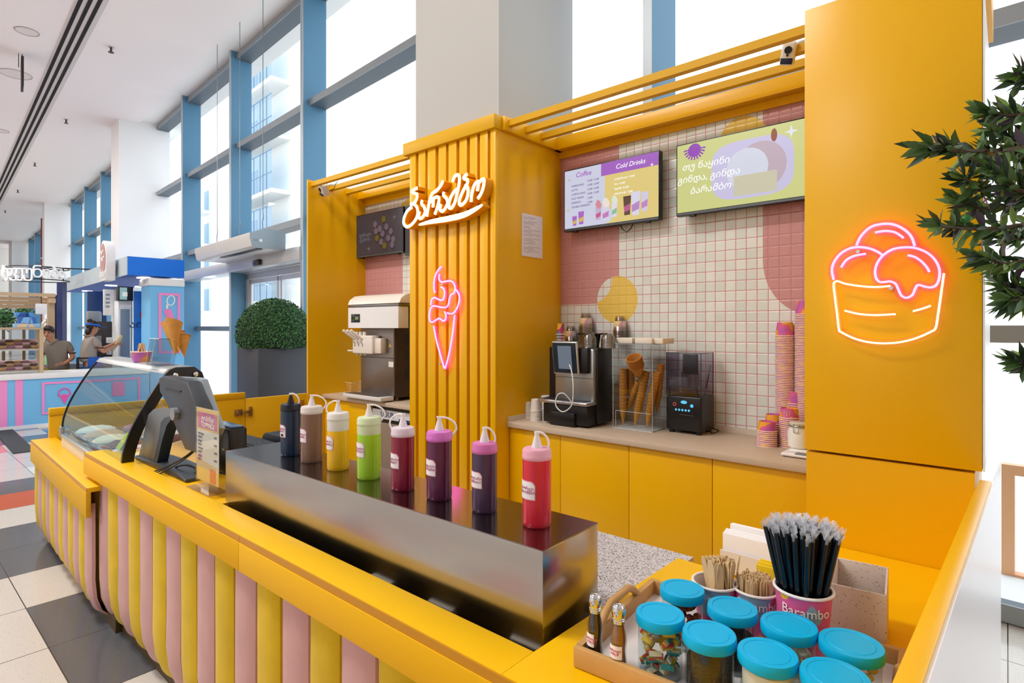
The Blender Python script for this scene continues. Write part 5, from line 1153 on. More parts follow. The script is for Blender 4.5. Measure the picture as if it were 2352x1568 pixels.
# jars with blue lids
jars = [((1567, 1350), 107, 'gum', 'jar of orange-red jellies with blue lid, in the back row beside the spoon cup'),
 ((1516, 1407), 118, 'candy', 'jar of striped sour candies with blue lid, next to the syrup shakers'),
 ((1682, 1393), 118, 'black', 'jar of black crumbs with blue lid, in front of the stirrer cup'),
 ((1629, 1452), 128, 'brown', 'jar of dark brown granules with blue lid, between candies and white powder'),
 ((1812, 1432), 130, 'marsh', 'jar of white marshmallows with blue lid, in front of the straw cup'),
 ((1763, 1497), 140, 'white', 'jar filled with cream-white powder under a blue lid'),
 ((1955, 1475), 144, 'peach', 'jar of pale clear sweets with blue lid, before the speckled box'),
 ((1918, 1549), 158, 'pale', 'blue-lidded jar cut off by the bottom edge, nearest to the viewer')]
LID = M('#00b2e6', .42, spec=.3); JG = GLASS('#eef4f5', .07, .02)
for (u, v), w, kind, lab in jars:
    zl = 1.028; p = pz(u, v, zl); dep = p.x*FWD.x + p.y*FWD.y; rl = w / 2 * dep / FPX * .93; r = rl * .90; hj = zl - zf_
    t = thing('candy_jar', lab, 'jar', T(p.x, p.y, zf_), 'blue-lidded jars on the tray')
    MB().lathe([(r*.9, 0), (r*.985, .005), (r, .014), (r, hj - .016)], 32, cap=False).build('glass_wall', JG, t)
    MB().lathe([(r*.9, 0.0), (r*.92, .006), (r*.5, .008)], 32).build('glass_base', M('#cfdcde', .1, alpha=.6), t)
    MB().lathe([(rl*.985, hj - .019), (rl, hj - .017), (rl, hj - .004), (rl*.97, hj), (rl*.80, hj), (rl*.78, hj - .0012), (rl*.74, hj - .0012), (rl*.72, hj - .0002), (.001, hj)], 40).build('blue_lid', LID, t)
    ri = r * .93; hc = hj * .66
    if kind in ('black', 'brown', 'white', 'pale'):
        c = {'black': '#16161e', 'brown': '#3a2c16', 'white': '#efe9d6', 'pale': '#e9dfcf'}[kind]; hc = hj * {'black': .55, 'brown': .62, 'white': .82, 'pale': .6}[kind]
        m_ = MB().lathe([(ri*.95, .009), (ri, .02), (ri, hc - .004), (ri*.85, hc), (.001, hc + .004)], 32)
        o = m_.build('filling', M(c, .8, noise=.35 if kind in ('black', 'brown') else .04, nscale=180, bump=.8 if kind in ('black', 'brown') else .1, bscale=260), t); o['kind'] = 'stuff'
    else:
        mb = MB(); n_ = {'gum': 40, 'candy': 44, 'marsh': 34, 'peach': 30}[kind]; random.seed(len(lab))
        for q in range(n_):
            a = random.uniform(0, 6.28); rr = ri * .80 * math.sqrt(random.uniform(.25, 1)); z = .016 + (hj*.68) * q / n_
            mt = T(rr*math.cos(a), rr*math.sin(a), z) @ RZ(random.uniform(0, 6)) @ RX(random.uniform(-1.2, 1.2)); mb.mi = q % 3
            if kind == 'candy':
                for k2, (a0, a1) in enumerate(((-.006, -.002), (-.002, .002), (.002, .006))): mb.mi = (q + k2) % 4; mb.box(-.012, .012, a0, a1, -.005, .005, 0, 1, mt)
            elif kind == 'marsh': mb.lathe([(.008, -.008), (.009, 0), (.008, .008)], 10, mat=mt)
            else: mb.ball((0, 0, 0), .0105, 1, .8, .7, 8, 6, mat=mt)
        ms = {'gum': [M('#a83a12', .25), M('#7c1c0c', .25), M('#c8641c', .25)], 'candy': [M('#d65a5e', .6), M('#2f9c9c', .6), M('#e9e4c8', .6), M('#e2c23c', .6)], 'marsh': [M('#f2efe6', .6), M('#ece8da', .6), M('#f6f2ea', .6)], 'peach': [M('#ead2b4', .3), M('#e2b88c', .3), M('#f0e2cc', .3)]}[kind]
        o = mb.build('sweets', ms, t); o['kind'] = 'stuff'
# shakers
for i, (u, v, c, lab) in enumerate(((1367, 1517, '#2c1608', 'glass syrup shaker with dark syrup and chrome top, rear of the two'), (1421, 1546, '#a5692a', 'glass syrup shaker with amber syrup and chrome top, front of the two'))):
    p = ontray(u, v); t = thing('syrup_shaker', lab, 'shaker', TR.at(*TR.loc(p), zf_, .15), 'syrup shakers on the tray')
    pr_ = [(.017, 0), (.019, .006), (.0165, .025), (.0145, .045), (.0165, .065), (.016, .078), (.0115, .095), (.0105, .104)]
    MB().lathe(pr_, 24, cap=False).build('glass', GLASS('#eef0ee', .1), t); MB().lathe([(a*.84, b + .003) for a, b in pr_[:-1]], 24).build('syrup', M(c, .12, spec=.7), t)
    MB().lathe([(.0125, .102), (.0128, .108), (.0118, .109), (.0126, .112), (.0118, .113), (.0128, .118), (.0138, .126), (.0115, .135), (.005, .14)], 24).build('chrome_top', CHROME, t)
    hl = MB()
    for k in range(5): hl.ball((.006*math.cos(k*1.256), .006*math.sin(k*1.256), .1387), .0012, u=6, v=4)
    hl.build('hole', BLACK, t)
    l_ = patch(.0168, -1.1, .7 if i else .2, .036, .062, .0004).build('label', LBL, t, smooth=False); wrap('სიროფი\nSYRUP', .0068, .0174, .049, M('#d0507c', .6), l_, -.25)
# paper cups of spoons, stirrers, straws
CP = cup_print('#e0609e', '#8fb6d6', '#ecc23a', .36, .66)
def brand_cup(u, v, w, zr, lab):
    p = pz(u, v, zr); dep = p.x*FWD.x + p.y*FWD.y; r = w / 2 * dep / FPX; h = zr - zf_
    t = thing('paper_cup', lab, 'paper cup', T(p.x, p.y, zf_) @ RZ(YAW - math.atan((u - CX) / FPX)), 'branded paper cups on the tray')
    MB().lathe([(r*.74, 0), (r*.76, .004), (r*.98, h)], 32, cap=False).build('cup_wall', CP, t); MB().lathe([(r*.70, .006), (r*.95, h - .002)], 32, cap=False).lathe([(.001, .008), (r*.73, .008)], 32).build('liner', M('#efe2dc', .5), t)
    MB().tube([(r*math.cos(i*.2094), r*math.sin(i*.2094), h) for i in range(30)], .0032, 8, True).build('rolled_rim', M('#f2eeec', .4), t)
    wrap('Barambo', .027, r*.955 + .001, h*.79, M('#fbf6f8', .5), t, .1)
    return p, r, h
pS, rS, hS = brand_cup(1642, 1335, 97, 1.018, 'Barambo paper cup holding flat wooden spoons, leftmost of three')
pT, rT, hT = brand_cup(1736, 1350, 98, 1.018, 'Barambo paper cup packed with wooden stirrers, middle of three')
pU, rU, hU = brand_cup(1845, 1349, 122, 1.055, 'Barambo paper cup full of black straws, rightmost and largest')
random.seed(5)
for i in range(34):
    a = 2*math.pi*i/34 + random.uniform(-.1, .1); rr = rS * random.uniform(.05, .70)
    mt = T(pS.x + rr*math.cos(a) + .012, pS.y + rr*math.sin(a) + .01, zf_ + .012) @ RZ(random.uniform(0, 6)) @ RX(random.uniform(-.12, .12)) @ RY(random.uniform(.0, .16)) 
    if i == 0: o0 = stick('wooden_spoon', 'flat wooden spoon in the leftmost Barambo cup', 'spoon', 'spoons on the tray', mt, .150, .0165, True)
    else: dup(o0, mt)
for i in range(96):
    a = i * 2.39996; rr = rT * .94 * math.sqrt((i + .5) / 96)
    mt = T(pT.x + rr*.82*math.cos(a) + random.uniform(-.002, .002), pT.y + rr*.82*math.sin(a) + random.uniform(-.002, .002), zf_ + .012 + random.uniform(-.003, .006)) @ RZ(a + 1.57 + random.uniform(-1.2, 1.2)) @ RY(random.uniform(-.03, .03)) @ RX(.0) 
    if i == 0: o0 = stick('wooden_stirrer', 'slim wooden stirrer in the middle Barambo cup', 'stirrer', 'stirrers on the tray', mt, .122, .0068, False)
    else: dup(o0, mt)
SBK = M('#0d1420', .25, spec=.6); WRP = M('#e6ecf4', .12, spec=.9, alpha=.34)
for i in range(48):
    a = i * 2.39996; rr = rU * .90 * math.sqrt((i + .5) / 48); tilt = .25 * rr / rU
    Ls = .275 + random.uniform(-.012, .012)
    mt = T(pU.x + rr*.30*math.cos(a), pU.y + rr*.30*math.sin(a), zf_ + .012) @ RZ(a) @ RY(tilt + random.uniform(-.015, .015))
    if i == 0:
        s0_ = thing('drinking_straw', 'black straw with clear wrapper end in the rightmost Barambo cup', 'straw', mt, 'wrapped straws on the tray')
        MB().cyl((0, 0, 0), (0, 0, .262), .0056, seg=10).build('straw', SBK, s0_)
        mb = MB(); b = mb.b; ring = []
        for k in range(9):
            an = 2*math.pi*k/9; ring.append((b.verts.new((.005*math.cos(an), .005*math.sin(an), .250)), b.verts.new((.0068*math.cos(an)*(1 + .5*math.sin(k*5)), .005*math.sin(an), .262)), b.verts.new((.0095*math.cos(an)*(1 + .5*math.sin(k*7)), .006*math.sin(an*2), .274 + .005*math.sin(k*3)))))
        for k in range(9):
            q, n2 = ring[k], ring[(k+1) % 9]; b.faces.new((q[0], n2[0], n2[1], q[1])); b.faces.new((q[1], n2[1], n2[2], q[2]))
        mb.build('wrapper_end', WRP, s0_, smooth=False)
    else: dup(s0_, mt)
# napkins, speckled box, sugar sachet
nz_ = .9005; n0_ = Q.loc(pz(1655, 1292, .93)); 
f1 = Fr((pz(1655, 1300, .92).x, pz(1655, 1300, .92).y), (Q.e.x, Q.e.y)); wn_ = f1.sx(1915, 0)
nb_ = thing('napkin_stand', 'white napkins in a low stand behind the paper cups', 'napkin holder', f1.at(0, 0, zf_))
zh_ = f1.zz(1660, 1222, 0) - zf_
MB().box(0, wn_, -.004, .0, 0, zh_*.55).box(0, wn_, .055, .059, 0, zh_*.55).box(0, wn_, 0, .055, 0, .004).build('holder', M('#e9e4e2', .4), nb_)
for k in range(5): MB().box(.004 + (.01 if k > 2 else 0), wn_ - .004, .004 + k*.0102, .0125 + k*.0102, .005, zh_ + (.02 if k > 2 else 0) + random.uniform(-.004, .004), .002).build('napkin_bundle', M('#f6f3f1', .7), nb_)
bx0 = pz(1904, 1338, 1.04); bx1 = pz(2037, 1368, 1.04); f2 = Fr((bx0.x, bx0.y), (bx1.x - bx0.x, bx1.y - bx0.y)); bwd = (bx1 - bx0).length; bdd = abs(f2.loc(pz(2073, 1309, 1.04))[1])
def speck():
    m = M('#d9c9bc', .55).copy(); nt = m.node_tree; b = nt.nodes['Principled BSDF']; tc = nt.nodes.new('ShaderNodeTexCoord'); v = nt.nodes.new('ShaderNodeTexVoronoi'); v.inputs['Scale'].default_value = 170
    c = nt.nodes.new('ShaderNodeValToRGB'); e = c.color_ramp.elements; e[0].position = .14; e[0].color = lin('#6e5c50'); e[1].position = .2; e[1].color = lin('#dccdc2')
    nt.links.new(tc.outputs['Object'], v.inputs['Vector']); nt.links.new(v.outputs['Distance'], c.inputs[0]); nt.links.new(c.outputs[0], b.inputs['Base Color']); return m
ht_ = 1.04 - zf_
mb = MB()
th = .004
for q in ((0, bwd, 0, th), (0, bwd, bdd - th, bdd), (0, th, th, bdd - th), (bwd - th, bwd, th, bdd - th)): mb.box(*q, 0, ht_, .0015)
mb.box(th, bwd - th, th, bdd - th, 0, th)
o = mb.build('speckled_box', speck(), mtx=f2.at(0, 0, zf_)); tag(o, 'open beige speckled box at the right end of the tray', 'box')
ps_ = pz(1770, 1300, 1.03); o = MB().box(-.022, .022, -.003, .003, -.03, .022, .002).build('sugar_sachet', M('#f2cf1c', .4), mtx=Q.at(*Q.loc(ps_), 1.02)); 
bpy.data.objects.remove(o)
sy = thing('sachet_stand', 'small clear stand of yellow sugar sachets between stirrers and straws', 'sachet holder', Q.at(*Q.loc(pz(1772, 1305, 1.03)), zf_))
MB().box(-.035, .035, -.02, .02, 0, .07, .003).build('holder', M('#e9e4e0', .35), sy)
for k in range(4): MB().box(-.03, .03, -.016 + k*.009, -.011 + k*.009, .02, .128 + .004*(k % 2), .002).build('sachet', M('#f2cf1c', .4), sy)
# ---- olive tree at the right
ot = thing('olive_tree', 'artificial olive tree with dark narrow leaves, leaning in at the right edge', 'tree', N_.at(.42, 1.42, 0))
OB = ot.matrix_world.copy().inverted() if False else (N_.at(.42, 1.42, 0)).inverted()
LF = [M('#53763f', .4), M('#33492f', .4), M('#7fa04c', .4), M('#4c4250', .4)]
random.seed(21)
def lp(u, v, Y): return OB @ pY(u, v, Y)
trunk = MB().tube(smooth_pts([(0, 0, 0.28), (.02, .01, .8), (-.02, .0, 1.3), (.03, .02, 1.8), (-.01, 0, 2.4)], 5), [.035]*20 + [.02], 8).build('trunk', M('#6d5f4e', .8, bump=.4), ot)
MB().lathe([(.17, 0), (.2, .02), (.22, .36), (.20, .36), (.19, .3)], 24).build('pot', M('#4a4c50', .5), ot)
lf = MB()
def leaf(p, d, Ll, wl, mi):
    d = d.normalized(); up = Vector((random.uniform(-1, 1), random.uniform(-1, 1), random.uniform(-.3, 1))); s = d.cross(up).normalized(); n = s.cross(d) * .12
    P_ = [p, p + d*Ll*.3 + s*wl*.42 + n*wl, p + d*Ll*.6 + s*wl*.5 + n*wl, p + d*Ll - n*wl, p + d*Ll*.6 - s*wl*.5 + n*wl, p + d*Ll*.3 - s*wl*.42 + n*wl]
    lf.mi = mi; m2 = p + d*Ll*.45 - n*wl*.3
    vs_ = [lf.b.verts.new(q) for q in P_]; vm = lf.b.verts.new(m2)
    for a, b in zip(range(6), [1, 2, 3, 4, 5, 0]): lf.b.faces.new((vs_[a], vs_[b], vm)).material_index = mi
def branch(pts, Y, dens=1.0, side=True):
    q = smooth_pts([lp(u, v, Y + dy) for u, v, dy in pts], 8); MB().tube(q, [.006*(1 - .7*i/len(q)) + .0012 for i in range(len(q))], 5).build('branch', M('#6a5a4a', .8), ot)
    for i in range(2, len(q)):
        for k in range(3 if random.random() < dens else 2):
            d = (q[min(i+1, len(q)-1)] - q[i-1]).normalized() + Vector((random.uniform(-1, 1), random.uniform(-1, 1), random.uniform(-1, 1))) * .95
            leaf(q[i], d, random.uniform(.045, .072), random.uniform(.012, .018), random.choices((0, 1, 2, 3), (4, 4, 2, 1))[0])
    leaf(q[-1], q[-1] - q[-2], .07, .018, 0)
brs = [[(2420, 330, 0), (2300, 345, -.05), (2210, 345, -.1), (2130, 335, -.12)], [(2420, 380, 0), (2330, 400, 0), (2260, 375, .0), (2190, 350, .02)], [(2420, 250, 0), (2370, 260, 0), (2320, 265, 0), (2275, 258, 0)],
 [(2420, 440, 0), (2320, 440, -.05), (2250, 430, -.08), (2215, 410, -.1)], [(2420, 500, 0), (2330, 520, -.04), (2240, 525, -.06), (2160, 520, -.08)], [(2430, 480, .02), (2330, 470, .03), (2260, 480, .04), (2215, 460, .04)],
 [(2440, 560, 0), (2380, 590, 0), (2310, 605, 0), (2255, 590, 0)], [(2440, 640, 0), (2390, 660, .02), (2340, 670, .03), (2310, 650, .03)], [(2440, 300, .05), (2380, 310, .06), (2330, 320, .06), (2290, 300, .07)],
 [(2450, 700, 0), (2400, 690, 0), (2360, 685, 0), (2325, 690, 0)], [(2450, 200, 0), (2400, 190, 0), (2370, 180, 0), (2350, 178, .0)], [(2440, 420, .08), (2370, 410, .08), (2310, 390, .1), (2270, 360, .1)], [(2450, 850, 0), (2420, 848, 0), (2370, 838, 0), (2345, 832, 0)],
 [(2450, 540, .1), (2380, 545, .1), (2330, 550, .1), (2285, 545, .1)], [(2440, 350, .1), (2400, 340, .1), (2350, 350, .12), (2300, 370, .12)], [(2440, 460, -.1), (2380, 450, -.1), (2330, 430, -.12), (2290, 400, -.12)]]
for i, b_ in enumerate(brs): branch(b_, 1.40, .9)
for u, v in ((2206, 346), (2197, 340), (2219, 503), (2300, 400)): MB().ball(lp(u, v, 1.32), .011, 1, .85, .85, 12, 8).build('olive', M('#2f7a35', .3), ot)
o = lf.build('leaves', LF, ot); o.data.set_sharp_from_angle(angle=R(180))
# ---- ribbed floor mat at the left
p = pz(83, 1036, 0); f3 = Fr((p.x, p.y), (D.e.x, D.e.y)); mtm = thing('floor_mat', 'dark grey ribbed entrance mat on the tiles at the left', 'mat', f3.at(0, 0, 0.001))
my = f3.loc(pz(83, 1103, 0))[1]
MB().box(-4.2, 0, my, 0, 0, .008).build('backing', M('#3a3d44', .8), mtm); rb = MB()
for i in range(90): rb.box(-4.2 + i*.0467, -4.18 + i*.0467, my + .01, -.01, .008, .014)
rb.build('rib', M('#55585f', .85), mtm, smooth=False)
# ================================================================ HALL: PLANTER, AIR CURTAIN, NEIGHBOUR SHOP AND ITS TWO WORKERS
# ---- round shrub in a tall square planter
pc = pY(593, 800, 7.6); fp = Fr((pc.x, pc.y), (FA.i.x, FA.i.y)); zt_p = pc.z
pl = thing('planter_shrub', 'round clipped boxwood ball in a tall dark square planter before the glass door', 'potted shrub', fp.at(0, 0, 0))
PLM = M('#34373e', .45, noise=.12, nscale=3)
MB().box(0, .76, 0, .76, 0, zt_p - .004, .006).build('planter', PLM, pl)
MB().box(.03, .73, .03, .73, zt_p - .004, zt_p).build('soil', M('#2d2620', .9), pl)
random.seed(9); mb = MB(); cB = Vector((.38, .38, zt_p + .19)); rB = .50
mb.mi = 0; mb.ico(cB, rB * .955, 4); mb.mi = 1
for v in mb.b.verts: v.co.z = max(v.co.z, zt_p + .002)
for i in range(9000):
    z = random.uniform(-1, 1); a = random.uniform(0, 6.2832); s = math.sqrt(1 - z*z); n = Vector((s*math.cos(a), s*math.sin(a), z)); p = cB + n * rB * random.uniform(.95, 1.02)
    if p.z < zt_p: continue
    t1 = n.cross(Vector((random.uniform(-1, 1), random.uniform(-1, 1), random.uniform(-1, 1)))).normalized(); t2 = n.cross(t1)
    d = (t1 + n * random.uniform(.2, 1.2)).normalized() * random.uniform(.016, .026); w_ = t2 * random.uniform(.008, .013); mb.mi = random.choice((1, 1, 2, 3))
    mb.poly([p - w_, p + d*.5 - w_*.9, p + d, p + d*.5 + w_*.9, p + w_][::1])
o = mb.build('foliage', [M('#173318', .8), M('#2c5a2a', .6), M('#3f7434', .6), M('#1f4522', .6)], pl, smooth=False)
# ---- air curtain hanging by chains before the door
ye_ = -.35; xe_ = FA.sx(656, ye_); yf_ = FA.yu(574, xe_); xl_ = FA.sx(447, yf_); dA = ye_ - yf_
zA = lambda v: FA.zz(600, v, (ye_ + yf_) / 2)
z0_, z1_ = FA.zz(656, 575, ye_), FA.zz(652, 531, ye_)
ac = thing('air_curtain', 'long grey air curtain hanging on wires above the glass door', 'air curtain', FA.at(0, 0, 0))
prof = [(yf_, z0_ + .15), (yf_ + .03, z0_ + .02), (yf_ + .06, z0_), (ye_, z0_), (ye_, z1_ - .01), (yf_ + dA*.42, z1_), (yf_, z0_ + (z1_ - z0_)*.72)]
MB().prism(prof, xl_, xe_ - .012, 'x', bev=.004).build('casing', M('#d9d8d6', .35, .2), ac)
cap_ = MB().prism(prof, xe_ - .012, xe_, 'x', bev=.003).build('end_cap', M('#9aaebb', .4), ac)
disc_ = MB().lathe([(.025, 0), (.02, .006)], 16, mat=T(xe_, yf_ + dA*.30, z0_ + .11) @ RY(R(90))).build('round_badge', M('#e9eef0', .3), cap_)
text('EX', .05, M('#6f8794', .4), cap_, T(xe_ + .001, yf_ + dA*.16, z0_ + .11) @ RZ(R(90)) @ UP)
MB().box(xl_ + .9, xe_ - .05, yf_ + .12, yf_ + .2, z0_ - .012, z0_ - .001).build('outlet_slot', BLACK, ac)
for u in (499, 551, 604):
    x = FA.sx(u, (yf_ + ye_) / 2); y = (yf_ + ye_) / 2
    m_ = MB().tube([(x, y, z1_ - .02), (x - .02, y, z1_ + .12), (x + .02, y, z1_ + .2), (x, y, z1_ + .26)], .008, 5).tube([(x, y, z1_ + .25), (x, y, 6.62)], .006, 5); m_.build('suspension_wire', M('#8d9296', .4, .6), ac)
# ---- neighbour shop: blue and pink counter, pillar, canopy
G = Fr(FA.w(-3.67, -3.39)[:2], FA.i)
xP0, xP1 = G.sx(345, 0), G.sx(423, 0)
BL = M('#7cc6f6', .45); PK = M('#f79ad8', .45); WH = M('#f3f3f4', .4); BLU2 = M('#1478ea', .45); NAVY = M('#12356a', .45)
zc1 = G.zz(60, 858, 0); zc0 = G.zz(60, 871, 0); zb0 = G.zz(60, 976, 0)
bc = thing('shop_counter', 'light blue shop counter with white top and pink framed ice cream pictures', 'counter', G.at(0, 0))
x0c = -3.0
MB().box(x0c, xP0 - .01, -.03, .62, zc0, zc1, .004).build('white_top', WH, bc)
MB().box(x0c, xP0 - .01, 0, .55, zb0, zc0).build('front_panel', BL, bc)
MB().box(x0c, xP0 - .01, -.012, .5, 0, zb0).build('white_base', WH, bc)
for a, b_ in ((-30, 17), (35, 53)):
    MB().box(G.sx(a, 0), G.sx(b_, 0), -.006, .0, zb0, zc0).build('pink_stripe', PK, bc)
def frame_rect(f, y, ua, ub, va, vb, w, mat, par):
    xa, z1 = f.px(ua, va, y); xb, z0 = f.px(ub, vb, y)[0], f.px(ua, vb, y)[1]
    MB().box(xa, xb, y - .012, y, z1 - w, z1).box(xa, xb, y - .012, y, z0, z0 + w).box(xa, xa + w, y - .012, y, z0 + w, z1 - w).box(xb - w, xb, y - .012, y, z0 + w, z1 - w).build('pink_frame', mat, par); return xa, xb, z0, z1
frame_rect(G, 0, 96, 322, 878, 952, .035, PK, bc)
ix, iz = G.px(148, 905, 0)
ic = MB().prism([(ix - .065, iz - .01), (ix + .065, iz - .01), (ix, iz - .16)], -.012, 0, 'y'); ic.tube([(ix + .075*math.cos(a*.2618), -.006, iz + .01 + .085*math.sin(a*.2618)) for a in range(-1, 14)], .009, 6); ic.tube(smooth_pts([(ix - .085, -.006, iz), (ix - .05, -.006, iz - .03), (ix, -.006, iz - .005), (ix + .05, -.006, iz - .03), (ix + .085, -.006, iz)], 4), .009, 6)
ic.build('cone_picture', M('#f25fb4', .5), bc)
ix, iz = G.px(272, 893, 0); MB().box(ix - .09, ix + .09, -.012, 0, iz - .12, iz + .12, .005).build('lolly_picture', M('#f58ac8', .5), bc)
zp1 = G.zz(380, 640, 0); zp0 = zp1 - .13
bp_ = thing('shop_pillar', 'light blue pillar with white cap and ice lolly pictures beside the facade', 'pillar', G.at(0, 0))
MB().box(xP0, xP1, 0, .62, 0, zp0).build('shaft', BL, bp_); MB().box(xP0 - .03, xP1 + .0, -.03, .65, zp0, zp1, .003).build('cap', WH, bp_)
xa, xb, z0q, z1q = frame_rect(G, 0, 364, 414, 672, 812, .045, PK, bp_)
ix, iz = G.px(392, 690, 0)
rm = Matrix.Translation((ix, 0, iz)) @ RY(.5)
MB().tube([(ix + .055*math.cos(a) * (1) + .03*math.sin(a), -.006, iz + .085*math.sin(a) - .03*math.cos(a)) for a in [k*.3927 for k in range(16)]], .011, 6, True).box(ix - .075, ix - .045, -.012, 0, iz - .15, iz - .075).build('white_lolly', WH, bp_)
ix, iz = G.px(388, 721, 0); MB().box(-.06, .06, -.012, 0, -.09, .09, .004, 2, T(ix, 0, iz) @ RY(-.3)).box(-.045, -.02, -.012, 0, -.15, -.085, 0, 2, T(ix, 0, iz) @ RY(-.3)).box(.02, .045, -.012, 0, -.15, -.085, 0, 2, T(ix, 0, iz) @ RY(-.3)).build('pink_lolly', M('#f58ac8', .5), bp_)
ix, iz = G.px(398, 758, 0); MB().box(ix - .05, ix + .05, -.012, 0, iz - .08, iz + .06, .004).build('cup_picture', M('#ffffff', .5), bp_)
zn0, zn1 = G.zz(422, 638, 0), G.zz(422, 598, 0); xn = G.sx(293, 0); dn = G.yu(145, xn)
cn = thing('shop_canopy', 'blue and grey box canopy with round lights over the neighbouring shop', 'canopy', G.at(0, 0))
MB().box(xn, xP1, 0, dn, zn0 + .004, zn1).build('box_body', M('#0f4aa8', .5), cn)
MB().box(xn - .002, xP1, -.01, 0, zn0, zn1 + .002).build('blue_front', BLU2, cn); MB().box(xn - .012, xn - .002, -.01, dn, zn0, zn1 + .002).build('grey_side', M('#b9c6cd', .4), cn)
for i in range(3):
    for j in range(3):
        MB().lathe([(.11, -.012), (.11, .004)], 20, c=(xn + .35 + i*.55, .5 + j * (dn - 1) / 2.2, zn0)).build('downlight', M('#ffffff', .4, emit=2.5), cn)
sgy = G.yu(236, xn - .2)
SGM = Matrix.Diagonal((.74, .8, .70, 1))
sg = thing('round_shop_sign', 'white domed blade sign with a dusky pink disc and gulls on the grey canopy', 'sign', G.at(xn - .02, sgy, (zn0 + zn1) / 2 - .05, R(-90)) @ SGM)
# local x runs along the canopy side, y into it
ar_ = [(-.32, -.25)] + [(.36*math.cos(a), .35 + .45*math.sin(a)) for a in [math.pi - k*math.pi/14 for k in range(15)]] + [(.32, -.25)]
MB().prism(ar_, -.22, -.04, 'y', bev=.01).build('dome_box', WH, sg)
MB().prism([(.30*math.cos(a), .32 + .40*math.sin(a)) for a in [k*.3142 for k in range(20)]], -.232, -.221, 'y').build('pink_disc', M('#b98d8b', .5), sg)
gm = MB()
for gx, gz, s in ((-.02, .46, .8), (.04, .28, 1.1)): gm.tube(smooth_pts([(gx - .14*s, -.235, gz + .05*s), (gx - .07*s, -.235, gz + .07*s), (gx, -.235, gz - .03*s), (gx + .08*s, -.235, gz + .08*s), (gx + .16*s, -.235, gz + .05*s)], 4), .016, 5)
gm.build('gull', WH, sg)
text('აისი', .26, WH, sg, T(0, -.236, -.08) @ UP, ext=.01)
# interior of the shop
bk_y = 2.7
def item(name, lab, cat, ua, ub, va, vb, y, d, mat, bev=.004, grp=None):
    xa, z1 = G.px(ua, va, y); xb, z0 = G.px(ub, vb, y)[0], G.px(ua, vb, y)[1]
    t = thing(name, lab, cat, G.at(xa, y, z0), grp); MB().box(0, xb - xa, 0, d, 0, z1 - z0, bev).build('body', mat, t); return t, xb - xa, z1 - z0
t, w, h = item('blue_panel', 'navy blue back panel of the neighbouring shop under its canopy', 'panel', 201, 245, 668, 985, bk_y, .05, NAVY)
t, w, h = item('side_sign_panel', 'bright blue panel with a red half disc and script logo inside the shop', 'panel', 308, 345, 668, 990, .9, .05, M('#1a6cc4', .45))
MB().lathe([(.13, 0), (.13, .006)], 24, mat=T(w*.85, -.001, h*.83) @ RX(R(90))).build('red_disc', M('#b01c2a', .5), t); text('აისი', .2, NAVY, t, T(w*.55, -.012, h*.76) @ UP, ext=.004)
t, w, h = item('drinks_fridge', 'white-framed drinks fridge with green side inside the shop', 'fridge', 272, 302, 690, 980, 1.1, .55, M('#e6eaec', .35))
MB().box(.03, w - .03, -.012, -.001, h*.1, h - .16, .003).build('glass_door', M('#7f93a6', .12), t); MB().box(w, w + .012, 0, .5, 0, h).build('green_side', M('#0d6a3a', .5), t); MB().box(0, w, -.01, 0, h - .12, h - .0).build('header', WH, t)
t, w, h = item('tilted_screen', 'tilted menu screen in a black housing above the fridge', 'screen', 272, 306, 657, 690, .95, .22, M('#1a2026', .35)); MB().box(.02, w - .1, -.006, -.001, .02, h - .02).build('display', EM('#9fc7cc', .4), t); MB().box(.06, w*.6, -.009, -.0065, h*.3, h*.6).build('picture', EM('#e2e6e4', .45), t)
t, w, h = item('menu_lightbox', 'tall white menu board with price strips inside the shop', 'menu board', 238, 261, 664, 724, 1.5, .06, WH)
for i in range(4): MB().box(.03, w*.6, -.006, -.001, h*(.3 + i*.15), h*(.38 + i*.15)).build('price_strip', M('#8ea4b4', .5), t)
t, w, h = item('towel_dispenser', 'grey paper towel dispenser on the navy panel', 'dispenser', 201, 234, 714, 743, bk_y - .22, .22, M('#8d949c', .4), .03)
t, w, h = item('ice_cream_machine', 'dark steel ice cream machine behind the worker in the blue visor', 'ice cream machine', 215, 265, 738, 870, 1.75, .5, M('#3f3d40', .4, .5)); MB().box(w*.55, w*.8, -.16, 0, h*.62, h*.72, .01).build('dispenser_head', M('#d6d6d6', .3), t); MB().box(w*.1, w*.35, -.012, 0, h*.55, h*.75).build('label_plate', M('#8a8a8c', .5), t)
MB().lathe([(.05, 0), (.06, .12), (.02, .16)], 14, c=(w*.68, -.1, h*.42)).build('cup_holder', M('#c9cdd2', .15, .6), t)
t, w, h = item('back_counter', 'grey back counter of the shop behind the workers', 'counter', 100, 300, 838, 990, 1.7, .6, M('#8a9096', .5))
for u, v, c, lab in ((112, 822, '#7fd08a', 'green soap bottle on the back counter behind the bending worker'), (259, 815, '#a9dcc0', 'pale green squeeze bottle beside the ice cream machine')):
    x, z = G.px(u, 838, 1.72); o = MB().lathe([(.05, 0), (.05, .14), (.02, .2), (.012, .27)], 14).build('bottle', M(c, .3), mtx=G.at(x, 1.72 + .08, z)); tag(o, lab, 'bottle')
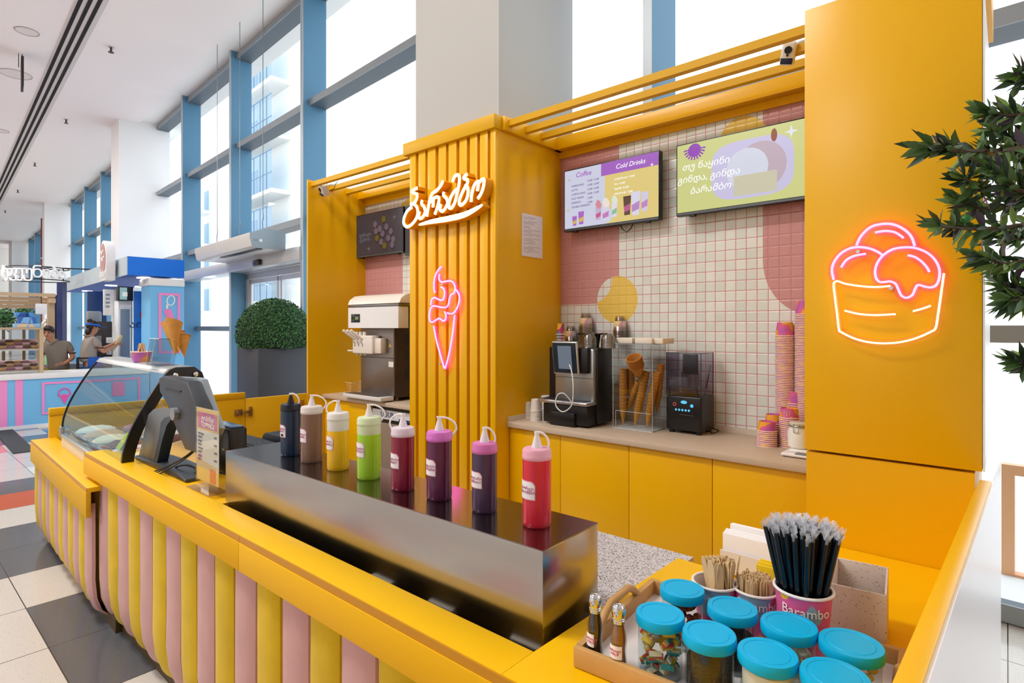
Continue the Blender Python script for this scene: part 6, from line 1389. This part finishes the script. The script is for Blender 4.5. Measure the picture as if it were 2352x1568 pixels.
# donut stand on the counter
x0d, x1d = -.35, G.sx(100, .05); zd0, zd1 = zc1, G.zz(97, 757, .05)
OAK = M('#cdb391', .5)
dc = thing('donut_case', 'wooden glass display case with sloping shelves of donuts on the blue counter', 'display case', G.at(x0d, .05, zd0))
wd_ = x1d - x0d; hd_ = zd1 - zd0
for a in (0, wd_ - .05):
    for b_ in (0, .40): MB().box(a, a + .05, b_, b_ + .05, 0.002, hd_).build('post', OAK, dc)
MB().box(0, wd_, 0, .45, hd_, hd_ + .035, .003).build('top_board', M('#b9a58c', .5), dc); MB().poly([(.05, .01, 0), (wd_ - .05, .01, 0), (wd_ - .05, .01, hd_), (.05, .01, hd_)]).build('glass', GLASS('#eef2f4', .06), dc)
DN = (M('#8a5a7c', .5), M('#c08a5a', .6), M('#4a2c38', .5), M('#d8a8b4', .5))
dno = None; k = 0
for lv, (za, zb) in enumerate(((.10, .02), (.44, .36))):
    MB().prism([(.03, zb), (.42, za + .08), (.42, za + .095), (.03, zb + .015)], .05, wd_ - .05, 'x').build('shelf', M('#e6e0d8', .4), dc)
    for i in range(8):
        for j in range(3):
            p = G.w(x0d + .10 + i * (wd_ - .2) / 7, .05 + .09 + j*.115, zd0 + zb + .018 + (za + .08 - zb) * (.06 + j*.115) / .39 + .018)
            mt = T(*p) @ RZ(random.uniform(0, 6))
            if dno is None or k < 4:
                o = MB().tube([(.036*math.cos(q*.5236), .036*math.sin(q*.5236), 0) for q in range(12)], .019, 8, True).build('donut', DN[k % 4], mtx=mt); tag(o, '%s glazed donut on the sloping shelves of the wooden case' % ('violet', 'golden', 'dark', 'pale pink')[k % 4], 'donut', '%s donuts' % ('violet', 'golden', 'dark', 'pale pink')[k % 4])
                dno = (dno or []) + [o]
            else: o = dno[k % 4].copy(); COL.objects.link(o); o.matrix_world = mt
            k += 1
PD = 1.45; pgx1 = G.sx(124, PD); pg = thing('wood_pergola', 'light wooden slatted pergola frame over the donut case', 'pergola', G.at(0, 0))
for i, v in enumerate((676, 686, 695, 704)):
    z = G.zz(60, v, PD - .2 + .15*i); MB().box(-2.6, pgx1 - .09 if i else pgx1, PD - .2 + .15*i, PD - .14 + .15*i, z - .03, z + .03).build('slat', OAK, pg)
MB().box(pgx1 - .10, pgx1, PD - .1, PD, 0, G.zz(60, 674, PD)).build('post', OAK, pg); MB().box(pgx1 - .09, pgx1 - .01, PD - .3, PD + .4, G.zz(60, 690, PD) - .04, G.zz(60, 690, PD) + .04).build('side_beam', OAK, pg)
MB().box(pgx1 + .001, pgx1 + .03, PD - .08, PD - .02, 0, G.zz(60, 676, PD)).build('navy_post', M('#1d2a5c', .4), pg)
bxs = ((33, 92, 747, 755, '#8fc0ea'), (43, 84, 733, 747, '#2f6cc0'), (36, 77, 724, 733, '#4a94dc'))
for i, (a, b_, v1, v2, c) in enumerate(bxs):
    xa, xb = G.sx(a, .1), G.sx(b_, .1); z0 = zd1 + .036 + (.0, .064, .168)[i]; hh_ = (.062, .102, .068)[i]
    t = thing('donut_box', ('pale blue patterned carton, lowest of the pile on the donut case', 'deep blue patterned carton, middle of the pile on the donut case', 'blue carton on top of the pile on the donut case')[i], 'box', G.at(xa, .1, z0), 'cartons on the donut case')
    MB().box(0, xb - xa, 0, .28, 0, hh_, .004).build('carton', M(c, .5), t)
    MB().prism([(.02 + q*.12, .004) for q in (0, 1)] + [(.16, hh_ - .004), (.06, hh_ - .004)], -.003, 0, 'y').prism([((xb - xa)*.55, .004), ((xb - xa)*.8, .004), ((xb - xa)*.7, hh_ - .004), ((xb - xa)*.62, hh_ - .004)], -.003, 0, 'y').build('printed_shape', M(('#e8c8a0', '#7fb4ea', '#1f4f9c')[i], .5), t)
def bush(name, lab, u, v, r, Y, stem):
    c = pY(u, v, Y); t = thing(name, lab, 'plant', T(c.x, c.y, 0)); mb = MB(); random.seed(int(u) + 3)
    for i in range(700):
        n = Vector((random.gauss(0, 1), random.gauss(0, 1), random.gauss(0, 1))).normalized(); p = Vector((0, 0, c.z)) + n * r * random.uniform(.35, 1.05)
        d = Vector((random.uniform(-1, 1), random.uniform(-1, 1), random.uniform(-1, 1))).normalized() * r*.26; s = d.cross(n).normalized() * r*.08; mb.mi = random.choice((0, 1)); mb.poly([p, p + d*.5 + s, p + d, p + d*.5 - s])
    mb.build('foliage', [M('#2f5a34', .6), M('#4d7f46', .6)], t, smooth=False)
    MB().cyl((0, 0, .35), (0, 0, c.z), .025).build('stem', M('#5d4a38', .7), t); MB().lathe([(.13, 0), (.17, .36), (.15, .36), (.14, .3)], 18).build('pot', M('#d8d4cc', .5), t)
bush('potted_plant', 'leafy green plant behind the cartons at the left photo edge', 8, 730, .24, 11.0, 1); bush('potted_plant', 'smaller bushy plant behind the pile of cartons', 55, 718, .17, 11.4, 1)
t, w, h = item('white_board', 'white menu board hanging under the wooden pergola', 'menu board', 82, 108, 697, 721, .55, .03, WH); MB().cyl((w*.5, .015, h), (w*.5, .015, h + .12), .006).build('hanger', BLACK, t)
x, z = G.px(106, 752, 1.9); t = thing('steel_urn', 'tall steel canister standing behind the bending worker', 'canister', G.at(x, 1.9, G.zz(100, 838, 1.7))); MB().lathe([(.08, .0), (.08, .75), (.05, .82), (.02, .84)], 20).build('body', M('#b9b4aa', .3, .8), t); MB().lathe([(.03, .0), (.03, .03)], 14, mat=T(0, -.08, .70) @ RX(R(90))).build('dial', BLACK, t)
# ring sign, column sign, red pipe
rY = 12.5; ca = pY(88, 630, rY); rr = 57 / FPX * rY
rg = thing('ring_sign', 'round hanging sign of white letters on a thin black ring above the donut stand', 'sign', T(ca.x, ca.y, ca.z) @ RZ(YAW))
zr_ = 14 / FPX * rY
for z in (-zr_, zr_): MB().tube([(rr*math.cos(q*.2094), rr*math.sin(q*.2094), z) for q in range(30)], .012, 5, True).build('ring', M('#23262c', .4), rg)
for i, chh_ in enumerate('ლუსეფეუნიბა'):
    an = -math.pi/2 - 1.15 + i*.26; text(chh_, .34, WH, rg, T((rr + .02)*math.cos(an), (rr + .02)*math.sin(an), 0) @ RZ(an + math.pi/2) @ UP, ext=.03, name='letter')
for q in (2.6, -.35, 1.2): MB().tube([(rr*math.cos(q), rr*math.sin(q), zr_), (rr*.2*math.cos(q), rr*.2*math.sin(q), zr_ + .0)], .012, 5).build('strut', M('#23262c', .4), rg)
MB().tube([(rr, 0, zr_), (rr + .55, .3, zr_)], .014, 5).tube([(rr, 0, -zr_), (rr + .0, .0, zr_)], .014, 5).build('bracket', M('#23262c', .4), rg)
pR_ = pY(142, 660, 12.0); o = MB().box(-.06, .06, -.06, .06, 0, pR_.z + .1).build('navy_post', M('#1d2a5c', .4), mtx=T(pR_.x, pR_.y, 0) @ RZ(YAW)); tag(o, 'slim navy post standing before the white column at the left', 'post')
xc2 = FA.sx(102, yf)
pp_ = FA.w(xc2 - 1.0, -.72); uu = pY(97, 600, 1); 
o = None
pipe = thing('red_pipe', 'thin dark red standpipe climbing beside the farther window', 'pipe', FA.at(FA.sx(97, -.75), -.75, 0))
MB().cyl((0, 0, 0), (0, 0, 6.4), .05, seg=12).build('pipe', M('#8a2230', .4), pipe)
for z in (1.2, 2.8, 4.6): MB().lathe([(.062, 0), (.062, .06)], 12, c=(0, 0, z)).build('collar', M('#d8d0cc', .4), pipe)
xs_ = FA.sx(154, -.3) if False else xc2
t = thing('round_wall_sign', 'round white wall sign with pink outline on the pale column', 'sign', FA.at(xc2 + .02, FA.yu(152, xc2 + .02), FA.zz(152, 688, FA.yu(152, xc2 + .02)), R(90)))
MB().lathe([(.24, 0), (.24, .03)], 28, mat=RX(R(90))).build('disc', WH, t)
MB().tube([(.22*math.cos(a*.2244), -.034, .22*math.sin(a*.2244)) for a in range(28)], .014, 5, True).tube([(.09*math.cos(a*.3927), -.034, .09 + .08*math.sin(a*.3927)) for a in range(16)], .012, 5, True).tube([(.10*math.cos(a*.3927), -.034, -.09 + .09*math.sin(a*.3927)) for a in range(16)], .012, 5, True).build('pink_lines', M('#b06a92', .5), t)
# ---- orange framed terrace door outside the glass at the right
xo_ = FA.sx(2300, 1.2); zo1, zo0 = FA.zz(2300, 1065, 1.2), FA.zz(2300, 1312, 1.2)
od = thing('terrace_door', 'orange wooden door frame outside the glass at the right photo edge', 'door frame', FA.at(xo_, 1.2, -.15))
MB().box(0, .07, 0, .08, 0, zo1 + .15).box(.9, .97, 0, .08, 0, zo1 + .15).box(.07, .9, 0, .08, zo1 + .08, zo1 + .15).box(.07, .9, 0, .08, zo0 + .1, zo0 + .15).build('door_frame_wood', M('#eeb080', .5), od)
MB().box(.16, .2, .02, .06, .3, zo1).build('pull_handle', M('#c9ccd0', .3, .8), od)
# ---- people
def skin(name, V, E, mat, parent, sub=2, root=None):
    """grow one smooth surface over a skeleton: V = {joint: (x, y, z, rx[, ry])}, E = chains of joints"""
    ks_ = list(V); me = bpy.data.meshes.new(name); ed = []
    for ch_ in E: ed += [(ks_.index(a), ks_.index(b)) for a, b in zip(ch_, ch_[1:])]
    me.from_pydata([V[k][:3] for k in ks_], ed, []); o = bpy.data.objects.new(name, me); COL.objects.link(o)
    m = o.modifiers.new('s', 'SKIN'); m.use_smooth_shade = True
    for i, k in enumerate(ks_):
        d = me.skin_vertices[0].data[i]; v = V[k]; f = .72 if name == 'body' and k in ('pel', 'wai', 'che', 'sL', 'sR', 'hL', 'hR', 'kL', 'kR') else 1; d.radius = (v[3] * f, (v[4] if len(v) > 4 else v[3]) * f); d.use_root = (k == (root or ks_[0]))
    s = o.modifiers.new('d', 'SUBSURF'); s.levels = sub; s.render_levels = sub
    me2 = bpy.data.meshes.new_from_object(o.evaluated_get(bpy.context.evaluated_depsgraph_get())); bpy.data.objects.remove(o); bpy.data.meshes.remove(me)
    me2.name = name; me2.materials.clear(); me2.materials.append(mat)
    r = link(name, me2, parent); return r
SK = M('#b98265', .5); SKD = M('#a06c52', .5); POLO = M('#857b70', .8, noise=.08, nscale=20); JEAN = M('#2f568f', .8, noise=.12, nscale=30); APR = M('#1757b4', .7); HAIR = M('#2a1a15', .6); LIME = M('#b3a81c', .7)
def hand(V, E, wrist, d, side, pfx, L_=.085, curl=.35):
    """palm, four unequal fingers and a thumb growing from the wrist joint"""
    w = Vector(V[wrist][:3]); d = Vector(d).normalized(); s = Vector(side).normalized(); n = d.cross(s).normalized()
    V[pfx + 'palm'] = (*(w + d*L_*.6), .024, .014); V[pfx + 'kn'] = (*(w + d*L_), .026, .012); E.append([wrist, pfx + 'palm', pfx + 'kn'])
    for i, ln in enumerate((.058, .068, .062, .048)):
        b = w + d*L_ + s * (.026 - i*.0175); V[pfx + 'f%da' % i] = (*(b + d*ln*.15), .0085); V[pfx + 'f%db' % i] = (*(b + d*ln*.6 + n*ln*curl*.4), .008); V[pfx + 'f%dc' % i] = (*(b + d*ln*.9 + n*ln*curl), .007); E.append([pfx + 'kn', pfx + 'f%da' % i, pfx + 'f%db' % i, pfx + 'f%dc' % i])
    b = w + d*L_*.35; V[pfx + 't0'] = (*(b + s*.03), .0115); V[pfx + 't1'] = (*(b + s*.045 + d*.03), .0095); V[pfx + 't2'] = (*(b + s*.042 + d*.055 + n*.01), .008); E.append([pfx + 'palm', pfx + 't0', pfx + 't1', pfx + 't2'])
def head_parts(par, hc, yaw, tilt, hair_len, bun=False, visor=False, glasses=False):
    """eyes, brows, nose, mouth, ears and hair round the head centre hc (face towards local -y turned by yaw)"""
    m = T(*hc) @ RZ(yaw) @ RX(tilt)
    MB().ball((-.032, -.082, .012), .011, u=10, v=8, mat=None).ball((.032, -.082, .012), .011, u=10, v=8).build('eye', M('#2a1c18', .2), par, mtx=m)
    MB().box(-.048, -.018, -.094, -.082, .030, .036, .002).box(.018, .048, -.094, -.082, .030, .036, .002).build('eyebrow', HAIR, par, mtx=m)
    MB().prism([(-.082, .018), (-.112, -.022), (-.084, -.030)], -.011, .011, 'x', bev=.004).build('nose', SK, par, mtx=m)
    MB().ball((0, -.086, -.052), .021, 1, .4, .32, 12, 8).build('mouth', M('#8f4a44', .5), par, mtx=m)
    MB().ball((-.078, .005, -.005), .024, .4, .8, 1.15, 10, 8).ball((.078, .005, -.005), .024, .4, .8, 1.15, 10, 8).build('ear', SKD, par, mtx=m)
    hb = MB(); hb.ball((0, .018, .035), .094, .92, 1.02, .98, 20, 14)
    for v in list(hb.b.verts):
        if v.co.y < -.045 and v.co.z < .055: v.co.y = -.045 + (v.co.y + .045) * .15
        if v.co.z < -.02 and v.co.y < .02: v.co.z = -.02
    hb.ball((0, .062, -.02 - hair_len*.3), .06, 1.1, .75, 1.0 + hair_len, 14, 10)
    if bun: hb.ball((0, .07, .115), .042, 1, 1, .85, 14, 10)
    hb.build('hair', HAIR, par, mtx=m)
    if visor:
        MB().lathe([(.1, -.012), (.101, .02)], 24, c=(0, .012, .045), sx=.93, sy=1.05, cap=False).build('visor_band', M('#1f66d0', .6), par, mtx=m)
        MB().prism([(.09*math.cos(a), -.012 + .10*math.sin(a)) for a in [math.pi + .25 + k*(math.pi - .5)/10 for k in range(11)]] + [(.10*math.cos(a), -.05 + .14*math.sin(a)) for a in [2*math.pi - .3 - k*(math.pi - .6)/10 for k in range(11)]], .030, .036, 'z').build('visor_peak', M('#1f66d0', .6), par, mtx=m)
    if glasses:
        g_ = MB()
        for s in (-1, 1): g_.ball((s*.034, -.068, .083), .026, 1, .45, .75, 12, 8)
        g_.tube([(-.085, .03, .06), (-.062, -.05, .085), (-.01, -.078, .086), (.01, -.078, .086), (.062, -.05, .085), (.085, .03, .06)], .004, 5); g_.build('sunglasses', M('#1a1412', .15), par, mtx=m)
# worker bending beside the donut case
p = pY(131, 800, 10.0); pa = thing('person', 'person in a grey-brown polo with sunglasses on the head, leaning beside the donut case', 'person', T(p.x, p.y, 0) @ RZ(YAW + .55))
V = {'pel': (.02, .02, .92, .15, .11), 'wai': (.01, .01, 1.04, .135, .10), 'che': (-.01, -.01, 1.22, .16, .11), 'nb': (-.06, -.03, 1.345, .075, .065), 'nk': (-.085, -.05, 1.40, .05), 'jaw': (-.105, -.095, 1.44, .060, .062), 'crn': (-.11, -.065, 1.505, .082, .092), 'top': (-.11, -.05, 1.555, .06, .07),
     'sL': (.145, 0, 1.285, .058), 'eL': (.235, -.03, 1.05, .043), 'wL': (.12, -.15, .955, .028), 'sR': (-.185, .0, 1.275, .058), 'eR': (-.225, -.02, 1.04, .043), 'wR': (-.19, -.13, .915, .028),
     'hL': (.10, .02, .80, .085), 'kL': (.10, .0, .47, .06), 'aL': (.10, .03, .09, .04), 'tL': (.11, -.12, .03, .035), 'hR': (-.07, .02, .80, .085), 'kR': (-.08, .0, .47, .06), 'aR': (-.08, .03, .09, .04), 'tR': (-.09, -.12, .03, .035)}
E_ = [['pel', 'wai', 'che', 'nb', 'nk', 'jaw', 'crn', 'top'], ['che', 'sL', 'eL', 'wL'], ['che', 'sR', 'eR', 'wR'], ['pel', 'hL', 'kL', 'aL', 'tL'], ['pel', 'hR', 'kR', 'aR', 'tR']]
hand(V, E_, 'wL', (-.75, -.5, -.25), (.2, -.4, .9), 'l'); hand(V, E_, 'wR', (.1, -.6, -.5), (.9, 0, .3), 'r')
skin('body', V, E_, SK, pa)
Vs = {'hem': (.02, .02, .80, .17, .13), 'pel': (.02, .02, .90, .18, .14), 'wai': (.01, .01, 1.04, .155, .12), 'che': (-.01, -.01, 1.21, .178, .128), 'nb': (-.055, -.025, 1.325, .09, .08), 'sL': (.15, 0, 1.28, .075), 'uL': (.20, -.015, 1.14, .067), 'sR': (-.19, 0, 1.27, .075), 'uR': (-.21, -.01, 1.13, .067)}
skin('polo_shirt', Vs, [['hem', 'pel', 'wai', 'che', 'nb'], ['che', 'sL', 'uL'], ['che', 'sR', 'uR']], POLO, pa)
MB().tube(smooth_pts([(-.12, .02, 1.365), (-.13, -.06, 1.35), (-.08, -.125, 1.30), (-.02, -.10, 1.34), (.01, .0, 1.365), (-.05, .05, 1.375)], 4, True), .018, 6, True, .5).build('collar', POLO, pa)
skin('trousers', {'pel': (.02, .02, .86, .19, .15), 'hL': (.10, .02, .78, .105), 'kL': (.10, 0, .47, .078), 'aL': (.10, .03, .12, .06), 'hR': (-.07, .02, .78, .105), 'kR': (-.08, 0, .47, .078), 'aR': (-.08, .03, .12, .06)}, [['pel', 'hL', 'kL', 'aL'], ['pel', 'hR', 'kR', 'aR']], LIME, pa)
for s in ((.205, -.016, 1.125), (-.212, -.01, 1.115)): MB().lathe([(.066, 0), (.066, .016)], 16, c=s, sx=1.0, sy=1.0, cap=False).build('sleeve_hem', M('#1c1a1c', .7), pa)
head_parts(pa, (-.112, -.07, 1.492), -.12, .12, .5, glasses=True)
# worker with blue visor at the ice cream machine
p = pY(205, 800, 10.15); pb2 = thing('person', 'person in a blue visor and blue apron, turned right to the ice cream machine', 'person', T(p.x, p.y, 0) @ RZ(YAW + .85))
V = {'pel': (.0, .02, .94, .15, .12), 'wai': (-.01, .02, 1.06, .125, .105), 'che': (-.02, .0, 1.28, .155, .12), 'nb': (.01, .0, 1.43, .07, .06), 'nk': (.035, -.005, 1.48, .05), 'jaw': (.085, -.005, 1.525, .058), 'crn': (.06, 0, 1.60, .088, .08), 'top': (.055, 0, 1.655, .062),
     'sL': (.05, -.145, 1.37, .056), 'eL': (.17, -.20, 1.14, .042), 'wL': (.36, -.10, 1.25, .027), 'sR': (.03, .16, 1.37, .056), 'eR': (.18, .18, 1.16, .042), 'wR': (.36, .08, 1.27, .027),
     'hL': (.0, -.085, .82, .09), 'kL': (.03, -.09, .49, .062), 'aL': (.0, -.09, .09, .042), 'tL': (.14, -.09, .03, .035), 'hR': (.0, .095, .82, .09), 'kR': (.03, .1, .49, .062), 'aR': (.0, .1, .09, .042), 'tR': (.14, .1, .03, .035)}
E_ = [['pel', 'wai', 'che', 'nb', 'nk', 'jaw', 'crn', 'top'], ['che', 'sL', 'eL', 'wL'], ['che', 'sR', 'eR', 'wR'], ['pel', 'hL', 'kL', 'aL', 'tL'], ['pel', 'hR', 'kR', 'aR', 'tR']]
hand(V, E_, 'wL', (.8, .35, .3), (.0, -.6, .8), 'l'); hand(V, E_, 'wR', (.8, -.3, .3), (.0, .6, .8), 'r')
skin('body', V, E_, SK, pb2)
skin('polo_shirt', {'hem': (-.0, .02, .95, .168, .145), 'pel': (-.005, .02, 1.04, .16, .138), 'wai': (-.015, .02, 1.12, .15, .13), 'che': (-.02, 0, 1.28, .172, .14), 'nb': (.008, 0, 1.405, .088, .08), 'sL': (.05, -.15, 1.37, .074), 'uL': (.11, -.175, 1.24, .064), 'sR': (.03, .165, 1.37, .074), 'uR': (.10, .17, 1.25, .064)}, [['hem', 'pel', 'wai', 'che', 'nb'], ['che', 'sL', 'uL'], ['che', 'sR', 'uR']], M('#9a8f86', .8, noise=.08, nscale=20), pb2)
skin('jeans', {'pel': (.0, .02, .93, .185, .16), 'hL': (.0, -.085, .80, .112), 'kL': (.03, -.09, .49, .082), 'aL': (.0, -.09, .12, .066), 'hR': (.0, .095, .80, .112), 'kR': (.03, .1, .49, .082), 'aR': (.0, .1, .12, .066)}, [['pel', 'hL', 'kL', 'aL'], ['pel', 'hR', 'kR', 'aR']], JEAN, pb2)
ap = MB(); b = ap.b; rows = []
for z, r_ in ((1.06, .165), (.95, .19), (.80, .20), (.62, .20)):
    rows.append([b.verts.new((.01 + r_*math.cos(a), .02 + r_*.92*math.sin(a), z)) for a in [-1.9 + k*.3167 for k in range(13)]])
for r0_, r1_ in zip(rows, rows[1:]):
    for k in range(12): b.faces.new((r0_[k], r0_[k+1], r1_[k+1], r1_[k]))
ap.build('apron', APR, pb2)
MB().lathe([(.168, 1.03), (.168, 1.055)], 24, c=(-.005, .02, 0), sx=1, sy=.9, cap=False).build('apron_tie', M('#14161e', .7), pb2); MB().box(-.175, -.155, -.06, .0, .78, 1.05, .006).box(-.18, -.16, .0, .05, .84, 1.05, .006).build('tie_end', M('#14161e', .7), pb2)
MB().lathe([(.0655, 0), (.0655, .016)], 16, c=(.115, -.177, 1.215), cap=False).build('sleeve_hem', M('#1c1a1c', .7), pb2)
MB().tube(smooth_pts([(-.05, -.07, 1.44), (.05, -.075, 1.42), (.09, 0, 1.40), (.05, .075, 1.42), (-.05, .07, 1.44), (-.075, 0, 1.455)], 4, True), .018, 6, True, .5).build('collar', M('#8d837b', .8), pb2)
head_parts(pb2, (.058, -.0, 1.585), R(90) + .1, .15, .2, bun=True, visor=True)
c_ = (T(p.x, p.y, 0) @ RZ(YAW + .85)) @ Vector((.36, -.01, 1.15)); bg_ = MB().lathe([(.004, 0), (.03, .12), (.036, .26), (.03, .30), (.01, .32)], 14).build('wafer_cone', M('#d8bd8c', .6), mtx=T(c_.x, c_.y, c_.z) @ RZ(YAW + .85) @ RY(.4)); tag(bg_, 'long pale wafer cone held by the worker in the blue visor', 'wafer')
